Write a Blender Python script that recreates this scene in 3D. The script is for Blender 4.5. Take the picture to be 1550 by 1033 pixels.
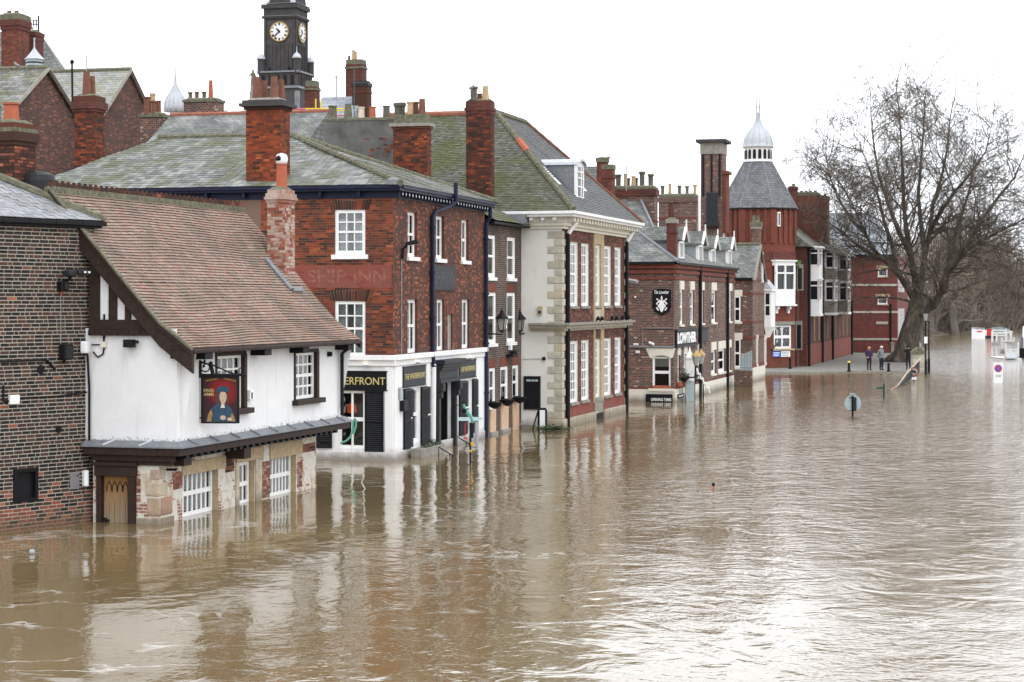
import bpy, bmesh, math, random
import numpy as np
from mathutils import Vector, Matrix
random.seed(7)
scene = bpy.context.scene
for o in list(bpy.data.objects): bpy.data.objects.remove(o)
COL = scene.collection

# ---------------------------------------------------------------- camera, sky, sun, exposure
CAM_H, FPX, CX, HY = 5.0, 3000.0, 775.0, 455.0      # metres above flood water; focal length and horizon of the 1550 px wide photograph
cam = bpy.data.cameras.new('camera'); camo = bpy.data.objects.new('camera', cam); COL.objects.link(camo)
camo.location = (0, 0, CAM_H); camo.rotation_euler = (math.pi/2, 0, 0)
cam.sensor_width = 36; cam.lens = FPX/1550*36; cam.shift_y = -(516.5-HY)/1550; cam.clip_end = 3000
scene.camera = camo
SUN_EL, SUN_AZ = math.radians(48), math.radians(150)   # azimuth clockwise from +Y (view direction)
w = bpy.data.worlds.new('World'); scene.world = w; w.use_nodes = True
wn = w.node_tree; wn.nodes.clear()
sky = wn.nodes.new('ShaderNodeTexSky'); sky.sky_type = 'NISHITA'; sky.sun_disc = False
sky.sun_elevation = SUN_EL; sky.sun_rotation = SUN_AZ; sky.dust_density = 4; sky.air_density = 1.5
tc = wn.nodes.new('ShaderNodeTexCoord'); sep = wn.nodes.new('ShaderNodeSeparateXYZ')
wn.links.new(tc.outputs['Generated'], sep.inputs[0])
cr = wn.nodes.new('ShaderNodeValToRGB')                 # overcast: even cloud, a little brighter towards the zenith
cr.color_ramp.elements[0].position = 0.0; cr.color_ramp.elements[0].color = (0.895, 0.93, 0.985, 1)
cr.color_ramp.elements[1].position = 1.0; cr.color_ramp.elements[1].color = (0.93, 0.955, 1.0, 1)
wn.links.new(sep.outputs['Z'], cr.inputs[0])
nzw = wn.nodes.new('ShaderNodeTexNoise'); nzw.inputs['Scale'].default_value = 2.2; nzw.inputs['Detail'].default_value = 5
mpw = wn.nodes.new('ShaderNodeMapping'); mpw.inputs['Scale'].default_value = (1, 1, 3.0)
wn.links.new(tc.outputs['Generated'], mpw.inputs[0]); wn.links.new(mpw.outputs[0], nzw.inputs['Vector'])
mr = wn.nodes.new('ShaderNodeMapRange'); mr.inputs['From Min'].default_value = .3; mr.inputs['From Max'].default_value = .7
mr.inputs['To Min'].default_value = 23.2; mr.inputs['To Max'].default_value = 26.0
wn.links.new(nzw.outputs['Fac'], mr.inputs['Value'])
sc1 = wn.nodes.new('ShaderNodeVectorMath'); sc1.operation = 'SCALE'
wn.links.new(cr.outputs['Color'], sc1.inputs[0]); wn.links.new(mr.outputs[0], sc1.inputs['Scale'])
mx = wn.nodes.new('ShaderNodeMix'); mx.data_type = 'RGBA'; mx.inputs['Factor'].default_value = 0.88
wn.links.new(sky.outputs[0], mx.inputs[6]); wn.links.new(sc1.outputs[0], mx.inputs[7])
bg = wn.nodes.new('ShaderNodeBackground'); bg.inputs['Strength'].default_value = 0.1
wn.links.new(mx.outputs[2], bg.inputs['Color'])
wo = wn.nodes.new('ShaderNodeOutputWorld'); wn.links.new(bg.outputs[0], wo.inputs[0])
sl = bpy.data.lights.new('sun', 'SUN'); sl.energy = .5; sl.angle = math.radians(25); sl.color = (1, .96, .90)
so = bpy.data.objects.new('sun', sl); COL.objects.link(so); so.location = (20, -30, 60)
sd = Vector((math.sin(SUN_AZ)*math.cos(SUN_EL), math.cos(SUN_AZ)*math.cos(SUN_EL), math.sin(SUN_EL)))
so.rotation_euler = sd.to_track_quat('Z', 'Y').to_euler()
vs = scene.view_settings; vs.view_transform = 'Standard'; vs.look = 'None'; vs.exposure = 0.0; vs.gamma = 1; vs.use_curve_mapping = False
scene.cycles.use_denoising = True
scene.cycles.max_bounces = 6; scene.cycles.transparent_max_bounces = 12

# ---------------------------------------------------------------- measuring helpers
def G(u, v, z=0.0):
    """point of the level z that the photograph shows at pixel (u, v)"""
    Y = (CAM_H-z)*FPX/(v-HY); return np.array([(u-CX)/FPX*Y, Y, z])
def Wp(u, v, Y): return np.array([(u-CX)/FPX*Y, Y, CAM_H-(v-HY)/FPX*Y])
def unit(a): a = np.array(a, float); return a/np.linalg.norm(a)
def vp(x): return unit((x-CX, FPX))
class Fac:
    """an upright plane: origin O, horizontal direction d, outward normal n; s metres along it, z up"""
    def __init__(f, O, d):
        f.O = np.array(O[:2], float); f.d = unit(d[:2]); f.n = np.array([f.d[1], -f.d[0]])
    def s(f, u): k = (u-CX)/FPX; return (k*f.O[1]-f.O[0])/(f.d[0]-k*f.d[1])
    def z(f, u, v): return CAM_H-(v-HY)/FPX*(f.O[1]+f.s(u)*f.d[1])
    def p(f, s, z, o=0.0): q = f.O+s*f.d+o*f.n; return np.array([q[0], q[1], z])
    def off(f, o): return Fac(f.O+o*f.n, f.d)
    def left(f, s=0.0): return Fac(f.O+s*f.d, (f.d[1], -f.d[0]))      # the face that turns towards the camera at s
    def rect(f, u0, u1, v0, v1):
        """(s0, s1, z0, z1) of a pixel rectangle, heights read at its left side"""
        return f.s(u0), f.s(u1), f.z(u0, v1), f.z(u0, v0)
    def d3(f): return np.array([f.d[0], f.d[1], 0.0])
    def n3(f): return np.array([f.n[0], f.n[1], 0.0])
Z3 = np.array([0, 0, 1.0])

# ---------------------------------------------------------------- mesh building
class MB:
    def __init__(m): m.v = []; m.f = []; m.mi = []; m.r = []
    def add(m, vs, fs, mi=0, r=None):
        b = len(m.v); m.v.extend([tuple(map(float, q)) for q in vs])
        if r is None: r = random.random()
        for f in fs: m.f.append([b+i for i in f]); m.mi.append(mi); m.r.append(r)
        return m
    def quad(m, a, b, c, d, mi=0, r=None): return m.add([a, b, c, d], [(0, 1, 2, 3)], mi, r)
    def poly(m, pts, mi=0, r=None): return m.add(pts, [tuple(range(len(pts)))], mi, r)
    def par(m, o, a, b, c, mi=0, r=None):
        """parallelepiped from corner o with edges a, b, c (right-handed)"""
        o, a, b, c = (np.array(q, float) for q in (o, a, b, c))
        vs = [o, o+a, o+a+b, o+b, o+c, o+a+c, o+a+b+c, o+b+c]
        return m.add(vs, [(0, 3, 2, 1), (4, 5, 6, 7), (0, 1, 5, 4), (1, 2, 6, 5), (2, 3, 7, 6), (3, 0, 4, 7)], mi, r)
    def box(m, x0, x1, y0, y1, z0, z1, mi=0): return m.par((x0, y0, z0), (x1-x0, 0, 0), (0, y1-y0, 0), (0, 0, z1-z0), mi)
    def fb(m, f, s0, s1, z0, z1, o0, o1, mi=0, r=None):
        """box on a facade, from o0 to o1 outwards"""
        return m.par(f.p(s0, z0, o1), f.d3()*(s1-s0), -f.n3()*(o1-o0), Z3*(z1-z0), mi, r)
    def prism(m, pts, ext, mi=0):
        """planar polygon extruded by vector ext"""
        n = len(pts); pts = [np.array(p, float) for p in pts]; ext = np.array(ext, float)
        vs = pts+[p+ext for p in pts]
        fs = [tuple(range(n-1, -1, -1)), tuple(range(n, 2*n))]+[(i, (i+1) % n, n+(i+1) % n, n+i) for i in range(n)]
        return m.add(vs, fs, mi)
    def lathe(m, c, prof, seg=12, mi=0, axis=None, sx=1.0, a0=0.0):
        """profile of (radius, height) turned round the vertical through c"""
        c = np.array(c, float); vs = []; fs = []
        for r, h in prof:
            for i in range(seg):
                a = 2*math.pi*i/seg+a0
                vs.append(c+np.array([math.cos(a)*r*sx, math.sin(a)*r, h]))
        for j in range(len(prof)-1):
            for i in range(seg):
                k = (i+1) % seg
                fs.append((j*seg+i, j*seg+k, (j+1)*seg+k, (j+1)*seg+i))
        fs.append(tuple(range(seg-1, -1, -1))); fs.append(tuple((len(prof)-1)*seg+i for i in range(seg)))
        return m.add(vs, fs, mi)
    def tube(m, pts, rad, seg=6, mi=0, r=None):
        pts = [np.array(p, float) for p in pts]; n = len(pts)
        if not hasattr(rad, '__len__'): rad = [rad]*n
        vs = []; fs = []; pu = None
        for i, p in enumerate(pts):
            t = unit(pts[min(i+1, n-1)]-pts[max(i-1, 0)])
            if pu is None: pu = unit(np.cross(t, (0.3, 0.2, 1) if abs(t[2]) < .9 else (1, .2, 0)))
            else:
                pu = pu-t*np.dot(pu, t); pu = unit(pu)
            w_ = np.cross(t, pu)
            for k in range(seg):
                a = 2*math.pi*k/seg
                vs.append(p+(pu*math.cos(a)+w_*math.sin(a))*rad[i])
        for i in range(n-1):
            for k in range(seg):
                k2 = (k+1) % seg
                fs.append((i*seg+k, i*seg+k2, (i+1)*seg+k2, (i+1)*seg+k))
        fs.append(tuple(range(seg-1, -1, -1))); fs.append(tuple((n-1)*seg+i for i in range(seg)))
        return m.add(vs, fs, mi, r)
    def build(m, name, mats, parent=None, kind=None, smooth=False, bevel=0, label=None, origin=None):
        return mk(name, m, mats, parent, kind, smooth, bevel, label, origin)

WL = {}                                                   # world position of every object's origin
def mk(name, m, mats, parent=None, kind=None, smooth=False, bevel=0, label=None, origin=None):
    if not isinstance(mats, (list, tuple)): mats = [mats]
    v = np.array(m.v, float)
    lo, hi = v.min(0), v.max(0)
    c = np.array([(lo[0]+hi[0])/2, (lo[1]+hi[1])/2, lo[2]]) if origin is None else np.array(origin, float)
    me = bpy.data.meshes.new(name); me.from_pydata((v-c).tolist(), [], m.f)
    for mt in mats: me.materials.append(M[mt] if isinstance(mt, str) else mt)
    if len(mats) > 1: me.polygons.foreach_set('material_index', m.mi)
    at = me.attributes.new('rnd', 'FLOAT', 'FACE'); at.data.foreach_set('value', m.r)
    if smooth: me.polygons.foreach_set('use_smooth', [True]*len(me.polygons))
    me.update()
    o = bpy.data.objects.new(name, me); COL.objects.link(o)
    place(o, c, parent)
    if kind: o['kind'] = kind
    if label: o['label'] = label
    if bevel:
        b = o.modifiers.new('bevel', 'BEVEL'); b.width = bevel; b.segments = 2; b.limit_method = 'ANGLE'
    return o
def place(o, c, parent):
    c = np.array(c, float); WL[o] = c
    if parent is not None:
        o.parent = parent; o.location = Vector(c-WL[parent])
    else: o.location = Vector(c)
def thing(name, label, cat, loc, group=None):
    o = bpy.data.objects.new(name, None); COL.objects.link(o); o.empty_display_size = .3
    place(o, loc, None); tag(o, label, cat, group); return o
def tag(o, label, cat, group=None):
    o['label'] = label; o['category'] = cat
    if group: o['group'] = group
    return o
_unit = {}
def unit_mesh(mat):
    """unit cube 0..1, shared by alike pieces"""
    if mat not in _unit:
        b = MB(); b.par((0, 0, 0), (1, 0, 0), (0, 1, 0), (0, 0, 1))
        me = bpy.data.meshes.new('piece_'+mat); me.from_pydata(b.v, [], b.f); me.materials.append(M[mat]); _unit[mat] = me
    return _unit[mat]
def piece(name, mat, o, a, b, c, parent):
    """one piece: the shared unit cube set at corner o with edges a, b, c"""
    ob = bpy.data.objects.new(name, unit_mesh(mat)); COL.objects.link(ob)
    ob.parent = parent; base = WL[parent]; o = np.array(o, float)-base
    ob.matrix_local = Matrix(((a[0], b[0], c[0], o[0]), (a[1], b[1], c[1], o[1]), (a[2], b[2], c[2], o[2]), (0, 0, 0, 1)))
    return ob
def text_mesh(txt, f, s0, s1, z0, z1, o, th=.01, bold=0.0, shear=0.0, space=1.0):
    """lettering fitted to a rectangle of a facade, th metres thick, its back at offset o"""
    cu = bpy.data.curves.new('lettering', 'FONT'); cu.body = txt; cu.extrude = .02; cu.offset = bold; cu.shear = shear; cu.space_character = space
    ob = bpy.data.objects.new('lettering', cu); COL.objects.link(ob)
    dg = bpy.context.evaluated_depsgraph_get(); me = ob.evaluated_get(dg).to_mesh()
    v = np.array([q.co[:] for q in me.vertices]); fs = [tuple(p.vertices) for p in me.polygons]
    ob.to_mesh_clear() if hasattr(ob, 'to_mesh_clear') else None
    bpy.data.objects.remove(ob); bpy.data.curves.remove(cu)
    lo, hi = v.min(0), v.max(0); q = (v-lo)/(hi-lo)
    m = MB(); m.add([f.p(s0+a*(s1-s0), z0+b*(z1-z0), o+c*th) for a, b, c in q], fs)
    return m

# ---------------------------------------------------------------- materials
M = {}
class NT:
    def __init__(t, name):
        t.m = bpy.data.materials.new(name); t.m.use_nodes = True; t.t = t.m.node_tree; t.t.nodes.clear(); M[name] = t.m
    def n(t, typ, ins=None, **props):
        nd = t.t.nodes.new('ShaderNode'+typ)
        for k, v in props.items(): setattr(nd, k, v)
        for k, v in (ins or {}).items():
            if isinstance(v, bpy.types.NodeSocket): t.t.links.new(v, nd.inputs[k])
            else: nd.inputs[k].default_value = v
        return nd
    def ramp(t, fac, stops, interp='LINEAR'):
        nd = t.t.nodes.new('ShaderNodeValToRGB'); cr = nd.color_ramp; cr.interpolation = interp
        while len(cr.elements) < len(stops): cr.elements.new(.5)
        for e, (p, c) in zip(cr.elements, stops): e.position = p; e.color = (*c, 1) if len(c) == 3 else c
        t.t.links.new(fac, nd.inputs[0]); return nd.outputs[0]
    def mix(t, fac, a, b, blend='MIX'):
        nd = t.t.nodes.new('ShaderNodeMix'); nd.data_type = 'RGBA'; nd.blend_type = blend
        for i, v in ((0, fac), (6, a), (7, b)):
            if isinstance(v, bpy.types.NodeSocket): t.t.links.new(v, nd.inputs[i])
            else: nd.inputs[i].default_value = v if i == 0 else (*v, 1)
        return nd.outputs[2]
    def math(t, op, a, b=0.0, clamp=False):
        nd = t.t.nodes.new('ShaderNodeMath'); nd.operation = op; nd.use_clamp = clamp
        for i, v in ((0, a), (1, b)):
            if isinstance(v, bpy.types.NodeSocket): t.t.links.new(v, nd.inputs[i])
            else: nd.inputs[i].default_value = v
        return nd.outputs[0]
    def noise(t, vec, scale, detail=4, rough=.6, dist=0.0):
        return t.n('TexNoise', {'Vector': vec, 'Scale': scale, 'Detail': detail, 'Roughness': rough, 'Distortion': dist}).outputs['Fac']
    def pos(t): return t.n('NewGeometry').outputs['Position']
    def mapped(t, vec, scale): return t.n('Mapping', {'Vector': vec, 'Scale': scale}).outputs[0]
    def face_uv(t):
        """metres along the surface and up it, for walls and roof slopes alike"""
        g = t.n('NewGeometry'); P, Nn = g.outputs['Position'], g.outputs['True Normal']
        T = t.n('VectorMath', {0: (0, 0, 1), 1: Nn}, operation='CROSS_PRODUCT').outputs[0]
        T = t.n('VectorMath', {0: T}, operation='NORMALIZE').outputs[0]
        B = t.n('VectorMath', {0: Nn, 1: T}, operation='CROSS_PRODUCT').outputs[0]
        a = t.n('VectorMath', {0: P, 1: T}, operation='DOT_PRODUCT').outputs['Value']
        b = t.n('VectorMath', {0: P, 1: B}, operation='DOT_PRODUCT').outputs['Value']
        return t.n('CombineXYZ', {0: a, 1: b, 2: 0.0}).outputs[0]
    def wet(t, col, amt=.75):
        """silt and damp left by the flood just above the water line"""
        P = t.pos(); zz = t.n('SeparateXYZ', {0: P}).outputs[2]
        q = t.math('ADD', zz, t.math('MULTIPLY', t.math('SUBTRACT', t.noise(P, 2.2, 5, .65), .5), .5))
        f = t.n('MapRange', {'Value': q, 'From Min': .06, 'From Max': .40, 'To Min': amt, 'To Max': 0.0}).outputs[0]
        return t.mix(f, col, (.10, .068, .04), 'MIX')
    def out(t, color, rough=.8, bump=None, bstr=.3, bdist=.02, spec=.3, metal=0.0, **extra):
        ins = {'Base Color': color if isinstance(color, bpy.types.NodeSocket) else (*color, 1), 'Roughness': rough, 'Metallic': metal, 'Specular IOR Level': spec}
        ins.update(extra)
        p = t.n('BsdfPrincipled', ins)
        if bump is not None:
            b = t.n('Bump', {'Height': bump, 'Strength': bstr, 'Distance': bdist}); t.t.links.new(b.outputs[0], p.inputs['Normal'])
        o = t.n('OutputMaterial', {'Surface': p.outputs[0]}); return t.m
def sc(c, k): return tuple(x*k for x in c)
def plain(name, c, rough=.6, var=.18, scale=6, spec=.35, metal=0.0, bstr=.15, grime=0):
    t = NT(name); P = t.pos()
    n1 = t.noise(P, scale, 5); n2 = t.noise(P, scale*7, 3)
    col = t.ramp(n1, [(.3, sc(c, 1-var)), (.7, sc(c, 1+var))])
    if grime:
        st = t.noise(t.mapped(P, (1, 1, .12)), 5.5, 6, .7, .3)
        col = t.mix(t.ramp(st, [(.56, (0, 0, 0)), (.74, sc((1, 1, 1), grime))]), col, sc(c, .55))
        col = t.wet(col)
    return t.out(col, rough, n2, bstr, .01, spec, metal)
def pieces(name, stops, rough=.8, dirt=None, dirt_amt=.5, dscale=1.2, bstr=.35, nscale=25):
    """bricks, slates and tiles that are geometry: every piece its own tone"""
    t = NT(name); P = t.pos()
    at = t.n('Attribute', attribute_name='rnd').outputs['Fac']
    ob = t.n('ObjectInfo').outputs['Random']
    r = t.math('FRACT', t.math('ADD', at, ob))
    col = t.ramp(r, stops)
    n2 = t.noise(P, nscale, 4, .7)
    col = t.mix(.55, col, t.ramp(n2, [(.3, (.35, .35, .35)), (.7, (.75, .75, .75))]), 'OVERLAY')
    if dirt:
        n3 = t.noise(P, dscale, 6, .65, .4)
        col = t.mix(t.ramp(n3, [(.45, (0, 0, 0)), (.62, sc((1, 1, 1), dirt_amt))]), col, dirt)
    col = t.wet(col, .6)
    return t.out(col, rough, n2, bstr, .01)
def brickmat(name, stops, mortar, L=.235, h=.079, ms=.009, stain=None, stain_amt=.6, sscale=.5, off=.5, white=None, mfac=1.0, big=None):
    t = NT(name); uv = t.face_uv(); P = t.pos()
    wob = t.n('TexNoise', {'Vector': uv, 'Scale': 9.0, 'Detail': 2}).outputs['Color']
    wv = t.n('VectorMath', {0: wob, 1: (-.5, -.5, -.5)}, operation='ADD').outputs[0]
    wv = t.n('VectorMath', {0: wv, 'Scale': .012}, operation='SCALE').outputs[0]
    uv2 = t.n('VectorMath', {0: uv, 1: wv}, operation='ADD').outputs[0]
    b = t.n('TexBrick', {'Vector': uv2, 'Color1': (0, 0, 0, 1), 'Color2': (1, 1, 1, 1), 'Mortar': (.5, .5, .5, 1), 'Scale': 1.0, 'Mortar Size': ms, 'Mortar Smooth': .15, 'Bias': 0.0, 'Brick Width': L, 'Row Height': h})
    b.offset = off
    col = t.ramp(b.outputs['Color'], stops)
    n1 = t.noise(uv, 60, 4, .7)
    col = t.mix(.5, col, t.ramp(n1, [(.3, (.3, .3, .3)), (.7, (.75, .75, .75))]), 'OVERLAY')
    mc = t.mix(t.noise(P, 5, 3), sc(mortar, .7), sc(mortar, 1.25))
    mf = t.math('MULTIPLY', b.outputs['Fac'], mfac)
    col = t.mix(mf, col, mc)
    if big:
        col = t.mix(t.ramp(t.noise(P, .9, 5, .6, .3), [(.42, (0, 0, 0)), (.6, (.75, .75, .75))]), col, big, 'MULTIPLY')
    if stain:
        n3 = t.noise(t.mapped(P, (1, 1, .45)), sscale, 7, .68, .6)
        col = t.mix(t.ramp(n3, [(.46, (0, 0, 0)), (.64, sc((1, 1, 1), stain_amt))]), col, stain)
    if white:
        n4 = t.noise(P, 3.5, 6, .7)
        col = t.mix(t.ramp(n4, [(.56, (0, 0, 0)), (.63, (.85, .85, .85))]), col, white)
    col = t.wet(col, .6)
    bp = t.math('SUBTRACT', t.math('MULTIPLY', n1, .35), t.math('MULTIPLY', b.outputs['Fac'], .8))
    return t.out(col, .88, bp, .5, .012)
def slatemat(name, stops, w=.3, h=.17, moss=None, moss_amt=.6, streak=(.5, .5, .48), streak_amt=.4, mscale=.9):
    t = NT(name); uv = t.face_uv(); P = t.pos()
    b = t.n('TexBrick', {'Vector': uv, 'Color1': (0, 0, 0, 1), 'Color2': (1, 1, 1, 1), 'Mortar': (0, 0, 0, 1), 'Scale': 1.0, 'Mortar Size': .011, 'Mortar Smooth': .3, 'Bias': 0.0, 'Brick Width': w, 'Row Height': h})
    col = t.ramp(b.outputs['Color'], stops)
    n1 = t.noise(P, 22, 4, .7)
    col = t.mix(.5, col, t.ramp(n1, [(.3, (.32, .32, .32)), (.7, (.72, .72, .72))]), 'OVERLAY')
    n3 = t.noise(P, mscale, 7, .7, .5)
    col = t.mix(t.ramp(n3, [(.48, (0, 0, 0)), (.66, sc((1, 1, 1), streak_amt))]), col, streak)
    if moss:
        n2 = t.noise(P, 1.7, 8, .72, .3)
        col = t.mix(t.ramp(n2, [(.47, (0, 0, 0)), (.63, sc((1, 1, 1), moss_amt))]), col, moss)
    col = t.mix(t.math('MULTIPLY', b.outputs['Fac'], .8), col, (.02, .02, .02))
    sx = t.n('SeparateXYZ', {0: uv}).outputs[1]
    saw = t.math('FRACT', t.math('DIVIDE', sx, h))
    bp = t.math('SUBTRACT', t.math('MULTIPLY', saw, -.7), t.math('MULTIPLY', b.outputs['Fac'], .4))
    return t.out(col, .75, bp, .6, .02)
# ---- the materials of the place
DK, BR, RD = (.022, .019, .02), (.055, .035, .03), (.20, .062, .036)
pieces('brick_dark', [(0, (.010, .010, .012)), (.35, (.022, .018, .019)), (.6, (.04, .027, .025)), (.85, (.08, .036, .027)), (1, (.03, .02, .02))], .9)
pieces('brick_worn_red', [(0, (.17, .052, .034)), (.4, (.26, .075, .045)), (.7, (.13, .05, .036)), (1, (.32, .11, .06))], .9)
pieces('brick_orange_red', [(0, (.10, .026, .014)), (.25, (.19, .042, .018)), (.5, (.26, .058, .022)), (.72, (.12, .03, .016)), (.88, (.36, .095, .032)), (1, (.06, .022, .015))], .9, (.045, .024, .018), .62, 1.1)
pieces('brick_soot', [(0, (.03, .018, .014)), (.5, (.06, .026, .018)), (1, (.10, .032, .018))], .9)
pieces('brick_pale', [(0, (.24, .085, .055)), (.3, (.32, .16, .11)), (.55, (.42, .36, .30)), (.75, (.27, .10, .065)), (1, (.16, .06, .045))], .9, (.46, .42, .37), .6, 3.0)
pieces('tile_clay', [(0, (.29, .195, .152)), (.2, (.24, .175, .14)), (.42, (.33, .245, .20)), (.6, (.295, .17, .125)), (.8, (.26, .205, .175)), (.92, (.33, .175, .125)), (1, (.22, .175, .15))], .85, (.15, .13, .10), .6, .9)
pieces('slate_pale', [(0, (.115, .12, .115)), (.25, (.20, .205, .195)), (.5, (.085, .09, .085)), (.75, (.26, .265, .25)), (1, (.15, .155, .145))], .7, (.095, .10, .045), .8, .9)
pieces('slate_grey', [(0, (.20, .21, .225)), (.4, (.27, .275, .285)), (.7, (.17, .175, .19)), (1, (.30, .30, .31))], .5, (.13, .12, .10), .5, 2.0)
pieces('slate_mossy', [(0, (.085, .085, .068)), (.3, (.135, .13, .11)), (.55, (.07, .073, .055)), (.8, (.17, .165, .14)), (1, (.11, .11, .09))], .85, (.085, .10, .025), .75, .45)
pieces('slate_dark', [(0, (.075, .08, .085)), (.4, (.11, .112, .115)), (.7, (.085, .088, .09)), (1, (.14, .14, .14))], .7, (.12, .12, .085), .45, .9)
pieces('stone_cream', [(0, (.40, .37, .29)), (.4, (.47, .44, .36)), (.7, (.36, .33, .26)), (1, (.45, .39, .28))], .85, (.27, .255, .215), .55, 2.5)
pieces('stone_patch', [(0, (.44, .38, .29)), (.35, (.52, .47, .38)), (.6, (.40, .31, .21)), (.8, (.34, .21, .15)), (1, (.48, .45, .38))], .9, (.22, .18, .13), .5, 3)
brickmat('brick_mortar_back', [(0, (.34, .31, .25)), (1, (.39, .355, .29))], (.36, .33, .265), 5, 5, .0001)
brickmat('mortar_red_back', [(0, (.17, .11, .085)), (1, (.13, .085, .065))], (.12, .07, .05), 5, 5, .0001)
brickmat('brick_red_river', [(0, (.05, .02, .016)), (.3, (.10, .03, .018)), (.55, (.06, .025, .02)), (.78, (.19, .05, .024)), (.92, (.40, .115, .045)), (1, (.12, .035, .02))], (.10, .068, .055), .17, .079, .009, (.035, .021, .018), .5, .7)
brickmat('brick_dark_small', [(0, (.022, .018, .019)), (.4, (.05, .033, .029)), (.7, (.085, .045, .035)), (1, (.13, .055, .038))], (.21, .185, .155), .2, .08, .011, (.02, .018, .018), .5, .6)
brickmat('brick_brown', [(0, (.045, .026, .023)), (.3, (.10, .044, .034)), (.55, (.06, .031, .026)), (.8, (.16, .055, .036)), (.93, (.25, .085, .052)), (1, (.42, .36, .30))], (.25, .205, .175), .19, .08, .012, (.045, .03, .027), .45, .5)
brickmat('brick_flat_red', [(0, (.17, .045, .032)), (.5, (.23, .058, .04)), (1, (.20, .05, .035))], (.20, .075, .055), .2, .08, .006, (.17, .10, .085), .45, 1.2)
brickmat('brick_bright_red', [(0, (.15, .038, .025)), (.5, (.20, .05, .03)), (1, (.11, .032, .023))], (.16, .075, .055), .23, .08, .007, (.065, .03, .023), .6, .6)
brickmat('brick_modern', [(0, (.125, .035, .03)), (.5, (.165, .046, .038)), (1, (.10, .03, .027))], (.16, .07, .06), .23, .08, .007)
brickmat('brick_gable', [(0, (.05, .028, .024)), (.3, (.10, .042, .032)), (.55, (.07, .036, .03)), (.8, (.16, .055, .036)), (1, (.24, .10, .07))], (.14, .105, .09), .24, .085, .009, (.045, .03, .026), .5, .5)
brickmat('brick_chimney', [(0, (.08, .024, .017)), (.4, (.16, .04, .023)), (.7, (.11, .03, .02)), (1, (.24, .06, .03))], (.12, .07, .055), .23, .08, .008, (.03, .02, .018), .7, .9)
brickmat('brick_plum', [(0, (.075, .024, .02)), (.4, (.125, .034, .026)), (.7, (.09, .028, .022)), (1, (.17, .045, .03))], (.10, .06, .05), .23, .08, .007, (.04, .022, .019), .6, .6)
slatemat('roof_slate', [(0, (.085, .09, .09)), (.5, (.12, .125, .125)), (1, (.16, .165, .16))], .3, .19, (.12, .125, .07), .5)
slatemat('roof_slate_pale', [(0, (.19, .195, .185)), (.5, (.25, .25, .24)), (1, (.30, .30, .285))], .34, .2, (.22, .215, .10), .6, (.36, .36, .33), .5)
slatemat('roof_slate_moss', [(0, (.075, .075, .068)), (.5, (.13, .13, .12)), (1, (.21, .205, .19))], .34, .22, (.10, .105, .02), .8)
slatemat('roof_slate_blue', [(0, (.095, .10, .11)), (.5, (.125, .13, .14)), (1, (.16, .165, .175))], .32, .2, None, 0, (.22, .22, .22), .4)
slatemat('roof_slate_far', [(0, (.20, .22, .25)), (1, (.26, .28, .31))], .6, .35)
plain('white_paint', (.76, .76, .75), .55, .04, 3, grime=.35)
plain('white_frame', (.78, .78, .76), .5, .05, 5)
plain('cream_paint', (.66, .63, .54), .6, .06, 3, grime=.4)
plain('brown_timber', (.030, .018, .014), .6, .25, 8, .2)
plain('black_metal', (.009, .009, .011), .55, .2, 9, .18)
plain('black_paint', (.008, .008, .010), .55, .2, 6, .15)
plain('navy_paint', (.010, .014, .036), .5, .2, 6, .2)
plain('charcoal_paint', (.022, .024, .028), .55, .2, 6, .2)
plain('lead', (.16, .17, .185), .5, .25, 7, .5)
plain('lead_pale', (.42, .44, .47), .45, .12, 5, .5)
plain('zinc', (.30, .31, .32), .5, .15, 7, .5)
plain('orange_clay', (.38, .105, .055), .8, .15, 6)
plain('brown_clay', (.16, .07, .045), .85, .25, 6)
plain('buff_clay', (.42, .30, .17), .85, .2, 6)
plain('sooty_clay', (.10, .095, .075), .9, .35, 5)
plain('cream_clay', (.58, .50, .38), .85, .1, 5)
plain('stone_grey', (.24, .225, .19), .9, .25, 5)
plain('stone_buff', (.40, .31, .19), .9, .2, 8)
plain('stone_dark', (.050, .046, .047), .85, .25, 2)
plain('stone_dark_face', (.062, .056, .057), .85, .25, 2)
plain('gilt', (.42, .28, .10), .45, .15, 8)
plain('clock_white', (.72, .72, .70), .5, .05, 4)
plain('mossy_cement', (.13, .125, .085), .95, .5, 9)
plain('render_grey', (.115, .112, .105), .95, .35, 1.8)
plain('plywood', (.58, .40, .27), .75, .1, 5)
plain('green_hose', (.10, .30, .23), .5, .1, 6)
plain('pale_blue_paint', (.42, .55, .58), .5, .08, 6)
plain('dark_green_paint', (.012, .06, .045), .45, .1, 6)
plain('sign_back', (.33, .40, .42), .5, .06, 5)
plain('sign_white', (.78, .79, .80), .5, .04, 5)
plain('sign_blue', (.025, .11, .50), .5, .05, 5)
plain('sign_red', (.55, .03, .035), .5, .08, 5)
plain('yellow_paint', (.70, .55, .03), .5, .1, 5)
plain('amber_paint', (.62, .33, .02), .5, .1, 5)
plain('orange_cable', (.5, .10, .03), .6, .1, 5)
plain('grey_box', (.19, .19, .20), .6, .1, 5)
plain('curtain_white', (.55, .56, .56), .9, .2, 9)
plain('blind_cream', (.60, .58, .52), .9, .1, 9)
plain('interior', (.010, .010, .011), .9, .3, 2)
plain('letter_gold', (.50, .42, .17), .5, .1, 6)
plain('letter_white', (.80, .80, .80), .6, .08, 6)
plain('letter_ghost', (.225, .085, .064), .9, .4, 7)
plain('letter_slate', (.07, .075, .08), .7, .2, 6)
plain('rusty_red', (.20, .05, .035), .7, .35, 9)
plain('faded_plate', (.30, .25, .21), .7, .4, 9)
plain('skin', (.50, .30, .22), .6, .08, 9)
plain('hair_grey', (.55, .52, .48), .8, .2, 30)
plain('hair_fair', (.42, .26, .13), .8, .2, 30)
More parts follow.
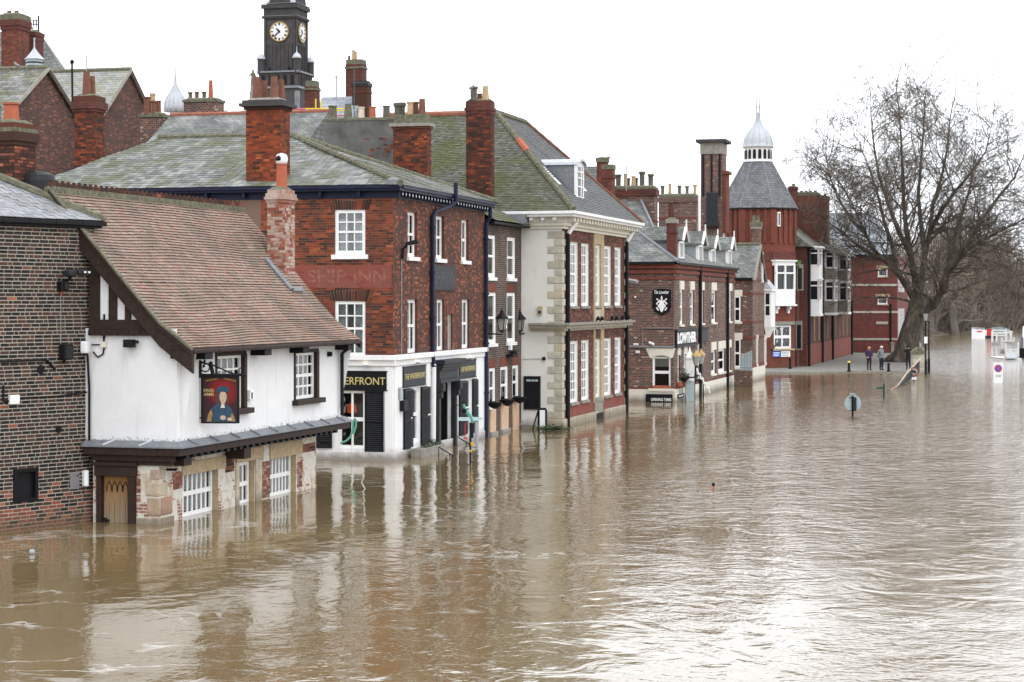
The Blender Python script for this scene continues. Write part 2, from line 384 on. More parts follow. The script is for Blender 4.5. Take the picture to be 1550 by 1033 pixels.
plain('coat_purple', (.035, .018, .06), .85, .2, 9)
plain('coat_grey', (.16, .18, .19), .85, .2, 9)
plain('cloth_black', (.012, .012, .015), .85, .2, 9)
plain('cloth_navy', (.014, .016, .028), .85, .2, 9)
plain('pavement_stone', (.19, .18, .162), .9, .25, .8)
plain('earth', (.10, .085, .06), .95, .3, .3)
plain('roof_ridge_red', (.27, .105, .07), .9, .2, 4)
plain('leaf_dark', (.045, .07, .03), .7, .35, 8)
plain('leaf_bright', (.07, .12, .025), .7, .3, 8)
plain('bird_grey', (.22, .235, .27), .7, .3, 20)
plain('scaffold_pink', (.55, .10, .20), .5, .1, 5)
plain('red_lamp', (.45, .05, .02), .5, .1, 5)
# white roughcast render of the pub with mould along its foot
t = NT('white_render'); P = t.pos()
n = t.noise(P, 38, 4, .7); col = t.ramp(t.noise(P, 1.3, 5), [(.3, (.68, .685, .69)), (.7, (.76, .76, .76))])
zz = t.n('SeparateXYZ', {0: P}).outputs[2]
low = t.n('MapRange', {'Value': zz, 'From Min': 1.84, 'From Max': 2.25, 'To Min': .44, 'To Max': .0}).outputs[0]
mould = t.math('GREATER_THAN', t.math('ADD', t.noise(P, 16, 5, .7), low), .93)
gr = t.ramp(t.noise(P, 6, 3), [(.45, (.10, .10, .085)), (.68, (.15, .15, .07))])
st = t.noise(t.mapped(P, (1, 1, .10)), 4.5, 6, .7, .3); col = t.mix(t.ramp(st, [(.55, (0, 0, 0)), (.75, (.4, .4, .4))]), col, (.44, .43, .40))
col = t.mix(t.math('MULTIPLY', mould, .6), col, gr); t.out(col, .9, n, .4, .02)
# old limewashed wall of the big house
t = NT('limewash'); P = t.pos()
col = t.ramp(t.noise(P, .9, 7, .65, .4), [(.3, (.60, .59, .535)), (.6, (.68, .67, .62))])
crk = t.noise(t.mapped(P, (1, 1, .5)), 3.2, 8, .75, 1.2)
col = t.mix(t.ramp(crk, [(.60, (0, 0, 0)), (.66, (.5, .5, .5))]), col, (.40, .38, .32))
col = t.wet(col)
t.out(col, .9, t.noise(P, 12, 5), .3, .02)
# patched lower wall of the pub: rubble, plaster, bits of brick
t = NT('rubble_plaster'); P = t.pos()
col = t.ramp(t.noise(P, 2.2, 6, .7, .5), [(.32, (.54, .50, .43)), (.48, (.62, .59, .53)), (.58, (.50, .43, .34)), (.68, (.38, .25, .19))])
uv = t.face_uv()
b = t.n('TexBrick', {'Vector': uv, 'Color1': (.30, .075, .05, 1), 'Color2': (.20, .05, .04, 1), 'Mortar': (.45, .40, .33, 1), 'Scale': 1.0, 'Mortar Size': .014, 'Brick Width': .22, 'Row Height': .075})
msk = t.ramp(t.noise(P, 1.8, 4, .6, .8), [(.53, (0, 0, 0)), (.57, (.9, .9, .9))])
col = t.mix(msk, col, b.outputs[0]); t.out(col, .95, t.noise(P, 14, 6, .7), .9, .03)
# weathered oak door
t = NT('oak_door'); P = t.pos()
g = t.noise(t.mapped(P, (9, 9, .7)), 3.5, 6, .6, .3)
zz = t.n('SeparateXYZ', {0: P}).outputs[2]
wet = t.n('MapRange', {'Value': zz, 'From Min': .1, 'From Max': .9, 'To Min': 0, 'To Max': 1}).outputs[0]
col = t.mix(wet, t.ramp(g, [(.3, (.20, .15, .095)), (.7, (.31, .24, .16))]), t.ramp(g, [(.3, (.21, .105, .035)), (.7, (.33, .17, .06))]))
t.out(col, .7, g, .4, .01)
# window glass: clear pane, dark room behind
t = NT('glass'); fr = t.n('Fresnel', {'IOR': 1.5}).outputs[0]
tr = t.n('BsdfTransparent', {'Color': (.80, .84, .84, 1)}); gl = t.n('BsdfGlossy', {'Roughness': .03, 'Color': (1, 1, 1, 1)})
bw = t.n('Bump', {'Height': t.noise(t.pos(), 1.6, 2), 'Strength': .12, 'Distance': .05}); t.t.links.new(bw.outputs[0], gl.inputs['Normal'])
ms_ = t.n('MixShader', {0: t.math('ADD', fr, .03), 1: tr.outputs[0], 2: gl.outputs[0]}); t.n('OutputMaterial', {'Surface': ms_.outputs[0]})
t = NT('dark_glass'); t.out((.014, .016, .018), .08, None, spec=.5)
t = NT('lit_lamp'); e = t.n('Emission', {'Color': (1, .82, .55, 1), 'Strength': 3.0}); t.n('OutputMaterial', {'Surface': e.outputs[0]})
t = NT('red_glow'); e = t.n('Emission', {'Color': (1, .12, .03, 1), 'Strength': .55}); t.n('OutputMaterial', {'Surface': e.outputs[0]})
t = NT('lantern_glass'); t.out((.30, .31, .28), .25, None, spec=.5)
# bark
t = NT('bark_plane'); P = t.pos()
n1 = t.noise(t.mapped(P, (1, 1, .35)), 2.4, 7, .7, .4)
t.out(t.ramp(n1, [(.3, (.035, .029, .023)), (.5, (.09, .075, .058)), (.68, (.20, .175, .135))]), .95, t.noise(t.mapped(P, (1, 1, .3)), 7, 5), .8, .06)
plain('bark_twig', (.095, .077, .06), .95, .3, 1.0)
plain('bark_far_hazed', (.23, .19, .155), .95, .3, .2)  # far crowns: distance haze put into the colour as paler bark
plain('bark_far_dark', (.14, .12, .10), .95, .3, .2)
# silt-brown flood water: quiet over the drowned quay, choppy out in the stream
t = NT('flood_water'); P = t.pos()
rot = t.n('Mapping', {'Vector': P, 'Rotation': (0, 0, math.radians(16))}).outputs[0]
lat = t.n('VectorMath', {0: P, 1: (.967, -.253, 0)}, operation='DOT_PRODUCT').outputs['Value']
wig = t.math('MULTIPLY', t.math('SUBTRACT', t.noise(t.mapped(rot, (.10, .05, 1)), 1.0, 4, .6, .6), .5), 11.0)
chop = t.n('MapRange', {'Value': t.math('ADD', lat, wig), 'From Min': -18.0, 'From Max': -6.5, 'To Min': .20, 'To Max': 1.0}, interpolation_type='SMOOTHSTEP').outputs[0]
w1 = t.noise(t.mapped(rot, (.30, .16, 1)), 1.0, 2, .5, .8)
w2 = t.noise(t.mapped(rot, (.85, .75, 1)), 1.0, 2, .5, 1.6)
w3 = t.noise(t.mapped(rot, (2.3, 2.3, 1)), 1.0, 3, .55, .7)
w4 = t.noise(t.mapped(rot, (7.5, 7.0, 1)), 1.0, 2, .5, .5)
gust = t.ramp(t.noise(t.mapped(rot, (.16, .07, 1)), 1.0, 5, .6, .8), [(.36, (.12, .12, .12)), (.60, (1.15, 1.15, 1.15))])
amp = t.math('MULTIPLY', chop, gust)
mid = t.n('MapRange', {'Value': t.math('ADD', lat, wig), 'From Min': -9.0, 'From Max': 1.0, 'To Min': 0.0, 'To Max': .14}, interpolation_type='SMOOTHSTEP').outputs[0]
yy = t.n('SeparateXYZ', {0: P}).outputs[1]
far = t.math('MULTIPLY', t.n('MapRange', {'Value': t.math('ADD', yy, t.math('MULTIPLY', wig, 2.5)), 'From Min': 34.0, 'From Max': 85.0, 'To Min': 0.0, 'To Max': 1.0}, interpolation_type='SMOOTHSTEP').outputs[0],
             t.n('MapRange', {'Value': t.math('ADD', lat, t.math('MULTIPLY', wig, .6)), 'From Min': -14.0, 'From Max': -5.5, 'To Min': 0.0, 'To Max': 2.3}, interpolation_type='SMOOTHSTEP').outputs[0])
hgt = t.math('ADD', t.math('MULTIPLY', w1, 1.25), t.math('ADD', t.math('MULTIPLY', w2, t.math('ADD', t.math('ADD', t.math('MULTIPLY', chop, .22), .24), mid)), t.math('MULTIPLY', amp, t.math('ADD', t.math('MULTIPLY', w3, .24), t.math('MULTIPLY', w4, .17)))))
hgt = t.math('ADD', hgt, t.math('MULTIPLY', far, w3))
mud = t.ramp(t.noise(t.mapped(rot, (.3, .08, 1)), 1.0, 4, .6, .5), [(.3, (.150, .103, .044)), (.7, (.190, .138, .070))])
fo = t.noise(t.mapped(rot, (.55, .30, 1)), 1.0, 8, .78, 1.6)
foam = t.ramp(fo, [(.645, (0, 0, 0)), (.69, (.6, .6, .6))])
ln = t.math('ABSOLUTE', t.math('SUBTRACT', t.noise(t.mapped(rot, (.20, .42, 1)), 1.0, 6, .55, 1.2), .5))
pm = t.ramp(t.noise(t.mapped(rot, (.25, .3, 1)), 1.0, 5, .7), [(.50, (0, 0, 0)), (.60, (1, 1, 1))])
line = t.math('MULTIPLY', t.math('LESS_THAN', ln, .009), pm)
col = t.mix(t.math('MAXIMUM', foam, t.math('MULTIPLY', line, .65)), mud, (.62, .60, .56))
t.out(col, .06, hgt, .42, .1, .95, IOR=1.48)

# ---- windows, walls, roofs, chimneys
def wall(f, s0, s1, z0, z1, ops, mats, parent, name='wall', rev=.16, deep=.55, kind=None):
    """wall face with real openings; reveals rev deep, then a dark room. mats = [face, reveal, room]"""
    m = MB()
    ss = sorted({s0, s1, *[o[0] for o in ops], *[o[1] for o in ops]}); zs = sorted({z0, z1, *[o[2] for o in ops], *[o[3] for o in ops]})
    ss = [q for q in ss if s0-1e-6 <= q <= s1+1e-6]; zs = [q for q in zs if z0-1e-6 <= q <= z1+1e-6]
    for a, b in zip(ss, ss[1:]):
        for c, d in zip(zs, zs[1:]):
            x, y = (a+b)/2, (c+d)/2
            if any(o[0] < x < o[1] and o[2] < y < o[3] for o in ops): continue
            m.quad(f.p(a, c), f.p(b, c), f.p(b, d), f.p(a, d), 0)
    for o in ops:
        a, b, c, d = o[:4]
        for o0, o1, mi in ((0, -rev, 1), (-rev, -deep, 2)):
            m.quad(f.p(a, c, o0), f.p(a, d, o0), f.p(a, d, o1), f.p(a, c, o1), mi); m.quad(f.p(b, d, o0), f.p(b, c, o0), f.p(b, c, o1), f.p(b, d, o1), mi)
            m.quad(f.p(a, d, o0), f.p(b, d, o0), f.p(b, d, o1), f.p(a, d, o1), mi); m.quad(f.p(b, c, o0), f.p(a, c, o0), f.p(a, c, o1), f.p(b, c, o1), mi)
        m.quad(f.p(a, c, -deep), f.p(b, c, -deep), f.p(b, d, -deep), f.p(a, d, -deep), 2)
    return m.build(name, list(mats), parent, kind)
def window(f, r, parent, cols=3, rows=(2, 2), fw=.07, bar=.028, ins=.10, sill=None, mat='white_frame', curtain=None, pane_each=True, name='window', sillmat='white_paint', sash=True, dz=.06, label=None):
    """frame with glazing bars; each pane, the sill and the curtain are sub-parts"""
    s0, s1, z0, z1 = r[:4]; m = MB(); o0, o1 = -ins-.06, -ins
    m.fb(f, s0, s0+fw, z0, z1, o0, o1); m.fb(f, s1-fw, s1, z0, z1, o0, o1)
    m.fb(f, s0+fw, s1-fw, z0, z0+fw*1.2, o0, o1-.003); m.fb(f, s0+fw, s1-fw, z1-fw, z1, o0, o1-.003)
    a, b = s0+fw, s1-fw; lo, hi = z0+fw*1.2, z1-fw
    tot = sum(rows); zr = lo; panes = []
    for k, nr in enumerate(rows):
        h = (hi-lo)*nr/tot; zt = zr+h
        top = zt-(bar*.9 if k < len(rows)-1 else 0)
        if k < len(rows)-1: m.fb(f, a, b, zt-bar*.9, zt+bar*.9, o0+.004, o1-.006)
        bot = zr+(bar*.9 if k else 0)
        for i in range(1, cols): x = a+(b-a)*i/cols; m.fb(f, x-bar/2, x+bar/2, bot, top, o0+.01, o1-.012)
        for j in range(1, nr):
            y = bot+(top-bot)*j/nr; m.fb(f, a, b, y-bar/2, y+bar/2, o0+.012, o1-.014)
        if pane_each:
            for i in range(cols):
                for j in range(nr): panes.append((a+(b-a)*i/cols, a+(b-a)*(i+1)/cols, bot+(top-bot)*j/nr, bot+(top-bot)*(j+1)/nr))
        else: panes.append((a, b, bot, top))
        zr = zt
    w_ = m.build(name, mat, parent, label=label)
    for p in panes:
        g = bar*.42
        piece('pane', 'glass', f.p(p[0]+g, p[2]+g, o0+.028), f.d3()*(p[1]-p[0]-2*g), -f.n3()*.004, Z3*(p[3]-p[2]-2*g), w_)
    if sill:
        q = MB(); q.fb(f, s0-.10, s1+.10, z0-sill, z0+.004, -ins, .08); q.build('sill', sillmat, w_)
    if curtain:
        q = MB(); zb = z0+(z1-z0)*curtain[1]; zt = z0+(z1-z0)*curtain[2]
        nf = 9
        for i in range(nf):                                       # soft vertical folds
            x0, x1 = a+(b-a)*i/nf, a+(b-a)*(i+1)/nf
            if curtain[3] == 'sides' and 2 < i < 6: continue
            oa, ob_ = -ins-.14-(i % 2)*.05, -ins-.14-((i+1) % 2)*.05
            q.quad(f.p(x0, zb, oa), f.p(x1, zb, ob_), f.p(x1, zt, ob_), f.p(x0, zt, oa))
        q.build('curtain', curtain[0], w_)
    return w_
def ivals(poly, y):
    """inside intervals of a 2-D polygon along the line at height y"""
    xs = []
    for (x0, y0), (x1, y1) in zip(poly, poly[1:]+poly[:1]):
        if (y0 <= y) != (y1 <= y): xs.append(x0+(x1-x0)*(y-y0)/(y1-y0))
    xs.sort(); return list(zip(xs[::2], xs[1::2]))
def tiles(pts, d, w, gauge, th, parent, mat, n_ind=0, name='tile', jit=.012, start=0, backmat='interior', rank=None, lap=1.5, pname='tiling', gap=.012, sag=.03):
    """slates or tiles laid in courses over a planar roof slope pts (first edge = eaves); n_ind of them as pieces of their own"""
    pts = [np.array(p, float) for p in pts]; O = pts[0]; a = unit(d)
    nn = unit(np.cross(pts[1]-pts[0], pts[-1]-pts[0])); nn = nn if nn[2] > 0 else -nn
    b = np.cross(nn, a); b = b if b[2] > 0 else -b
    poly = [(np.dot(p-O, a), np.dot(p-O, b)) for p in pts]
    ymax = max(p[1] for p in poly); allt = []; j = 0; y = 0.0
    while y < ymax-.02:
        yt = min(y+gauge*lap, ymax)
        for x0, x1 in ivals(poly, min(y+gauge*.5, ymax-.01)):
            x = x0-(w*.5 if (j+start) % 2 else 0)-random.random()*.02
            while x < x1:
                xa, xb = max(x, x0), min(x+w-.006-random.random()*.006, x1)
                if xb-xa > .02: allt.append((xa, xb, y+random.uniform(-jit, jit), yt, random.uniform(.8, 1.4)*th))
                x += w
        y += gauge; j += 1
    und = MB(); und.poly([p-nn*(.012+sag*1.5) for p in pts]); back = und.build('roof', backmat, parent)
    ph = random.random()*6
    def C(x, y_, h): return O+a*x+b*y_+nn*(h+sag*math.sin(math.pi*min(max(y_/ymax, 0), 1))*(math.sin(x*.75+ph)+.5*math.sin(x*1.9+y_*1.3)))
    if n_ind:
        order = sorted(range(len(allt)), key=(lambda i: rank(C(allt[i][0], allt[i][2], 0))) if rank else (lambda i: allt[i][2]))
        ind = set(order[:n_ind])
    else: ind = set()
    m = MB()
    for i, (xa, xb, ya, yb, h) in enumerate(allt):
        if i in ind:
            e = C(xa, yb, .002)-C(xa, ya, h*.5)
            piece(name, mat, C(xa, ya, gap+h*.3), a*(xb-xa), C(xa, yb, .002)-C(xa, ya, gap+h*.3), nn*h, back)
        else:
            t0, t1, t2 = h+gap, .004, gap
            vs = [C(xa, ya, t0), C(xb, ya, t0), C(xb, yb, t1), C(xa, yb, t1), C(xa, ya, t2), C(xb, ya, t2), C(xb, yb, t1-.003), C(xa, yb, t1-.003)]
            m.add(vs, [(0, 1, 2, 3), (4, 5, 1, 0), (5, 6, 2, 1), (4, 0, 3, 7), (4, 7, 6, 5)])
    if m.v: m.build(pname, mat, back, kind='stuff')
    return back
def bricks(f, poly, ops, parent, mats, pick, n_ind=0, L=.225, h=.07, g=.012, proud=.008, rank=None, quoin=0):
    """real bricks over a wall: poly = outline in (s, z); pick(s, z) gives the material index"""
    z0 = min(p[1] for p in poly); z1 = max(p[1] for p in poly); z = z0; j = 0; al = []
    while z < z1-.01:
        zt = min(z+h, z1)
        cuts = []
        for a, b in ivals(poly, z+h*.5):
            seg = [(a, b)]
            for o in ops:
                if o[2] < z+h*.55 < o[3]:
                    ns = []
                    for x0, x1 in seg:
                        if o[1] <= x0 or o[0] >= x1: ns.append((x0, x1)); continue
                        if o[0] > x0: ns.append((x0, o[0]))
                        if o[1] < x1: ns.append((o[1], x1))
                    seg = ns
            cuts += seg
        for a, b in cuts:
            x = a-((j % 2)*.5+random.random()*.12)*L
            while x < b:
                ln = L*.48 if random.random() < .16 else L*random.uniform(.95, 1.05)
                xa, xb = max(x, a), min(x+ln, b)
                if xb-xa > .025: al.append((xa, xb, z+random.uniform(0, .004), zt-random.uniform(0, .004), proud*random.uniform(.5, 1.5)))
                x += ln+g
        z += h+g; j += 1
    ind = set(sorted(range(len(al)), key=lambda i: rank(*al[i][:3:2]))[:n_ind]) if n_ind else set()
    m = MB()
    for i, (a, b, c, d, o) in enumerate(al):
        k = pick((a+b)/2, (c+d)/2)
        if i in ind: piece('brick', mats[k], f.p(a, c, o), f.d3()*(b-a), -f.n3()*(o+.01), Z3*(d-c), parent)
        else:
            vs = [f.p(a, c, o), f.p(b, c, o), f.p(b, d, o), f.p(a, d, o), f.p(a, c, -.004), f.p(b, c, -.004), f.p(b, d, -.004), f.p(a, d, -.004)]
            m.add(vs, [(0, 1, 2, 3), (0, 4, 5, 1), (2, 6, 7, 3), (1, 5, 6, 2), (0, 3, 7, 4)], k)
    if m.v: m.build('brickwork', mats, parent, kind='stuff')
def pot(c, r, h, mat, parent, kind=0):
    m = MB()
    if kind == 1: prof = [(r*1.1, 0), (r*1.1, h*.08), (r*.82, h*.12), (r*.86, h*.8), (r*1.12, h*.84), (r*1.15, h*.95), (r*1.0, h), (r*.7, h), (r*.68, h*.6)]
    elif kind == 2: prof = [(r*1.15, 0), (r*.8, h*.95), (r*.86, h), (r*.62, h), (r*.6, h*.7)]
    else: prof = [(r*1.05, 0), (r*.9, h*.9), (r*1.08, h*.92), (r*1.08, h), (r*.72, h), (r*.7, h*.7)]
    m.lathe(c, prof, 12); return m.build('chimney_pot', mat, parent, smooth=False)
RIV = vp(1560); FRO = np.array([RIV[1], -RIV[0]])            # general lie of the quay: along the river, and towards it
def chimney(parent, u0, u1, vt, vb, Y, depth, mat, caps=(), pots=(), capmat='stone_grey', flaunch='mossy_cement', geo=None, d=None, name='chimney', drop=.6):
    """square stack whose front face spans pixels u0..u1 at distance Y; caps = (height below top, height, overhang, material)"""
    d = FRO if d is None else d
    P = Wp(u1, vb, Y); fr = Fac(P, d); s0 = fr.s(u0)
    zb, zt = P[2]-drop, CAM_H-(vt-HY)/FPX*Y
    m = MB(); m.fb(fr, s0, 0, zb, zt, -depth, 0)
    mm = [mat]
    for k, (dz, hh, oh, cm) in enumerate(caps):
        if cm not in mm: mm.append(cm)
        m.fb(fr, s0-oh, oh, zt-dz-hh, zt-dz, -depth-oh, oh, mm.index(cm))
    c = m.build(name, mm, parent)
    fl = MB(); a = .02
    b0 = [fr.p(s0+a, zt, -a), fr.p(-a, zt, -a), fr.p(-a, zt, -depth+a), fr.p(s0+a, zt, -depth+a)]
    q = .12; t0 = [fr.p(s0+q, zt+.09, -q), fr.p(-q, zt+.09, -q), fr.p(-q, zt+.09, -depth+q), fr.p(s0+q, zt+.09, -depth+q)]
    fl.add(b0+t0, [(3, 2, 1, 0), (4, 5, 6, 7), (0, 1, 5, 4), (1, 2, 6, 5), (2, 3, 7, 6), (3, 0, 4, 7)])
    fl.build('flaunching', flaunch, c)
    for (u, wpx, hpx, pm, kd, back) in pots:
        fb_ = fr.off(-depth*back); s = fb_.s(u); Yp = fb_.O[1]+s*fb_.d[1]
        pot(fb_.p(s, zt+.02), wpx/2/FPX*Yp, hpx/FPX*Yp-.02, pm, c, kd)
    if geo:
        top = zt-geo[3]
        bricks(fr, [(s0, zb), (0, zb), (0, top), (s0, top)], [], c, geo[0], geo[1], geo[2], rank=lambda s, z: z)
        sd_ = Fac(fr.p(0, 0), -fr.n)
        bricks(sd_, [(0, zb), (depth, zb), (depth, top), (0, top)], [], c, geo[0], geo[1], 0)
    return c
def pipe(pts, r, mat, parent, name='downpipe', seg=8, collars=()):
    m = MB(); m.tube(pts, r, seg)
    for c in collars: m.lathe(c, [(r*1.5, 0), (r*1.5, .07)], 10)
    return m.build(name, mat, parent)
def cap_line(p, q, r, mat, parent, name='ridge_cap', n=None, seg=7):
    """overlapping half-round ridge or hip tiles along p-q, each a piece"""
    p, q = np.array(p, float), np.array(q, float); L = np.linalg.norm(q-p)
    n = n or max(2, int(L/.45)); m = MB()
    for i in range(n):
        a, b = p+(q-p)*i/n, p+(q-p)*(i+1.02)/n
        m.tube([a, b], [r*1.06, r*.96], seg)
    return m.build(name, mat, parent)
# ================================================================ water and land
def structure(o): o['kind'] = 'structure'; return o
m = MB()
m.quad((-400, -60, 0), (600, -60, 0), (600, 900, 0), (-400, 900, 0)); structure(m.build('water', 'flood_water'))
m = MB(); m.quad((-2500, -500, -2.5), (2500, -500, -2.5), (2500, 2900, -2.5), (-2500, 2900, -2.5)); structure(m.build('ground', 'earth'))

# ================================================================ A: dark brick corner building at the left edge
dA = vp(3000); fA = Fac(G(141, 788.7), dA); zA = fA.z(141, 345)
A = thing('brick_corner_building', 'dark brown brick building cut by the left edge of the photograph', 'building', fA.p(-1.5, 0))
sL = fA.s(-90)
opA = [fA.rect(23, 53, 715, 757)]
wA = wall(fA, sL, 0, -.4, zA, opA, ['brick_mortar_back', 'black_paint', 'interior'], A, rev=.1)
mm = MB()                                                                    # the sides that turn away
sdA = Fac(fA.p(0, 0), -fA.n); mm.quad(sdA.p(0, -.4), sdA.p(6, -.4), sdA.p(6, zA), sdA.p(0, zA))
mm.quad(fA.p(sL, -.4, -6), fA.p(sL, -.4), fA.p(sL, zA), fA.p(sL, zA, -6)); mm.build('wall', 'brick_dark_small', A)
def pickA(s, z):
    p = .62 if z < .45 else (.38 if z < .75 else (.10 if z < 1.0 else .015))
    if z < .8 and s < -1.2: p += .15
    return 1 if random.random() < p else 0
bricks(fA, [(sL, -.2), (0, -.2), (0, zA), (sL, zA)], opA, wA, ['brick_dark', 'brick_worn_red'], pickA, 300, L=.222, h=.066, g=.018, proud=.005, rank=lambda s, z: abs(z-1.6) if s > -2.7 else 99)
# black framed hatch
r = opA[0]; q = MB(); e = .06
q.fb(fA, r[0]-e, r[0]+.02, r[2]-e, r[3]+e, -.1, .05); q.fb(fA, r[1]-.02, r[1]+e, r[2]-e, r[3]+e, -.1, .05)
q.fb(fA, r[0]+.02, r[1]-.02, r[2]-e, r[2]+.02, -.1, .047); q.fb(fA, r[0]+.02, r[1]-.02, r[3]-.02, r[3]+e, -.1, .047)
hat = q.build('hatch', 'black_paint', A, bevel=.008); q = MB(); q.fb(fA, r[0]+.02, r[1]-.02, r[2]+.02, r[3]-.02, -.09, -.06); q.build('panel', 'black_metal', hat)
# eaves gutter and fascia
q = MB(); q.fb(fA, sL, .16, zA-.02, zA+.03, -.3, .12); q.build('soffit', 'black_paint', A)
q = MB(); zg = zA+.03
for k in range(6):
    a = sL+(.26-sL)*k/6; q.fb(fA, a, a+(.26-sL)/6-.004, zg, zg+.11, .07, .19)
q.build('gutter', 'black_metal', A, bevel=.02)
# hipped slate roof: eaves, hip going left and up
ze = zg+.12; pit = math.tan(math.radians(29.5)); W_ = 6.0
c0 = fA.p(.22, ze, .16); cL = fA.p(sL, ze, .16); run = 2.4
hip = fA.p(.22-run, ze+run*pit, .16-run); hl = fA.p(sL, ze+run*pit, .16-run)
tiles([cL, c0, hip, hl], fA.d3(), .30, .15, .012, A, 'slate_grey', 300, 'slate', rank=lambda p: -p[0])
rt = MB(); rt.poly([c0, fA.p(.22, ze, -2*run), hip]); rt.poly([hl, hip, fA.p(.22, ze, -2*run), fA.p(sL, ze, -2*run)]); rt.build('roof', 'roof_slate', A)
cap_line(c0+np.array([0, 0, .03]), hip+np.array([0, 0, .05]), .10, 'mossy_cement', A, n=7); cap_line(hip, hl, .1, 'mossy_cement', A)
chimney(A, -30, 22, 185, 300, 47.5, .85, 'brick_soot', caps=[(.0, .12, .02, 'brick_soot'), (.12, .10, .05, 'mossy_cement'), (.22, .22, .07, 'brick_soot'), (.44, .1, .03, 'brick_soot')],
        pots=[(17, 24, 32, 'orange_clay', 0, .55), (-8, 18, 28, 'brown_clay', 0, .5)], drop=1.2, geo=(['brick_soot', 'brick_worn_red'], lambda s, z: int(random.random() < .22), 40, .46), d=unit((.93, -.36)))
# lead-covered drum behind the hip
q = MB(); c = Wp(57, 302, 48.2); q.lathe(c, [(.44, -.3), (.44, .45), (.40, .58), (.25, .66), (.02, .68)], 18); q.build('lead_drum', 'charcoal_paint', A)
# things fixed to its wall
def on(f, u, v): return f.s(u), f.z(u, v)
def gadget(name, label, cat, f, u, v): s, z = on(f, u, v); return thing(name, label, cat, f.p(s, z)), s, z
T, s, z = gadget('floodlight', 'black twin floodlight on a bracket high on the dark brick wall', 'light', fA, 97, 415)
q = MB(); q.fb(fA, s-.22, s+.02, z-.05, z+.08, .18, .42); q.fb(fA, s+.06, s+.34, z-.02, z+.1, .2, .42); q.build('lamp_head', 'charcoal_paint', T, bevel=.03)
q = MB(); q.tube([fA.p(s+.02, z+.02, .3), fA.p(s, z-.12, .16), fA.p(s, z-.2, 0)], .035); q.build('bracket', 'black_metal', T)
for k in (.24, .36):
    q = MB(); q.lathe(fA.p(s+k, z+.02, .42), [(.03, 0), (.03, .04)], 8); q.build('lens', 'sign_white', T)
T, s, z = gadget('junction_box', 'black box below the twin floodlight with an orange tipped cable', 'box', fA, 91, 433)
q = MB(); q.fb(fA, s-.1, s+.1, z-.11, z+.1, .01, .16); q.build('box', 'black_metal', T, bevel=.015); q = MB(); q.fb(fA, s-.02, s+.1, z-.08, z+.1, .16, .19); q.build('lid', 'charcoal_paint', T, bevel=.01)
q = MB(); q.tube([fA.p(s, z-.11, .04), fA.p(s, z-.22, .03)], .018); q.build('cable_end', 'orange_cable', T)
q = MB(); q.tube([fA.p(s, z-.22, .02), fA.p(s+.005, fA.z(91, 518), .02)], .008, 5); q.build('cable', 'zinc', T)
T, s, z = gadget('wall_speaker', 'black loudspeaker box low on the dark brick wall under the thin cable', 'speaker', fA, 94, 533)
q = MB(); q.fb(fA, s-.13, s+.13, z-.17, z+.17, .03, .25); q.build('cabinet', 'black_metal', T, bevel=.03); q = MB(); q.fb(fA, s-.1, s+.1, z-.14, z+.14, .25, .262); q.build('grille', 'charcoal_paint', T)
q = MB(); q.tube([fA.p(s, z-.17, .1), fA.p(s, z-.25, .02)], .025); q.build('bracket', 'black_metal', T)
for u, v, rr, lb in ((61, 559, .095, 'larger round black iron pattress plate on the dark brick wall'), (88, 650, .08, 'smaller round black iron plate low on the dark brick wall')):
    s, z = on(fA, u, v); q = MB(); pts = [fA.p(s+math.cos(a)*rr, z+math.sin(a)*rr, .008) for a in np.linspace(0, 2*math.pi, 15)[:-1]]
    q.prism(pts, fA.n3()*.03); T = thing('wall_plate', lb, 'wall plate', fA.p(s, z-rr)); q.build('disc', 'black_metal', T); q = MB(); q.lathe(fA.p(s, z-.015, .045), [(.025, 0), (.025, .03)], 8); q.build('bolt', 'black_metal', T)
T, s, z = gadget('electric_box', 'small white junction box on the dark brick wall with black conduit', 'box', fA, 19, 605)
q = MB(); q.fb(fA, s-.13, s+.13, z-.1, z+.1, .005, .09); q.build('box', 'sign_white', T, bevel=.012)
q = MB(); q.tube([fA.p(s-.13, z-.03, .03), fA.p(s-.27, z-.03, .03), fA.p(s-.27, z+.32, .03)], .022); q.tube([fA.p(s+.13, z+.03, .03), fA.p(fA.s(85), fA.z(85, 600), .03), fA.p(fA.s(136), fA.z(136, 593), .03)], .017); q.build('conduit', 'black_metal', T)
q = MB(); q.tube([fA.p(sL, fA.z(0, 549), .03), fA.p(fA.s(60), fA.z(60, 545), .03), fA.p(fA.s(70), fA.z(70, 546), .03), fA.p(fA.s(82), fA.z(82, 559), .03)], .024)
tag(q.build('cable_duct', 'black_metal'), 'black cable duct bending down across the dark brick wall', 'cable')
T, s, z = gadget('meter_cover', 'dark grey square meter cover flush in the dark brick wall', 'cover', fA, 112, 728)
q = MB(); q.fb(fA, s-.13, s+.13, z-.19, z+.18, .004, .035); q.build('plate', 'grey_box', T, bevel=.01); q = MB(); q.fb(fA, s+.06, s+.09, z+.1, z+.13, .035, .05); q.build('lock', 'black_metal', T)
T, s, z = gadget('bulkhead_light', 'slim white upright wall light beside the oak door', 'light', fA, 126, 724)
q = MB(); q.lathe(fA.p(s, z-.18, .09), [(.05, 0), (.065, .015), (.065, .345), (.05, .36)], 14); q.build('diffuser', 'sign_white', T, smooth=False); q = MB(); q.fb(fA, s-.04, s+.04, z-.17, z+.17, .005, .05); q.build('back_plate', 'sign_white', T)

# ================================================================ B: the old white inn
dB = vp(1669); fB = Fac(G(240, 794), dB); fBl = fB.left(); LB = 9.25
B = thing('white_inn', 'white rendered inn with steep clay tile roof standing in the flood', 'building', fB.p(3, 0))
fU = fB.off(.453); fUl = Fac(fU.p(0, 0), fBl.d)                   # jettied upper floor
LU = 9.76; ZL, ZJ = 1.55, 1.84; ZE = 3.97
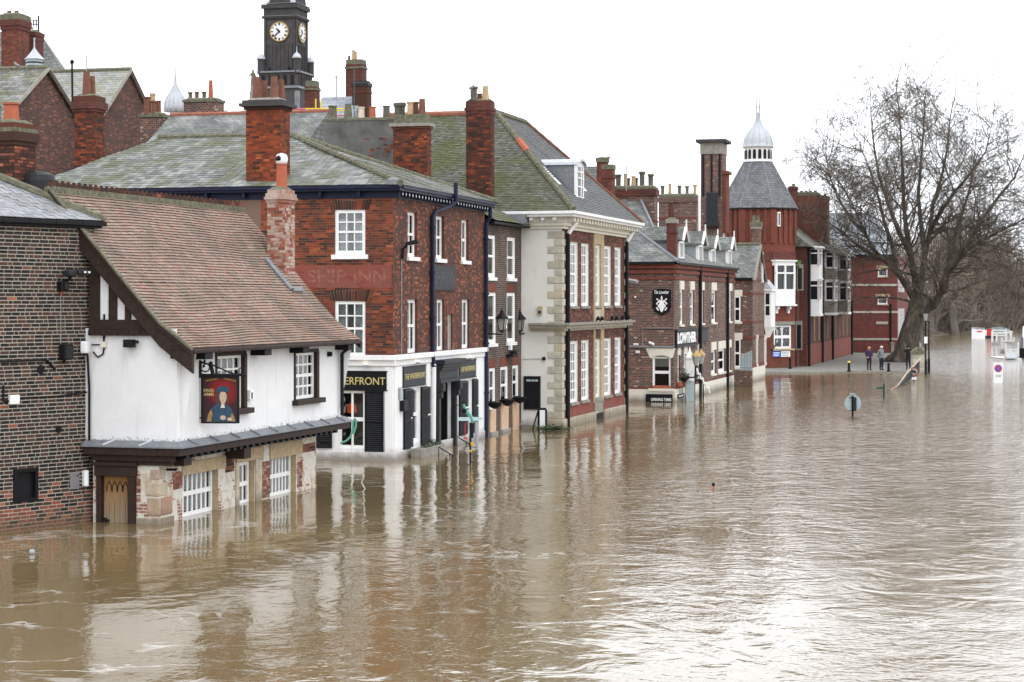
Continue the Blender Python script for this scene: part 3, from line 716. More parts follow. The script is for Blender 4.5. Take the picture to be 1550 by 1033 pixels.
# lower river wall
ops = [fB.rect(276, 330, 712, 790), fB.rect(361, 385, 701, 770), fB.rect(408, 448, 690, 760)]
ops = [(a, b, -.25, d) for a, b, c, d in ops]
wall(fB, 0, LB, -.4, ZL+.15, ops, ['rubble_plaster', 'stone_buff', 'interior'], B, rev=.3, deep=.9)
sl0 = fBl.s(141); dr = fBl.rect(151, 198, 716, 792); dop = (dr[0], dr[1], -.2, dr[3])
wall(fBl, sl0, 0, -.4, ZL+.15, [dop], ['rubble_plaster', 'brown_timber', 'interior'], B, rev=.14, deep=.16)
q = MB(); bk = Fac(fB.p(LB, 0), -fB.left().d); q.quad(fB.p(LB, -.4), fB.p(LB, -.4, -5), fB.p(LB, ZJ, -5), fB.p(LB, ZJ)); q.build('wall', 'rubble_plaster', B)
# dressed stones at the corner and brick nibs beside the openings
random.seed(11)
lw = B
for z, h, a, b in ((-.15, .28, .55, .75), (.18, .40, .30, .66), (.62, .30, .34, .42), (1.0, .22, .22, .3)):
    q = MB(); pts = [fB.p(.02, z, .02), fB.p(b, z, .02), fB.p(b, z, -.1), fB.p(.02, z, -.1)]
    o = fB.p(0, 0)+fB.n3()*.02+fBl.n3()*.02
    q.par(o+Z3*z-fB.n3()*a, fB.n3()*a, fB.d3()*.14, Z3*h); q.build('corner_stone', 'stone_patch', B, bevel=.02)
    q = MB(); q.fb(fB, .13, b, z, z+h, -.05, .022); q.build('corner_stone', 'stone_patch', B, bevel=.02)
def nib(f, u0, u1, v0, v1, mats, n=0):
    s0, s1, z0, z1 = f.rect(u0, u1, v0, v1); w_ = MB(); w_.fb(f, s0, s1, z0, z1, -.02, .004); b_ = w_.build('brick_patch', 'mortar_red_back', B)
    bricks(f, [(s0, z0), (s1, z0), (s1, z1), (s0, z1)], [], b_, mats, lambda s, z: int(random.random() < .5), n, L=.21, h=.06, g=.014, proud=.012, rank=lambda s, z: z)
nib(fB, 262, 276, 715, 742, ['brick_worn_red', 'brick_pale'], 20); nib(fB, 341, 354, 690, 716, ['brick_worn_red', 'brick_soot'], 20); nib(fB, 395, 408, 700, 755, ['brick_worn_red', 'brick_pale'], 40)
nib(fB, 450, 457, 700, 738, ['brick_worn_red', 'brick_pale'], 20); nib(fBl, 207, 213, 725, 760, ['brick_worn_red', 'brick_pale'], 20); nib(fBl, 222, 238, 738, 750, ['brick_worn_red', 'brick_worn_red'], 10); nib(fB, 457, 477, 673, 686, ['brick_soot', 'brick_worn_red'], 20)
# stone lintels and inner door surround
for u0, u1, v0, v1 in ((275, 341, 701, 721), (408, 457, 673, 696)):
    s0, s1, z0, z1 = fB.rect(u0, u1, v0, v1); q = MB(); q.fb(fB, s0, s1, z0, z1, -.25, .03); q.build('lintel', 'stone_buff', B, bevel=.015)
s0, s1, z0, z1 = fB.rect(356, 397, 685, 702); q = MB(); q.fb(fB, s0, s1, z0+.02, z1+.05, -.2, .05); li = q.build('door_lintel', 'stone_buff', B, bevel=.012)
for a, b in ((356, 361), (386, 395)):
    x0, x1 = fB.s(a), fB.s(b); q = MB(); q.fb(fB, x0, x1, -.3, z0+.018, -.2, .035); q.build('door_jamb', 'stone_patch', B, bevel=.012)
# tall white barred windows
for o, c in zip(ops, (8, 3, 8)):
    window(fB, (o[0]+.02, o[1]-.02, -.55, o[3]-.02), B, cols=(7 if c == 8 else 3), rows=(1, 1, 1), fw=.085, bar=.06, ins=.14, pane_each=True, curtain=('curtain_white', 0, 1, 'sides'))
# oak door in heavy frame
q = MB(); e = .13; a, b = dop[0], dop[1]; zt = dop[3]
q.fb(fBl, a-.07, a+.05, -.3, zt, -.14, .05); q.fb(fBl, b-.05, b+.14, -.3, zt, -.14, .07); q.fb(fBl, a-.1, b+.16, zt-.06, zt+.17, -.14, .09); q.fb(fBl, a-.14, b+.2, zt+.17, zt+.25, -.14, .13)
dfm = q.build('door_frame', 'brown_timber', B, bevel=.012)
q = MB(); q.fb(fBl, a+.05, b-.05, -.3, zt-.06, -.135, -.11); dd = q.build('door', 'oak_door', B)
n = 5; dw = (b-a-.1)/n
for i in range(n):
    x0 = a+.05+dw*i
    piece('plank', 'oak_door', fBl.p(x0+.006, -.3, -.095), fBl.d3()*(dw-.012), -fBl.n3()*.02, Z3*(zt-.34), dd)
    if 0 < i < 5:                                                                # pointed heads cut into the top rail
        cx = x0; pts = [fBl.p(cx-dw*.45, zt-.42, -.095), fBl.p(cx-dw*.4, zt-.3, -.095), fBl.p(cx, zt-.19, -.095), fBl.p(cx+dw*.4, zt-.3, -.095), fBl.p(cx+dw*.45, zt-.42, -.095)]
        q = MB(); q.tube(pts, .011, 5); q.build('arch_bead', 'brown_timber', dd)
q = MB(); q.fb(fBl, a+.05, a+.2, .02, .06, -.1, -.06); q.lathe(fBl.p(a+.1, .0, -.05), [(.05, 0), (.05, .1)], 10); q.build('latch', 'black_metal', dd)
# upper floor walls
uops = [fU.rect(327, 368, 536, 608), fU.rect(446, 478, 534, 604)]
z1u = fU.z(447, 606); z2u = fU.z(447, 534)
uops = [(uops[0][0], uops[0][1], z1u-.03, z2u+.05), (uops[1][0], uops[1][1], z1u, z2u)]
wall(fU, 0, LU, ZJ-.1, ZE+.1, uops, ['white_render', 'white_render', 'interior'], B, rev=.12)
zb1 = fUl.z(200, 505)
slu = fUl.s(120)
wall(fUl, slu, 0, ZJ-.1, ZE+.4, [], ['white_render', 'white_render', 'interior'], B)
# roof profile: steep slope with a bell-cast foot; w metres back from the eaves, height above them
PROF = [(0, 0), (.75, .56), (1.6, 1.47), (3.5, 3.60)]
fEv = fB.off(.86); sV0, sV1 = fEv.s(288), fEv.s(545); ZV = 3.93
def RB(s, w, h, out=0): return fEv.p(s, ZV+h, -w)
for k, ((w0, h0), (w1, h1)) in enumerate(zip(PROF, PROF[1:])):
    Ls = math.hypot(w1-w0, h1-h0); gg = Ls/round(Ls/.094)
    tiles([RB(sV0, w0, h0), RB(sV1, w0, h0), RB(sV1, w1, h1), RB(sV0, w1, h1)], fB.d3(), .168, gg, .016, B, 'tile_clay', 0, 'tile', start=k, lap=1.2, jit=.005, gap=.022)
q = MB(); wr, hr = PROF[-1]
q.quad(RB(sV1, wr, hr), RB(sV0, wr, hr), RB(sV0, 2*wr, 0), RB(sV1, 2*wr, 0)); q.build('roof', 'tile_clay', B)
for s in (sV0+.35, LU-.02):                                                    # gable ends
    q = MB(); q.poly([RB(s, w, h-.06) for w, h in PROF]+[RB(s, 2*wr, 0), RB(s, 2*wr, -2), RB(s, .4, -2)]); q.build('gable_wall', 'white_render', B)
# crested ridge tiles on a mortar bed
q = MB(); a0, a1 = RB(sV0, wr, hr), RB(sV1, wr, hr)
q.fb(fEv.off(-wr), sV0, sV1, ZV+hr-.12, ZV+hr+.05, -.13, .13); q.build('ridge_bedding', 'mossy_cement', B)
nr_ = 40
rg = MB()
for i in range(nr_):
    s0 = sV0+(sV1-sV0)*i/nr_; s1 = s0+(sV1-sV0)/nr_-.02; zr = ZV+hr+.04
    o = piece('ridge_tile', 'brick_soot' if random.random() < .85 else 'brick_worn_red', fEv.p(s0, zr, -wr+.05), fEv.d3()*(s1-s0), -fEv.n3()*.1, Z3*.11, B)
    piece('ridge_crest', 'brick_soot', fEv.p(s0+.03, zr+.11, -wr+.02), fEv.d3()*((s1-s0)*.42), -fEv.n3()*.04, Z3*.05, B)
# bargeboard along the near verge, mossy verge above it
def strip(f0, s, offs, name, mat, ow):
    m = MB(); pr = [(-.05, -.03)]+PROF[1:]
    for (w0, h0), (w1, h1) in zip(pr, pr[1:]):
        A_ = [RB(s, w0, h0+offs[0]), RB(s, w1, h1+offs[0]), RB(s, w1, h1+offs[1]), RB(s, w0, h0+offs[1])]
        m.prism(A_, fB.d3()*ow)
    return m.build(name, mat, B)
strip(fB, sV0, (-.52, -.07), 'bargeboard', 'brown_timber', .10)
strip(fB, sV0-.05, (-.10, .0), 'verge_moulding', 'brown_timber', .09)
strip(fB, sV0-.07, (.0, .06), 'verge_mortar', 'mossy_cement', .12)
strip(fB, sV1-.10, (-.2, -.02), 'bargeboard', 'brown_timber', .10)
q = MB(); fT = fUl.off(.0)                                                        # foot of the board, cut square over the corner
q.fb(fT, fT.s(262)-.02, fT.s(282), fT.z(262, 543), fT.z(262, 520), -.02, .10); q.build('bargeboard_foot', 'brown_timber', B)
# timber frame of the gable
fg = fUl.off(.012)
def beam(u0, u1, v0, v1, o=.05, name='timber_beam', mat='brown_timber'):
    s0, s1, z0, z1 = fg.rect(u0, u1, v0, v1); q = MB(); q.fb(fg, s0, s1, z0, z1, -.02, o); q.build(name, mat, B, bevel=.006)
q = MB(); q.poly([fg.p(fg.s(140), fg.z(140, 507), 0), fg.p(fg.s(232), fg.z(232, 507), 0), fg.p(fg.s(205), fg.z(205, 475), 0), fg.p(fg.s(140), fg.z(140, 395), 0)]); q.build('infill_panel', 'white_render', B)
beam(136, 232, 484, 499); beam(136, 238, 499, 508, .09); beam(136, 152, 400, 485, .045, 'timber_stud'); beam(165.5, 178, 425, 485, .045, 'timber_stud'); beam(190, 199, 455, 485, .045, 'timber_stud')
for u in (140, 156, 173, 190, 208): beam(u, u+7, 499, 508, .12, 'joist_end')
# eaves: soffit board, gutter, dark beam ends
q = MB(); q.fb(fU, -.2, LU+.35, ZE-.06, ZE-.02, -.05, .42); q.build('soffit', 'brown_timber', B)
q = MB()
for k in range(8): a = sV0+.05+(sV1-sV0-.05)*k/8; q.fb(fEv, a, a+(sV1-sV0)/8-.006, ZV-.11, ZV-.015, -.06, .07)
q.build('gutter', 'brown_timber', B, bevel=.02)
for u in (287, 379, 438, 507):
    s = fU.s(u); q = MB(); q.fb(fU, s, s+.42, ZE-.30, ZE-.07, -.02, .38); q.build('beam_end', 'black_paint', B, bevel=.01)
q = MB(); q.lathe(fU.p(fU.s(496), fU.z(496, 540), .06), [(.05, 0), (.08, .05), (.06, .13)], 10); q.build('vent_cowl', 'black_metal', B)
# upper windows in dark frames
for k, o in enumerate(uops):
    q = MB(); e = .09
    q.fb(fU, o[0]-e*.6, o[0]+.02, o[2], o[3], -.1, .035); q.fb(fU, o[1]-.02, o[1]+e*1.6, o[2], o[3], -.1, .05); q.fb(fU, o[0]-e*.6, o[1]+e*1.6, o[3]-.02, o[3]+.07, -.1, .035)
    q.fb(fU, o[0]-.16, o[1]+.32, o[2]-.13, o[2]-.0, -.1, .16)
    fr_ = q.build('window_surround', 'brown_timber', B, bevel=.01)
    window(fU, (o[0]+.02, o[1]-.02, o[2]+.01, o[3]-.02), B, cols=4 if k == 0 else 4, rows=(2, 2), fw=.07, bar=.045, ins=.05, curtain=('curtain_white', .0, 1, 'sides'))
# lead-covered jetty ledge on a deep moulded beam, both faces
ZB0 = fB.z(240, 700); L0 = -.0
q = MB(); o1 = .62; q.fb(fB, -.22, LU+.4, 1.54, 1.74, .1, o1); q.fb(fBl, sl0-.12, .1, 1.54, 1.742, -.1, .22); q.build('jetty_fascia', 'brown_timber', B, bevel=.012)
q = MB(); q.fb(fBl, sl0+.02, .4, 1.40, 1.54, -.05, .12); q.fb(fBl, sl0+.1, .35, 1.31, 1.40, -.05, .06); q.build('jetty_moulding', 'brown_timber', B, bevel=.012)
q = MB(); q.fb(fB, .3, LB+.1, 1.44, 1.53, -.02, .30); q.build('bressumer', 'brown_timber', B)
for k in range(26):
    s = .25+k*.36; q = MB(); q.fb(fB, s, s+.16, 1.46, 1.535, .3, .56); q.build('joist_end', 'black_paint', B)
# sloped lead sheets with rolls
o_hi, o_lo, zh, zl = .44, .70, 1.86, 1.745
q = MB()
q.add([fB.p(-.26, zl, o_lo), fB.p(LU+.42, zl, o_lo), fB.p(LU+.42, zh, o_hi), fB.p(-.05, zh, o_hi), fB.p(-.26, zl-.03, o_lo), fB.p(LU+.42, zl-.03, o_lo), fB.p(LU+.42, zl-.03, .1), fB.p(-.05, zl-.03, .1)],
      [(0, 1, 2, 3), (4, 5, 1, 0), (5, 6, 2, 1), (7, 6, 5, 4)])
q.add([fBl.p(sl0-.16, zl, .27), fBl.p(o_lo, zl, .27), fBl.p(o_hi, zh, .04), fBl.p(sl0-.16, zh, .04), fBl.p(sl0-.16, zl-.03, .27), fBl.p(o_lo, zl-.03, .27), fBl.p(sl0-.16, zl-.03, .0), fBl.p(o_hi, zl-.03, .0)],
      [(0, 1, 2, 3), (4, 5, 1, 0), (6, 7, 5, 4), (6, 4, 0, 3)])
q.build('lead_flashing', 'lead', B)
for k in range(9):
    s = .55+k*1.13; q = MB(); q.tube([fB.p(s, zh+.02, o_hi-.02), fB.p(s+.0, zl+.015, o_lo+.01)], .028, 7); q.build('lead_roll', 'lead', B)
for k in (.35, 1.25):
    s = -k; q = MB(); q.tube([fBl.p(s+.2, zh+.015, .03), fBl.p(s, zl+.015, .28)], .028, 7); q.build('lead_roll', 'lead_pale', B)
q = MB(); q.fb(fB, .35, .75, 1.28, 1.46, .02, .45); q.build('bracket', 'brown_timber', B); q = MB(); q.fb(fB, 3.5, 3.9, 1.2, 1.46, .02, .5); q.build('bracket', 'brown_timber', B)
# downpipe at the far end
pipe([fU.p(LU-.05, ZE-.1, .38), fU.p(LU-.02, ZE-.25, .3), fU.p(LU-.02, ZE-.4, .1), fU.p(LU-.02, 1.9, .1)], .05, 'black_metal', B)
# chimney of the inn
chimney(B, 404.5, 431, 287, 425, 53.6, .75, 'brick_pale', caps=[(.10, .10, .04, 'brick_pale'), (.2, .07, .07, 'brick_pale'), (.27, .08, .03, 'brick_pale')], flaunch='mossy_cement',
        pots=[], drop=1.3, geo=(['brick_pale', 'brick_worn_red'], lambda s, z: int(random.random() < .25), 120, .34))
ch = [c for c in B.children if c.name.startswith('chimney')][0]
cc = Wp(426.5, 286, 53.95); q = MB(); q.lathe(cc, [(.15, 0), (.14, .62), (.155, .66)], 16); q.build('chimney_pot', 'orange_clay', ch)
q = MB(); q.lathe(cc+np.array([0, 0, .66]), [(.10, 0), (.15, .04), (.17, .16), (.13, .27), (.02, .31)], 16); q.build('cowl', 'sign_white', ch, smooth=True)
q = MB(); q.add([cc+np.array([-.08, -.05, .84]), ], []) if False else q.lathe(cc+np.array([-.055, -.075, .72]), [(.02, 0), (.10, .05), (.11, .12), (.02, .21)], 14); q.build('cowl_mouth', 'black_metal', ch, smooth=True)
# lead flashing round it
q = MB(); R0 = RB(fEv.s(396), 2.2, 0)
def onroof(s, w):
    for (w0, h0), (w1, h1) in zip(PROF, PROF[1:]):
        if w <= w1: return RB(s, w, h0+(h1-h0)*(w-w0)/(w1-w0)+.04)
sc_ = 9.0
for (sa, wa), (sb, wb) in (((8.95, 2.2), (8.95, 1.45)), ((8.95, 1.45), (9.6, 1.45))):
    a_, b_ = onroof(sa, wa), onroof(sb, wb); m2 = MB(); m2.tube([a_, b_], .09, 6); m2.build('chimney_flashing', 'lead', B)
# things fixed to the inn
T, s, z = gadget('alarm_box', 'small white alarm box on the white inn wall beside the hanging sign', 'alarm box', fU, 375, 598)
q = MB(); q.fb(fU, s-.11, s+.13, z-.12, z+.12, .005, .12); q.build('case', 'sign_white', T, bevel=.015); q = MB(); q.fb(fU, s-.06, s+.02, z-.09, z+.06, .12, .126); q.build('badge', 'charcoal_paint', T)
T, s, z = gadget('security_camera', 'white security camera where the brick wall meets the inn', 'camera', fUl, 137, 526)
q = MB(); q.fb(fUl, s-.1, s+.06, z-.13, z+.14, .1, .3); q.build('camera_body', 'sign_white', T, bevel=.03); q = MB(); q.tube([fUl.p(s, z-.1, .2), fUl.p(s-.02, z-.2, .1), fUl.p(s, z-.9, .06), fUl.p(s, z-2.2, .06)], .03); q.build('conduit', 'black_metal', T)
q = MB(); q.fb(fUl, s+.27, s+.42, z-.0, z+.13, .005, .06); q.build('connection_box', 'cream_paint', T); q = MB(); q.tube([fUl.p(s+.35, z+.1, .03), fUl.p(s+.36, z+.75, .03)], .025); q.tube([fUl.p(s+.05, z+.06, .03), fUl.p(s+.3, z+.06, .03)], .015); q.tube([fUl.p(s+.08, z-.1, .03), fUl.p(s+.2, z-.22, .03), fUl.p(s+.33, z-.15, .03), fUl.p(s+.36, z, .03)], .018); q.build('cable', 'black_metal', T)
T, s, z = gadget('wall_lamp', 'black square floodlight on the white gable wall above the jetty', 'light', fUl, 201, 520)
q = MB(); q.fb(fUl, s-.12, s+.12, z-.09, z+.09, .08, .25); q.build('lamp_head', 'black_metal', T, bevel=.015); q = MB(); q.tube([fUl.p(s, z, 0), fUl.p(s, z, .1)], .03); q.fb(fUl, s+.1, s+.2, z+.0, z+.07, .1, .2); q.build('bracket', 'black_metal', T)
for (f, u, v, lb) in ((fB, 252, 711, 'round cream floodlight on the corner stones beside the oak door'), (fB, 486, 671, 'round cream floodlight under the far end of the jetty ledge')):
    s, z = on(f, u, v); T = thing('spotlight', lb, 'light', f.p(s, z, .1)); c = f.p(s, z, .25); ax = unit(f.n3()*.35+np.array([-.2, -1, 0]))
    q = MB(); q.tube([c-ax*.1, c-ax*.02, c+ax*.1, c+ax*.12, c+ax*.1], [.05, .13, .15, .13, .10], 14); q.build('lamp_head', 'cream_paint', T); q = MB(); q.tube([f.p(s, z, -.02), c-ax*.05], .03); q.build('bracket', 'black_metal', T)

# ---- hanging sign of the inn
fS = Fac(Wp(299, 641, 45.2), unit((1, -.02)))
S = thing('hanging_pub_sign', 'painted portrait pub sign lettered KINGS ARMS hanging from iron bracket', 'sign', fS.p(.5, 0))
r = fS.rect(305, 361.5, 570, 641)
s0, s1, z0, z1 = r
q = MB(); q.fb(fS, s0, s1, z0, z1, -.045, 0); bd = q.build('sign_board', 'sign_maroon' if 'sign_maroon' in M else 'black_paint', S)
t = NT('sign_maroon'); uv = t.n('TexCoord').outputs['Object']
ctr = t.n('VectorMath', {0: uv, 1: (0.05, 0, .72)}, operation='DISTANCE').outputs['Value']
col = t.ramp(t.math('ADD', ctr, t.math('MULTIPLY', t.math('SUBTRACT', t.noise(uv, 9, 3), .5), .12)), [(.08, (.30, .008, .008)), (.24, (.17, .006, .008)), (.38, (.04, .006, .010)), (.6, (.022, .008, .013))]); t.out(col, .5)
bd.data.materials[0] = M['sign_maroon']
q = MB(); e = .035
q.fb(fS, s0-.01, s0+e, z0, z1, -.055, .015); q.fb(fS, s1-e, s1+.01, z0, z1, -.055, .015); q.fb(fS, s0+e, s1-e, z0-.004, z0+e*.6, -.055, .012); q.fb(fS, s0+e, s1-e, z1-e, z1+.01, -.055, .012); q.build('sign_frame', 'black_paint', S)
plain('portrait_blue', (.02, .055, .10), .5, .3, 9); plain('portrait_skin', (.50, .36, .27), .5, .1, 9); plain('portrait_hair', (.06, .04, .03), .5, .2, 9); plain('portrait_gold', (.28, .17, .05), .5, .3, 25); plain('portrait_white', (.6, .58, .52), .5, .1, 9)
def art(pts, mat, o, name):
    q = MB(); q.prism([fS.p(s0+a*(s1-s0), z0+b*(z1-z0), o) for a, b in pts], fS.n3()*.004); q.build(name, mat, bd)
def ell(cx, cy, rx, ry, n=16): return [(cx+math.cos(a)*rx, cy+math.sin(a)*ry) for a in np.linspace(0, 2*math.pi, n+1)[:-1]]
# a plain painted figure in a cap and blue gown
art([(.12, .03), (.93, .03), (.86, .22), (.76, .36), (.60, .43), (.44, .42), (.28, .34), (.16, .18)], 'portrait_blue', .002, 'painted_gown')
art([(.15, .04), (.26, .04), (.30, .2), (.26, .3), (.19, .2)], 'portrait_gold', .0065, 'painted_sleeve'); art([(.80, .04), (.90, .04), (.87, .14), (.82, .22), (.78, .18)], 'portrait_gold', .0065, 'painted_sleeve')
art([(.38, .43), (.48, .40), (.50, .62), (.46, .74), (.40, .66)], 'portrait_hair', .0065, 'painted_hair'); art([(.66, .42), (.72, .45), (.72, .62), (.68, .68), (.64, .6)], 'portrait_hair', .0065, 'painted_hair')
art(ell(.58, .56, .095, .135), 'portrait_skin', .0108, 'painted_face'); art([(.53, .36), (.62, .36), (.62, .46), (.53, .46)], 'portrait_skin', .0107, 'painted_neck'); art([(.51, .33), (.64, .33), (.60, .39), (.54, .39)], 'portrait_white', .0112, 'painted_collar')
art([(.38, .66), (.42, .76), (.56, .80), (.70, .78), (.76, .70), (.72, .655), (.56, .675)], 'portrait_blue', .0150, 'painted_cap')
for x in (.55, .62): art(ell(x, .585, .012, .009, 8), 'portrait_hair', .0150, 'painted_eye')
art([(.59, .585), (.605, .53), (.58, .53)], 'portrait_hair', .0151, 'painted_nose') if False else art([(.555, .497), (.61, .497), (.60, .487), (.565, .487)], 'red_lamp', .0150, 'painted_mouth')
art(ell(.58, .12, .075, .05), 'portrait_skin', .0108, 'painted_hand'); art(ell(.76, .09, .07, .035), 'portrait_skin', .0108, 'painted_hand')
for a, b in (((.10, .90), (.42, .95)), ((.60, .95), (.92, .90))):
    pts = [fS.p(s0+(a[0]+(b[0]-a[0])*k/14)*(s1-s0), z0+(a[1]+(b[1]-a[1])*k/14+.022*math.sin(k*2.2))*(z1-z0), .004) for k in range(15)]
    q = MB(); q.tube(pts, .012, 4); q.build('painted_scroll', 'portrait_gold', bd)
w_ = s1-s0; h_ = z1-z0
text_mesh('KINGS', fS, s0+.06*w_, s0+.33*w_, z0+.67*h_, z0+.735*h_, .004, .004, .012).build('lettering', 'letter_gold', bd)
text_mesh('ARMS', fS, s0+.06*w_, s0+.33*w_, z0+.585*h_, z0+.65*h_, .004, .004, .012).build('lettering', 'letter_gold', bd)
q = MB(); zb = fS.z(302, 568)
q.fb(fS, fS.s(298), fS.s(305), fS.z(298, 572), fS.z(298, 546), -.06, .02); q.tube([fS.p(fS.s(299), zb, -.02), fS.p(fS.s(372), zb, -.02)], .03, 8)
for u in (313, 352): q.tube([fS.p(fS.s(u), zb, -.02), fS.p(fS.s(u), z1, -.02)], .018, 6)
def curl(cu, cv, r0, turns, a0):
    return [fS.p(fS.s(cu)+math.cos(a0+t*turns*6.283)*r0*(1-.6*t), fS.z(cu, cv)+math.sin(a0+t*turns*6.283)*r0*(1-.6*t), -.02) for t in np.linspace(0, 1, 18)]
q.tube(curl(311, 556, .14, 1.3, 1.5), .017, 5); q.tube(curl(364, 561, .09, 1.2, 3.0), .015, 5)
q.tube([fS.p(fS.s(305), fS.z(305, 549), -.02), fS.p(fS.s(322), fS.z(322, 553), -.02), fS.p(fS.s(340), fS.z(340, 561), -.02), fS.p(fS.s(358), zb, -.02)], .018, 5)
q.tube([fS.p(fS.s(309), fS.z(309, 556), -.02), fS.p(fS.s(310), fS.z(310, 535), .0)], .014, 5)
q.tube([fS.p(fS.s(322), zb, -.02), fS.p(fS.s(319), fS.z(319, 548), .03)], .05, 6)
q.build('bracket', 'black_metal', S)
q = MB(); q.tube([fS.p(s0, z0+.12, -.02), fS.p(s0-.13, z0+.12, -.02)], .015, 5); q.build('stay', 'black_metal', S)
# ================================================================ C: the red brick riverside inn with white ground floor
fC = Fac(G(595, 697.5), vp(1540)); fCl = fC.left(); LC = 10.95
C = thing('red_brick_inn', 'three storey red brick inn with white painted ground floor and slate hip roof', 'building', fC.p(4, 0))
ZF, ZC = 3.19, 8.42; sC0 = fCl.s(40)
upA = fCl.rect(507, 553, 318, 386); upB = fCl.rect(507, 553, 456, 545)
opl = [upA, (upB[0], upB[1], ZF+.05, upB[3])]
wl = wall(fCl, sC0, 0, ZF, ZC, opl, ['mortar_red_back', 'brick_red_river', 'interior'], C, rev=.1)
band = (fCl.s(400), fCl.s(593), fCl.z(595, 436), fCl.z(595, 401))
lint = (upB[0]-.15, upB[1]+.15, upB[3], fCl.z(507, 440))
linA = (upA[0]-.12, upA[1]+.12, upA[3], upA[3]+.28)
def pickC(s, z):
    q = random.random()
    if z < band[2]: return 1 if q < .30 else 0
    return 1 if q < (.28 if z < 7.4 else .12) else 0
bricks(fCl, [(fCl.s(395), ZF), (0, ZF), (0, ZC), (fCl.s(395), ZC)], opl+[band, lint, linA], wl, ['brick_orange_red', 'brick_soot'], pickC, 300, L=.225, h=.068, g=.011, proud=.006, rank=lambda s, z: abs(z-5.2)+(0 if s > fCl.s(440) else 9))
# splayed brick arches over the windows
for r in (lint, linA):
    n = 15; cx = (r[0]+r[1])/2
    for i in range(n):
        x = r[0]+(r[1]-r[0])*(i+.5)/n; lean = (x-cx)*.35; w_ = (r[1]-r[0])/n*.82
        piece('arch_brick', 'brick_soot' if random.random() < .75 else 'brick_orange_red', fCl.p(x-w_/2, r[2], .012), fCl.d3()*w_, -fCl.n3()*.03, Z3*(r[3]-r[2])+fCl.d3()*lean, wl)
q = MB(); q.fb(fCl, band[0], band[1], band[2], band[3], -.02, .012); bp = q.build('painted_band', 'brick_flat_red', C)
text_mesh('SHIP', fCl, fCl.s(466), fCl.s(524), band[2]+.16, band[3]-.14, .012, .004, .02).build('lettering', 'letter_ghost', bp); text_mesh('INN', fCl, fCl.s(536), fCl.s(584), band[2]+.16, band[3]-.14, .012, .004, .02).build('lettering', 'letter_ghost', bp)
window(fCl, upA, C, 3, (2, 2), fw=.11, bar=.04, ins=.03, sill=.14, curtain=('curtain_white', 0, .8, 'sides'))
window(fCl, opl[1], C, 3, (2, 2), fw=.10, bar=.04, ins=.03, curtain=('curtain_white', 0, 1, 'sides'))
# river face, brick
def rw(us, v0, v1, ut): return fC.s(us), fC.s(ut), fC.z(us, v1), fC.z(us, v0)
w1 = rw(617, 320, 389, 631.5); w2 = (fC.s(660), fC.s(672.5), w1[2], w1[3]); w3 = (fC.s(698.5), fC.s(709.5), w1[2], w1[3])
l1 = rw(617, 453.5, 541, 631.5); zl0 = ZF+.12
l1 = (l1[0], l1[1], zl0, l1[3]); l2 = (fC.s(661), fC.s(672.5), zl0, l1[3]); l3 = (fC.s(699), fC.s(710.5), zl0, l1[3]); l4 = (fC.s(678), fC.s(684.5), zl0, fC.z(678, 476))
wall(fC, 0, LC, ZF, ZC, [w1, w2, w3, l1, l2, l3, l4], ['brick_red_river', 'brick_plum', 'interior'], C, rev=.14)
for r in (w1, w2, w3): window(fC, r, C, 2, (1, 1), fw=.11, bar=.05, ins=.10, sill=.12, pane_each=False, curtain=('curtain_white', .5, 1, 'sides'))
for r in (l1, l2, l3): window(fC, r, C, 2, (1, 1), fw=.11, bar=.05, ins=.08, pane_each=False, curtain=('curtain_white', 0, .6, 'sides'))
q = MB(); q.fb(fC, l4[0], l4[1], l4[2], l4[3], -.12, -.05); q.build('blocked_window', 'stone_grey', C); q = MB(); q.fb(fC, l4[0], l4[0]+.1, l4[2], l4[3], -.05, -.02); q.build('window_jamb', 'white_frame', C)
q = MB(); q.fb(fC, fC.s(676)-.05, fC.s(685)+.1, fC.z(678, 476), fC.z(678, 462), -.02, .02); q.build('lintel', 'brick_bright_red', C)
for r in (w1, w2, w3, l1, l2, l3):                                                    # rubbed brick flat arches
    q = MB(); n = 9
    for i in range(n): x = r[0]-.1+(r[1]-r[0]+.2)*i/n; q.fb(fC, x, x+(r[1]-r[0]+.2)/n-.012, r[3], r[3]+.3, -.02, .008)
    q.build('window_arch', ['brick_red_river'], C)
# dark plaque, ghost lettered
r = fC.rect(654, 687, 403, 437); q = MB(); q.fb(fC, r[0]-.08, r[1]+.08, r[2]-.06, r[3]+.06, .002, .05); pl = q.build('plaque', 'stone_dark', C); q = MB(); q.fb(fC, r[0], r[1], r[2], r[3], .05, .056); q.build('plaque_face', 'charcoal_paint', pl)
for k, (a, b) in enumerate(((.55, .85), )): text_mesh('SHIP INN', fC, r[0]+.15, r[1]-.15, r[2]+.22*(r[3]-r[2]), r[2]+.78*(r[3]-r[2]), .056, .006, .01).build('lettering', 'letter_slate', pl)
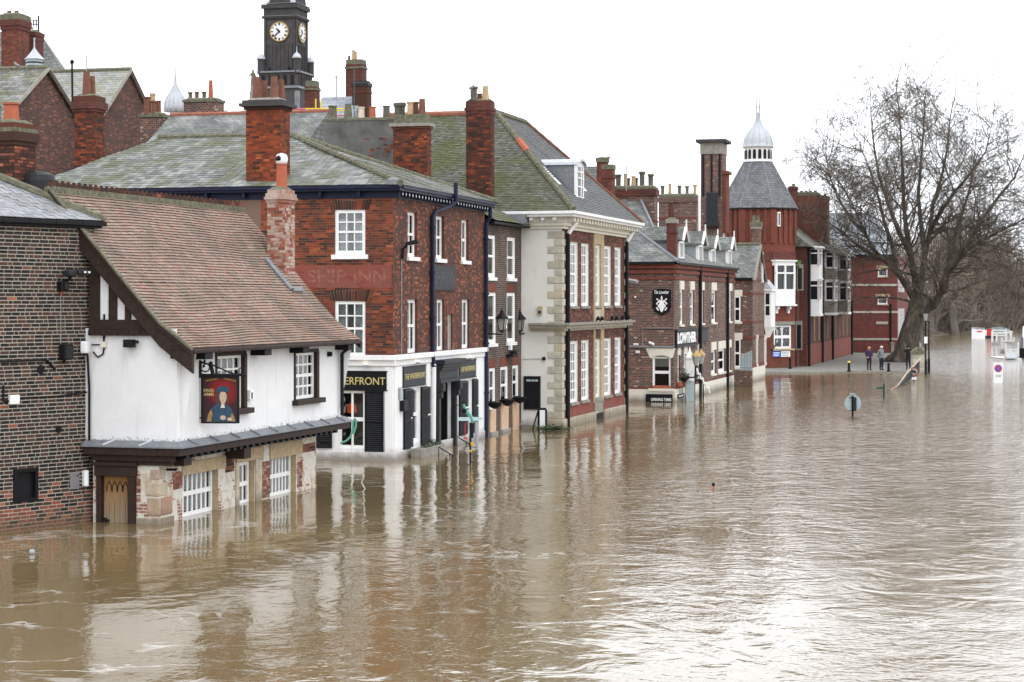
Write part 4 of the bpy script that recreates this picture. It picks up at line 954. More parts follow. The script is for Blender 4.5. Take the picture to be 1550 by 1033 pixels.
# eaves: navy boxed gutter on small brackets, both faces
for f, a, b in ((fCl, sC0-.3, .33), (fC, -.05, LC+.35)):
    q = MB(); q.fb(f, a, b-(.0 if f is fC else .0), ZC+.0, ZC+.06, -.1, .30 if f is fC else .302); q.build('soffit', 'navy_paint', C)
    q = MB(); q.fb(f, a, b, ZC+.06, ZC+.20, .14, .36 if f is fC else .362); q.build('gutter', 'navy_paint', C, bevel=.02)
    q = MB(); q.fb(f, a+.1, b-.1, ZC-.22, ZC-.0, -.02, .035); q.build('frieze_board', 'charcoal_paint' if f is fC else 'navy_paint', C)
    n = int((b-a)/(.36 if f is fC else 1.3))
    for i in range(n):
        x = a+.25+(b-a-.4)*i/n; q = MB(); q.fb(f, x, x+.09, ZC-.16, ZC-.002, .036, .24); q.build('eaves_bracket', 'navy_paint' if f is fCl else 'navy_paint', C)
        if f is fC: piece('bracket_end', 'sign_white', f.p(x+.015, ZC-.12, .252), f.d3()*.05, -f.n3()*.011, Z3*.07, C)
# slate hip roof
zr0 = ZC+.17; oh = .38
cf = fC.p(-oh, zr0, oh); cb = fC.p(LC+oh, zr0, oh); half = (LC+2*oh)/2; apx = fC.p(LC/2, 10.70, oh-half)
lf = fCl.p(sC0-oh, zr0, oh); lrid = fC.p(LC/2, 10.70, 0)+fCl.d3()*(sC0+2.2); lb = fC.p(LC+oh, zr0, 0)+fCl.d3()*(sC0-oh)
tiles([lf, cf, apx, lrid], fCl.d3(), .225, .25, .012, C, 'slate_pale', 300, 'slate', rank=lambda p: (p[0]+7)**2+((p[2]-9)*3)**2 if p[0] > -16.2 else 999)
tiles([cf, cb, apx], fC.d3(), .225, .25, .012, C, 'slate_pale', 0, 'slate')
q = MB(); q.poly([cb, lb, lrid, apx]); q.poly([lb, lf, lrid]); q.build('roof', 'roof_slate', C)
up = np.array([0, 0, .05])
cap_line(cf+up, apx+up, .10, 'mossy_cement', C, 'hip_tile'); cap_line(cb+up, apx+up, .09, 'mossy_cement', C, 'hip_tile'); cap_line(lrid+up*.6, apx+up*.6, .10, 'mossy_cement', C, 'ridge_cap')
q = MB(); q.lathe(cf+np.array([-.25, .12, .1]), [(.2, -.1), (.2, .05), (.1, .12)], 10); q.build('hip_end', 'lead', C)
# chimneys
chimney(C, 372.5, 424, 151, 282, 62.9, .85, 'brick_orange_red', caps=[(.0, .10, .10, 'stone_dark'), (.10, .10, .18, 'stone_dark'), (.2, .1, .06, 'brick_soot')], flaunch='stone_grey', drop=.6,
        pots=[(389, 13, 36, 'brown_clay', 2, .3), (400, 10, 33, 'brown_clay', 2, .8), (415, 13, 37, 'brown_clay', 2, .3), (426, 10, 34, 'brown_clay', 2, .8)], geo=(['brick_orange_red', 'brick_soot'], lambda s, z: int(random.random() < (.12 if z > 9 else .35)), 300, .3))
chimney(C, 595, 646, 186, 262, 71.3, .55, 'brick_chimney', caps=[(-.32, .34, -.03, 'mossy_cement'), (.0, .12, .12, 'stone_grey'), (.12, .08, .05, 'brick_chimney')], drop=1.2, flaunch='stone_grey', geo=(['brick_orange_red', 'brick_soot'], lambda s, z: int(random.random() < .4), 0, .2),
        pots=[(602, 12, 32, 'sooty_clay', 1, .5), (608, 12, 33, 'sooty_clay', 1, .8), (621, 10, 33, 'buff_clay', 0, .4), (629, 10, 34, 'brown_clay', 0, .9), (639, 11, 37, 'brown_clay', 2, .5)])
chimney(C, 113, 143, 145, 235, 69.3, .75, 'brick_plum', caps=[(.0, .2, .04, 'brick_soot'), (.2, .25, .10, 'brick_plum'), (.45, .1, .05, 'brick_plum')], drop=1.0, flaunch='mossy_cement', geo=(['brick_orange_red', 'brick_soot'], lambda s, z: int(random.random() < .45), 60, .5),
        pots=[(131, 12, 38, 'brown_clay', 2, .3), (140, 9, 32, 'brown_clay', 2, .8)])
q = MB(); q.fb(fCl.off(-.1), fCl.s(366), fCl.s(440), zr0+.12, zr0+.18, -.75, -.3); q.build('lead_flashing', 'lead_pale', C)
# downpipes
hp = [(672, 278), (672, 307), (650, 326)]
pipe([fC.p(fC.s(672), fC.z(672, 277), .42), fC.p(fC.s(672), fC.z(672, 306), .42), fC.p(fC.s(668), fC.z(668, 313), .3), fC.p(fC.s(654), fC.z(654, 321), .12), fC.p(fC.s(651), fC.z(651, 328), .09), fC.p(fC.s(651), ZF+.02, .09), fC.p(fC.s(651), ZF-.4, .14)], .075, 'navy_paint', C, collars=[fC.p(fC.s(651), z, .09) for z in (7.4, 5.9, 4.4)])
pipe([fC.p(LC-.12, ZC-.02, .25), fC.p(LC-.12, ZC-.35, .25), fC.p(LC-.12, ZC-.6, .1), fC.p(LC-.12, -.3, .1)], .075, 'navy_paint', C, collars=[fC.p(LC-.12, z, .1) for z in (7.2, 5.2, 3.4, 1.6)])
# white ground floor: pilastered front with fascias
gl = [fCl.rect(513, 552, 592, 678)]; dkb = fCl.rect(478, 503, 660, 686)
gr = [fC.rect(619, 635, 588, 672), fC.rect(660, 682.5, 560, 690), fC.rect(702, 714, 576, 660)]
gr[1] = (gr[1][0], gr[1][1], -.35, fC.z(660, 580))
wall(fCl, sC0, 0, -.4, ZF, gl, ['white_paint', 'white_paint', 'interior'], C, rev=.1, deep=1.2)
wall(fC, 0, LC, -.4, ZF, gr, ['white_paint', 'white_paint', 'interior'], C, rev=.12, deep=1.2)
for f, a, b in ((fCl, sC0, .10), (fC, -.0, LC)):
    k = .1 if f is fCl else 0
    q = MB(); q.fb(f, a, b+k*0, ZF-.06, ZF+.10, -.02, .16); q.fb(f, a, b, ZF-.24, ZF-.06, -.02, .075); q.build('fascia_cornice', 'white_paint', C, bevel=.01)
    q = MB(); q.fb(f, a, b, -.4, .26, -.02, .075); q.build('plinth', 'white_paint', C, bevel=.01)
# corner pilaster, right end pilaster, pipes boxed in white
for f, u0, u1 in ((fCl, 583, 594.5), (fC, 596, 607), (fC, 645, 656), (fC, 720, 732)):
    q = MB(); q.fb(f, f.s(u0), f.s(u1), .26, ZF-.26, -.02, .04); q.build('pilaster', 'white_paint', C, bevel=.006)
pipe([fC.p(fC.s(651), ZF-.3, .14), fC.p(fC.s(651), -.3, .12)], .07, 'white_paint', C)
window(fCl, gl[0], C, 2, (1, 1), fw=.07, bar=.07, ins=.05, pane_each=True)
q = MB(); q.lathe(fCl.p(fCl.s(524), fCl.z(524, 628), -.55), [(.02, 0), (.16, .05), (.14, .28), (.05, .33)], 12); tag(q.build('pendant_lamp', 'red_glow'), 'red glowing pendant lamp inside the white ground floor window', 'lamp')
window(fC, gr[0], C, 2, (1, 1), fw=.1, bar=.06, ins=.06, pane_each=False, curtain=('curtain_white', 0, 1, 'sides')); window(fC, gr[2], C, 2, (1, 1), fw=.1, bar=.06, ins=.06, pane_each=False, curtain=('curtain_white', 0, 1, 'all'))
# louvred shutters, every louvre a slat
def shutter(f, r, parent, mat='charcoal_paint', panels=2):
    s0, s1, z0, z1 = r; q = MB(); e = .05
    q.fb(f, s0, s0+e, z0, z1, .02, .07); q.fb(f, s1-e, s1, z0, z1, .02, .07); h = (z1-z0-e*(panels+1))/panels
    for k in range(panels+1): q.fb(f, s0+e, s1-e, z0+k*(h+e), z0+k*(h+e)+e, .02, .067)
    q.fb(f, s0+e, s1-e, z0+.01, z1-.01, .005, .022)
    sh = q.build('shutter', 'black_paint', parent)
    for k in range(panels):
        zb = z0+e+k*(h+e); n = 14
        for i in range(n):
            piece('louvre', mat, f.p(s0+e+.004, zb+h*i/n, .062), f.d3()*(s1-s0-2*e-.008), -f.n3()*.03+Z3*(h/n*.9), f.n3()*.006+Z3*.012, sh)
    return sh
shutter(fCl, fCl.rect(553, 581, 592, 685), C)
shutter(fCl, (fCl.s(478), fCl.s(503), .35, fCl.z(503, 592)), C)
for a, b, v0, v1 in ((610, 619, 589, 683), (636, 645, 586, 676), (694, 702, 577, 663), (714, 719.5, 574, 658)): shutter(fC, fC.rect(a, b, v0, v1), C)
# classical black doorcase
d0, d1 = fC.s(656), fC.s(686); zd = fC.z(660, 580)
q = MB(); q.fb(fC, fC.s(660)-.22, fC.s(660), -.35, zd, -.05, .18); q.fb(fC, fC.s(682.5), fC.s(682.5)+.22, -.35, zd, -.05, .18); dc = q.build('doorcase', 'charcoal_paint', C, bevel=.01)
q = MB(); a, b = fC.s(660)-.3, fC.s(682.5)+.3
q.fb(fC, a, b, zd, zd+.12, -.02, .26); q.fb(fC, a+.06, b-.06, zd+.12, zd+.42, -.02, .2); q.fb(fC, a, b, zd+.42, zd+.52, -.02, .3); q.fb(fC, a-.05, b+.05, zd+.52, zd+.64, -.02, .36); q.fb(fC, a-.12, b+.12, zd+.64, zd+.78, -.02, .44); q.build('entablature', 'charcoal_paint', dc, bevel=.01)
for x in (a, b-.3):
    q = MB(); q.fb(fC, x, x+.3, zd-.28, zd, .1, .34); q.fb(fC, x+.04, x+.26, zd-.5, zd-.28, .1, .27); q.build('console', 'charcoal_paint', dc, bevel=.02)
q = MB(); q.fb(fC, gr[1][1]-.06, gr[1][1]-.01, -.35, zd-.05, -.9, -.13); q.build('door_leaf', 'black_paint', C)
# name boards: gilt letters on black
def board(f, r, label, txt, ts0, ts1, tz0, tz1, mat='black_paint', hide=None):
    T = thing('name_board', label, 'sign', f.p((r[0]+r[1])/2, r[2])); q = MB(); q.fb(f, r[0], r[1], r[2], r[3], .01, .05); b_ = q.build('board', mat, T)
    q = MB(); e = .03; q.fb(f, r[0]-e, r[1]+e, r[3], r[3]+e, .005, .065); q.fb(f, r[0]-e, r[1]+e, r[2]-e, r[2], .005, .065); q.build('board_edge', 'black_paint', T)
    text_mesh(txt, f, ts0, ts1, tz0, tz1, .05, .008, .004).build('lettering', 'letter_gold', T)
r = fCl.rect(440, 586, 562, 589); hh = r[3]-r[2]
board(fCl, r, 'long black board lettered WATERFRONT in gold over the corner window', 'WATERFRONT', fCl.s(489), fCl.s(584), r[2]+.28*hh, r[2]+.70*hh)
r = fC.rect(609, 642.5, 557, 586); hh = r[3]-r[2]; board(fC, r, 'black board with gold letters THE WATERFRONT left of the black doorway', 'THE WATERFRONT', r[0]+.12, r[1]-.12, r[2]+.36*hh, r[2]+.66*hh, 'charcoal_paint')
r = fC.rect(694, 718.5, 547, 573); hh = r[3]-r[2]; board(fC, r, 'black board with gold letters THE WATERFRONT right of the black doorway', 'THE WATERFRONT', r[0]+.12, r[1]-.12, r[2]+.36*hh, r[2]+.66*hh, 'charcoal_paint')
# warm wall lights over the boards
for k, (f, u, v, lb) in enumerate(((fCl, 555, 552, 'small warm cornice light above the long WATERFRONT board'), (fC, 627, 548, 'small warm cornice light above the board left of the doorway'), (fC, 708, 541, 'small warm cornice light above the board right of the doorway'))):
    s, z = on(f, u, v); T = thing('cornice_light', lb, 'light', f.p(s, z)); q = MB(); q.fb(f, s-.06, s+.06, z-.08, z+.0, .08, .2); q.build('lamp_body', 'zinc', T); q = MB(); q.fb(f, s-.05, s+.05, z+.001, z+.035, .09, .19); q.build('bulb', 'lit_lamp', T)
# other things on the front
T, s, z = gadget('street_floodlight', 'black lamp on a bent arm at the corner of the red brick inn', 'light', fC, 607, 378)
q = MB(); q.tube([fC.p(s, z-.3, .05), fC.p(s, z+.02, .06), fC.p(s+.0, z+.12, .2)], .045); q.build('bracket', 'black_metal', T); c = fC.p(s, z+.12, .2)
q = MB(); q.add([c+np.array(p) for p in ((-.05, -.1, 0), (.38, -.1, .06), (.38, .15, .06), (-.05, .15, 0), (-.05, -.1, .1), (.3, -.1, .2), (.3, .15, .2), (-.05, .15, .1))], [(0, 3, 2, 1), (4, 5, 6, 7), (0, 1, 5, 4), (1, 2, 6, 5), (2, 3, 7, 6), (3, 0, 4, 7)]); q.build('lamp_head', 'black_metal', T)
q = MB(); q.add([c+np.array(p) for p in ((.0, -.102, .015), (.36, -.102, .07), (.36, .14, .052), (.0, .14, -.006))], [(0, 1, 2, 3)]); q.build('lens', 'sign_white', T)
q = MB(); q.tube([fC.p(s, z-.3, .02), fC.p(s, ZF+.1, .02)], .014, 5); tag(q.build('wall_cable', 'zinc'), 'thin cable running down the corner of the red brick inn', 'cable')
T, s, z = gadget('menu_notice', 'framed white menu notice beside the black doorway', 'notice', fC, 684.5, 638)
q = MB(); q.fb(fC, s-.2, s+.2, z-.4, z+.4, .05, .09); q.build('frame', 'charcoal_paint', T); q = MB(); q.fb(fC, s-.15, s+.15, z-.34, z+.34, .09, .096); q.build('sheet', 'sign_white', T)
T, s, z = gadget('post_box', 'small black wall box on the white corner pilaster', 'box', fC, 607, 614)
q = MB(); q.fb(fC, s-.3, s+.12, z-.17, z+.17, .05, .2); q.build('case', 'black_metal', T, bevel=.02); q = MB(); q.fb(fC, s-.2, s+.05, z+.06, z+.09, .2, .21); q.build('slot', 'charcoal_paint', T)
T, s, z = gadget('wall_vent', 'small pale grey vent box on the white corner pilaster', 'vent', fC, 602.5, 596)
q = MB(); q.fb(fC, s-.12, s+.14, z-.19, z+.19, .045, .1); q.build('case', 'zinc', T); q = MB(); q.fb(fC, s-.09, s+.11, z-.15, z+.15, .1, .105); q.build('grille', 'sign_back', T)
# planter box floating at the wall
pc = fC.p(fC.s(634), .0, .45); T = thing('planter_trough', 'long mossy timber trough awash at the white wall', 'planter', pc)
fP = Fac(fC.p(fC.s(613), 0, .55), fC.d); ln = fC.s(649)-fC.s(613)
q = MB(); q.fb(fP, 0, ln, -.15, .27, -.35, 0); q.build('trough', 'stone_grey', T, bevel=.01)
q = MB()
for i in range(160):
    s = random.uniform(ln*.25, ln*.98); o = random.uniform(-.33, -.02); z = .27+random.random()*(.22 if abs(s-ln*.62) < .3 else .07); a = random.random()*6.28; d_ = np.array([math.cos(a), math.sin(a), random.uniform(-.3, .6)])*.06; e_ = np.array([-math.sin(a), math.cos(a), .3])*.03
    p = fP.p(s, z, o); q.add([p-d_, p+e_, p+d_, p-e_], [(0, 1, 2, 3)])
q.build('plants', 'leaf_dark', T, kind='stuff')
for u, v, lb in ((664, 690, 'bent black handrail at the left side of the flooded doorway'), (690, 672, 'bent black handrail right of the flooded doorway')):
    p = G(u, v+1); T = thing('handrail', lb, 'handrail', p); d_ = np.array([-.25, -.95, 0]) if False else np.array([.9, -.3, 0])
    q = MB(); q.tube([p+np.array([0, 0, -.3]), p+np.array([0, 0, .30]), p+d_*.75+np.array([0, 0, -.1])], .025, 6); q.build('rail', 'black_metal', T); q = MB(); q.tube([p+d_*.4+np.array([0, 0, -.3]), p+d_*.4+np.array([0, 0, .09])], .02, 6); q.build('baluster', 'black_metal', T)

# ================================================================ D: narrow dark brick house
fD = Fac(G(736, 660.5), vp(1590)); LD = fD.s(789); ZD = 7.85
D = thing('narrow_brick_house', 'narrow dark brick house squeezed between red inn and cream house', 'building', fD.p(LD/2, 0))
def rd(u0, u1, v0, v1): return fD.rect(u0, u1, v0, v1)
dops = [rd(738.5, 749, 356, 420), None, rd(738.5, 750, 443, 521), None, rd(740.5, 749, 558, 668), None, None]
dops[1] = (fD.s(767.5), fD.s(779), *dops[0][2:]); dops[3] = (fD.s(767), fD.s(779), *dops[2][2:])
dops[4] = (dops[4][0], dops[4][1], -.2, dops[4][3]); dops[5] = (fD.s(757.5), fD.s(768), -.2, dops[4][3]); dops[6] = (fD.s(775.5), fD.s(784), -.2, dops[4][3])
wall(fD, .02, LD, -.4, ZD, dops, ['brick_dark_small', 'white_paint', 'interior'], D, rev=.06)
for k, r in enumerate(dops[:4]): window(fD, r, D, 1, (1, 1), fw=.13, bar=.05, ins=.02, sill=.12, pane_each=False, curtain=('curtain_white', 0, 1, 'all'), sillmat='white_paint')
for k, r in enumerate(dops[4:]):
    zq = .95+.1*k
    q = MB(); q.fb(fD, r[0], r[1], -.3, zq, -.05, .05); q.build('flood_board', 'plywood', D)
    window(fD, (r[0], r[1], zq, r[3]), D, 1, (1, 1), fw=.12, bar=.05, ins=.02, pane_each=False, curtain=('curtain_white', 0, 1, 'all'))
    if k < 2: q = MB(); q.fb(fD, r[0]-.1, r[1]+.1, -.3, .12, -.02, .12); q.build('step', 'white_paint', D)
for r in dops[2:]: q = MB(); q.fb(fD, r[0]-.08, r[1]+.08, r[3], r[3]+.34, -.01, .012); q.build('lintel', 'brick_bright_red', D)
# lean slate roof
e0, e1 = fD.p(-.0, ZD+.1, .35), fD.p(LD+.1, ZD+.05, .35); t0, t1 = fD.p(0, ZD+1.9, -3.2), fD.p(LD+.1, ZD+1.9, -3.2)
tiles([e0, e1, t1, t0], fD.d3(), .3, .2, .014, D, 'slate_mossy', 0, 'slate')
q = MB(); q.fb(fD, 0, LD+.1, ZD-.02, ZD+.06, -.05, .33); q.build('gutter', 'black_metal', D)
q = MB(); q.fb(fD, LD-1.0, LD+.4, ZD+.0, ZD+.5, -.6, .3); q.build('lead_gutter', 'lead', D)
# wall sign letters and hanging baskets, lamps
T, s, z = gadget('wall_letters', 'two small arched white plates on the narrow dark brick house', 'sign', fD, 760, 493)
for (u0, u1, v0, v1) in ((752, 766.5, 484.5, 491), (755, 766, 493.5, 500)):
    a_, b_ = fD.s(u0), fD.s(u1); zz_ = [fD.z(u0, v0), fD.z(u0, v1)]; q = MB(); n = 8
    q.prism([fD.p(a_+(b_-a_)*k/n, zz_[1]+.16*math.sin(math.pi*k/n), .01) for k in range(n+1)]+[fD.p(a_+(b_-a_)*k/n, zz_[0]+.16*math.sin(math.pi*k/n), .01) for k in range(n, -1, -1)], fD.n3()*.03); q.build('arched_plate', 'letter_white', T)
for (u, v, lb) in ((739, 610, 'black half-round wall planter nearest the navy downpipe'), (758, 606, 'black half-round wall planter between the two boarded doorways'), (777, 602, 'black half-round wall planter nearest the cream house')):
    s, z = on(fD, u, v); T = thing('wall_planter', lb, 'planter', fD.p(s, z-.2)); c = fD.p(s, z, .25)
    q = MB(); q.lathe(c-np.array([0, 0, .22]), [(.06, 0), (.22, .1), (.3, .24), (.27, .24)], 12); q.build('basket', 'black_metal', T)
    q = MB(); q.tube([fD.p(s, z+.05, 0), fD.p(s, z+.04, .3)], .02); q.build('bracket', 'black_metal', T)
T, s, z = gadget('bulkhead_camera', 'black dome camera on a bracket above the boarded doorways', 'camera', fD, 770, 538)
q = MB(); q.fb(fD, s-.4, s+.3, z-.06, z+.05, .0, .28); q.build('bracket', 'black_metal', T); q = MB(); q.lathe(fD.p(s, z+.05, .2), [(.14, 0), (.14, .1), (.05, .16)], 10); q.build('dome', 'black_metal', T); q = MB(); q.fb(fD, s-.1, s+.1, z+.2, z+.55, .01, .12); q.build('box', 'sign_white', T)
def lantern(P, label, wallp):
    T = thing('wall_lantern', label, 'lantern', P); P = np.array(P); r = .19
    q = MB(); q.lathe(P, [(.12, 0), (r, .42)], 4, a0=.5); q.build('lantern_glazing', 'lantern_glass', T)
    q = MB()
    for k in range(4):
        a = .5+k*math.pi/2; q.tube([P+np.array([math.cos(a)*.125, math.sin(a)*.125, -.01]), P+np.array([math.cos(a)*(r+.006), math.sin(a)*(r+.006), .43])], .02, 5)
    q.lathe(P+np.array([0, 0, .42]), [(r+.06, 0), (r+.05, .05), (.10, .2), (.07, .22), (.07, .28), (.03, .32), (.02, .4), (.001, .42)], 8); q.lathe(P-np.array([0, 0, .08]), [(.03, 0), (.13, .06), (.13, .085)], 8); q.build('lantern_frame', 'black_metal', T)
    q = MB(); q.tube([P-np.array([0, 0, .06]), P+np.array([0, 0, -.16]), wallp+np.array([0, 0, -.2])], .03, 6); q.build('bracket', 'black_metal', T)
s = fD.s(738); lantern(fD.p(s, fD.z(738, 500), .55), 'black glazed lantern on a bracket beside the navy downpipe', fD.p(s, fD.z(738, 497)))

# ================================================================ E: cream and brick Georgian house
fE = Fac(G(850.5, 648), vp(1600)); fEl = fE.left(); LE = fE.s(947.5); ZE2 = fE.z(850.5, 342)
Eh = thing('georgian_house', 'cream and red brick Georgian house with quoins white cornice and steep hip roof', 'building', fE.p(4, 0))
sE0 = fEl.s(786.5)
def re(u0, u1, v0, v1): return fE.rect(u0, u1, v0, v1)
ue = re(863, 874, 366, 464); le = re(863, 874.5, 517, 611); us = [(863, 874), (880, 890.5), (899.5, 908), (914.5, 924), (930.5, 939)]
eops = [(fE.s(a), fE.s(b), *ue[2:]) for a, b in us]+[(fE.s(a), fE.s(b), *le[2:]) for a, b in us]
wall(fE, 0, LE, -.4, ZE2+.3, eops, ['brick_red_river', 'white_frame', 'interior'], Eh, rev=.14)
wall(fEl, sE0-6, 0, -.4, ZE2+.3, [], ['limewash', 'limewash', 'interior'], Eh)
bk = fE.left(LE); q = MB(); q.quad(bk.p(0, -.4), bk.p(-8, -.4), bk.p(-8, ZE2), bk.p(0, ZE2)); q.build('wall', 'brick_brown', Eh)
for k, r in enumerate(eops): window(fE, r, Eh, 3, (3, 3), fw=.12, bar=.05, ins=.08, pane_each=False, curtain=('curtain_white', .5 if k % 2 else 0, 1, 'sides' if k != 2 else 'all'), sill=.10, sillmat='stone_grey')
q = MB(); zb = fE.z(858, 612); q.fb(fE, .1, LE-.1, .33, le[2]-.12, -.02, .012); q.build('painted_base', 'brick_flat_red', Eh)
random.seed(5)
x = .0
while x < LE-.2:                                                                     # pale plinth stones
    w_ = random.uniform(.9, 1.5); x1 = min(x+w_, LE)
    if not (fE.s(899) < (x+x1)/2 < fE.s(911)): q = MB(); q.fb(fE, x+.01, x1-.01, -.4, .33, -.02, random.uniform(.07, .1)); q.build('plinth_stone', 'stone_cream', Eh, bevel=.015)
    x = x1
r = (fE.s(899), fE.s(911)); q = MB(); q.fb(fE, r[0], r[1], .1, .75, -.02, .06); q.fb(fE, r[0]-.05, r[1]+.05, .75, .85, -.02, .09); q.build('cellar_hatch', 'stone_grey', Eh); q = MB(); q.fb(fE, r[0]+.15, r[1]-.1, -.3, .25, .0, .085); q.build('cellar_grate', 'interior', Eh)
# stone surround of the middle bay
for a, b in ((897.5, 899.5), (908, 912.5)):
    q = MB(); q.fb(fE, fE.s(a), fE.s(b), le[2]-.2, ZE2-.1, -.02, .06); q.build('bay_pilaster', 'stone_buff', Eh)
q = MB(); q.fb(fE, fE.s(899.5), fE.s(908), ue[3]+.02, ZE2-.1, -.02, .05); q.build('bay_lintel', 'stone_buff', Eh); q = MB(); q.fb(fE, fE.s(899.3), fE.s(908.2), ue[2]-.9, ue[2]-.14, -.02, .05); q.build('bay_apron', 'stone_cream', Eh)
# quoins
zq = .35; k = 0; hq = .295
while zq < ZE2-.25:
    long_ = k % 2 == 0; a = .60 if long_ else .33; b = .32 if long_ else .50
    m_ = MB(); o = fE.p(0, zq)+fE.n3()*.035+fEl.n3()*.035
    m_.par(o-fEl.d3()*a+Z3*.008, fEl.d3()*a, fE.d3()*b, Z3*(hq-.016)); m_.build('quoin', 'stone_cream', Eh, bevel=.018)
    m_ = MB(); m_.fb(fE, LE-(.34 if long_ else .22), LE+.03, zq+.008, zq+hq-.008, -.05, .035); m_.build('quoin', 'stone_cream', Eh, bevel=.015)
    if k % 2 == 0: pass
    zq += hq; k += 1
m_ = MB(); o = fE.p(0, -.4)+fE.n3()*.08+fEl.n3()*.08; m_.par(o-fEl.d3()*.75, fEl.d3()*.75, fE.d3()*.5, Z3*.74); m_.build('corner_base', 'stone_cream', Eh, bevel=.03)
# string course, turning the corner
zs = fE.z(850.5, 497)
for z0, z1, oo, mt in ((zs-.12, zs-.02, .12, 'stone_cream'), (zs-.02, zs+.10, .28, 'stone_cream'), (zs+.10, zs+.2, .42, 'stone_grey')):
    q = MB(); q.fb(fE, -oo, LE+.15, z0, z1, -.02, oo); q.fb(fEl, fEl.s(803), -.02, z0, z1, -.02, oo-.004); q.build('string_course', mt, Eh, bevel=.012)
# cornice
Zc = ZE2
for z0, z1, oo in ((Zc-.12, Zc+.0, .10), (Zc+.0, Zc+.13, .2), (Zc+.34, Zc+.44, .62), (Zc+.44, Zc+.56, .72)):
    q = MB(); q.fb(fE, -oo, LE+oo, z0, z1, -.4, oo); q.fb(fEl, sE0-.6, -.4, z0, z1, -.4, oo-.003); q.build('cornice', 'cream_paint' if z1 < Zc+.2 else 'white_paint', Eh, bevel=.012)
q = MB(); q.fb(fE, -.24, LE+.2, Zc+.13, Zc+.34, -.4, .24); q.fb(fEl, sE0-.5, -.4, Zc+.13, Zc+.34, -.4, .237); q.build('cornice_bed', 'cream_paint', Eh)
for i in range(24): x = -.05+(LE-.1)*i/23.; q = MB(); q.fb(fE, x, x+.2, Zc+.17, Zc+.335, .242, .52); q.build('modillion', 'cream_paint', Eh)
for u in (808, 825.5, 843): x = fEl.s(u-2); q = MB(); q.fb(fEl, x, x+.12, Zc+.2, Zc+.335, .24, .5); q.build('modillion', 'white_paint', Eh)
# roof
zt = Zc+.58; ov = .6; a_ = 4.3; hz = 12.75
cE = fE.p(-ov, zt, ov); cE2 = fE.p(LE+ov, zt, ov); T1 = fE.p(-ov+a_, hz, ov-a_); T2 = fE.p(LE+ov-a_, hz, ov-a_)
wl_ = 7.0; eL = cE-fEl.d3()*wl_; rL = T1-fEl.d3()*(wl_-a_+2.0)
tiles([eL, cE, T1, rL], fEl.d3(), .18, .105, .014, Eh, 'slate_mossy', 0, 'tile', lap=1.3, jit=.008)
tiles([cE, cE2, T2, T1], fE.d3(), .2, .125, .014, Eh, 'slate_dark', 0, 'tile', lap=1.3, jit=.008)
q = MB(); q.poly([cE2, cE2-fEl.d3()*8.6, T2]); q.build('roof', 'roof_slate', Eh)
up = np.array([0, 0, .04])
cap_line(cE+up, T1+up, .12, 'mossy_cement', Eh, 'hip_tile', 16); cap_line(T2+up, cE2+up, .1, 'brown_clay', Eh, 'hip_tile', 16); cap_line(T1+up, T2+up, .13, 'mossy_cement', Eh, 'ridge_cap', 10); cap_line(rL+up, T1+up, .13, 'roof_ridge_red', Eh, 'ridge_cap', 12)
q = MB(); p0 = cE*.55+T1*.45; 
for k in (.38, .44): q = MB(); pa = cE+(T1-cE)*(k+.2); pb = cE+(T1-cE)*(k+.26); q.tube([pa+up*1.3, pb+up*1.3], .135, 7); q.build('hip_tile', 'orange_clay', Eh)
# dormer with lead cheeks and curved head
def on_right(u, v):
    """point of the river slope seen at (u, v)"""
    nn = np.cross(cE2-cE, T1-cE); dirv = np.array([(u-CX)/FPX, 1, -(v-HY)/FPX]); o = np.array([0, 0, CAM_H]); t_ = np.dot(cE-o, nn)/np.dot(dirv, nn); return o+dirv*t_
Pd = on_right(873, 300); fd = Fac(Pd, fE.d); wd = 1.25; zd0 = Pd[2]; hd = 1.35
q = MB(); bk_ = 2.2
q.quad(fd.p(0, zd0-.1), fd.p(0, zd0+hd), fd.p(0, zd0+hd, -bk_), fd.p(0, zd0-.1, -.2)); q.quad(fd.p(wd, zd0-.1), fd.p(wd, zd0-.1, -.2), fd.p(wd, zd0+hd, -bk_), fd.p(wd, zd0+hd)); dm = q.build('dormer', 'lead', Eh)
arc = [(wd*(.5-.56*math.cos(a)), zd0+hd+.28*math.sin(a)) for a in np.linspace(0, math.pi, 9)]
q = MB(); pts = [fd.p(s, z, .12) for s, z in arc]+[fd.p(s, z-.09, .12) for s, z in arc[::-1]]
for (p0, p1) in zip(arc, arc[1:]): q.quad(fd.p(p0[0], p0[1], .12), fd.p(p1[0], p1[1], .12), fd.p(p1[0], p1[1], -bk_), fd.p(p0[0], p0[1], -bk_)); q.quad(fd.p(p0[0], p0[1]-.1, .12), fd.p(p1[0], p1[1]-.1, .12), fd.p(p1[0], p1[1], .12), fd.p(p0[0], p0[1], .12))
q.build('dormer_roof', 'lead_pale', dm)
q = MB(); q.fb(fd, -.02, wd+.02, zd0-.1, zd0+hd+.2, -.1, .0); q.build('dormer_front', 'white_frame', dm); window(fd.off(.06), (.12, wd-.12, zd0+.08, zd0+hd-.06), dm, 2, (2, 2), fw=.07, bar=.05, ins=.03, pane_each=False) if False else None
q = MB(); 
for a in (.2, .68): q.fb(fd, a, a+.38, zd0+.1, zd0+hd-.05, .0, .012)
q.build('dormer_glass', 'dark_glass', dm); q = MB(); 
for zz_ in (.45, .8, 1.05): q.fb(fd, .1, wd-.1, zd0+zz_, zd0+zz_+.05, .012, .04)
q.fb(fd, .58, .68, zd0+.1, zd0+hd-.05, .0, .045); q.build('glazing_bar', 'white_frame', dm)
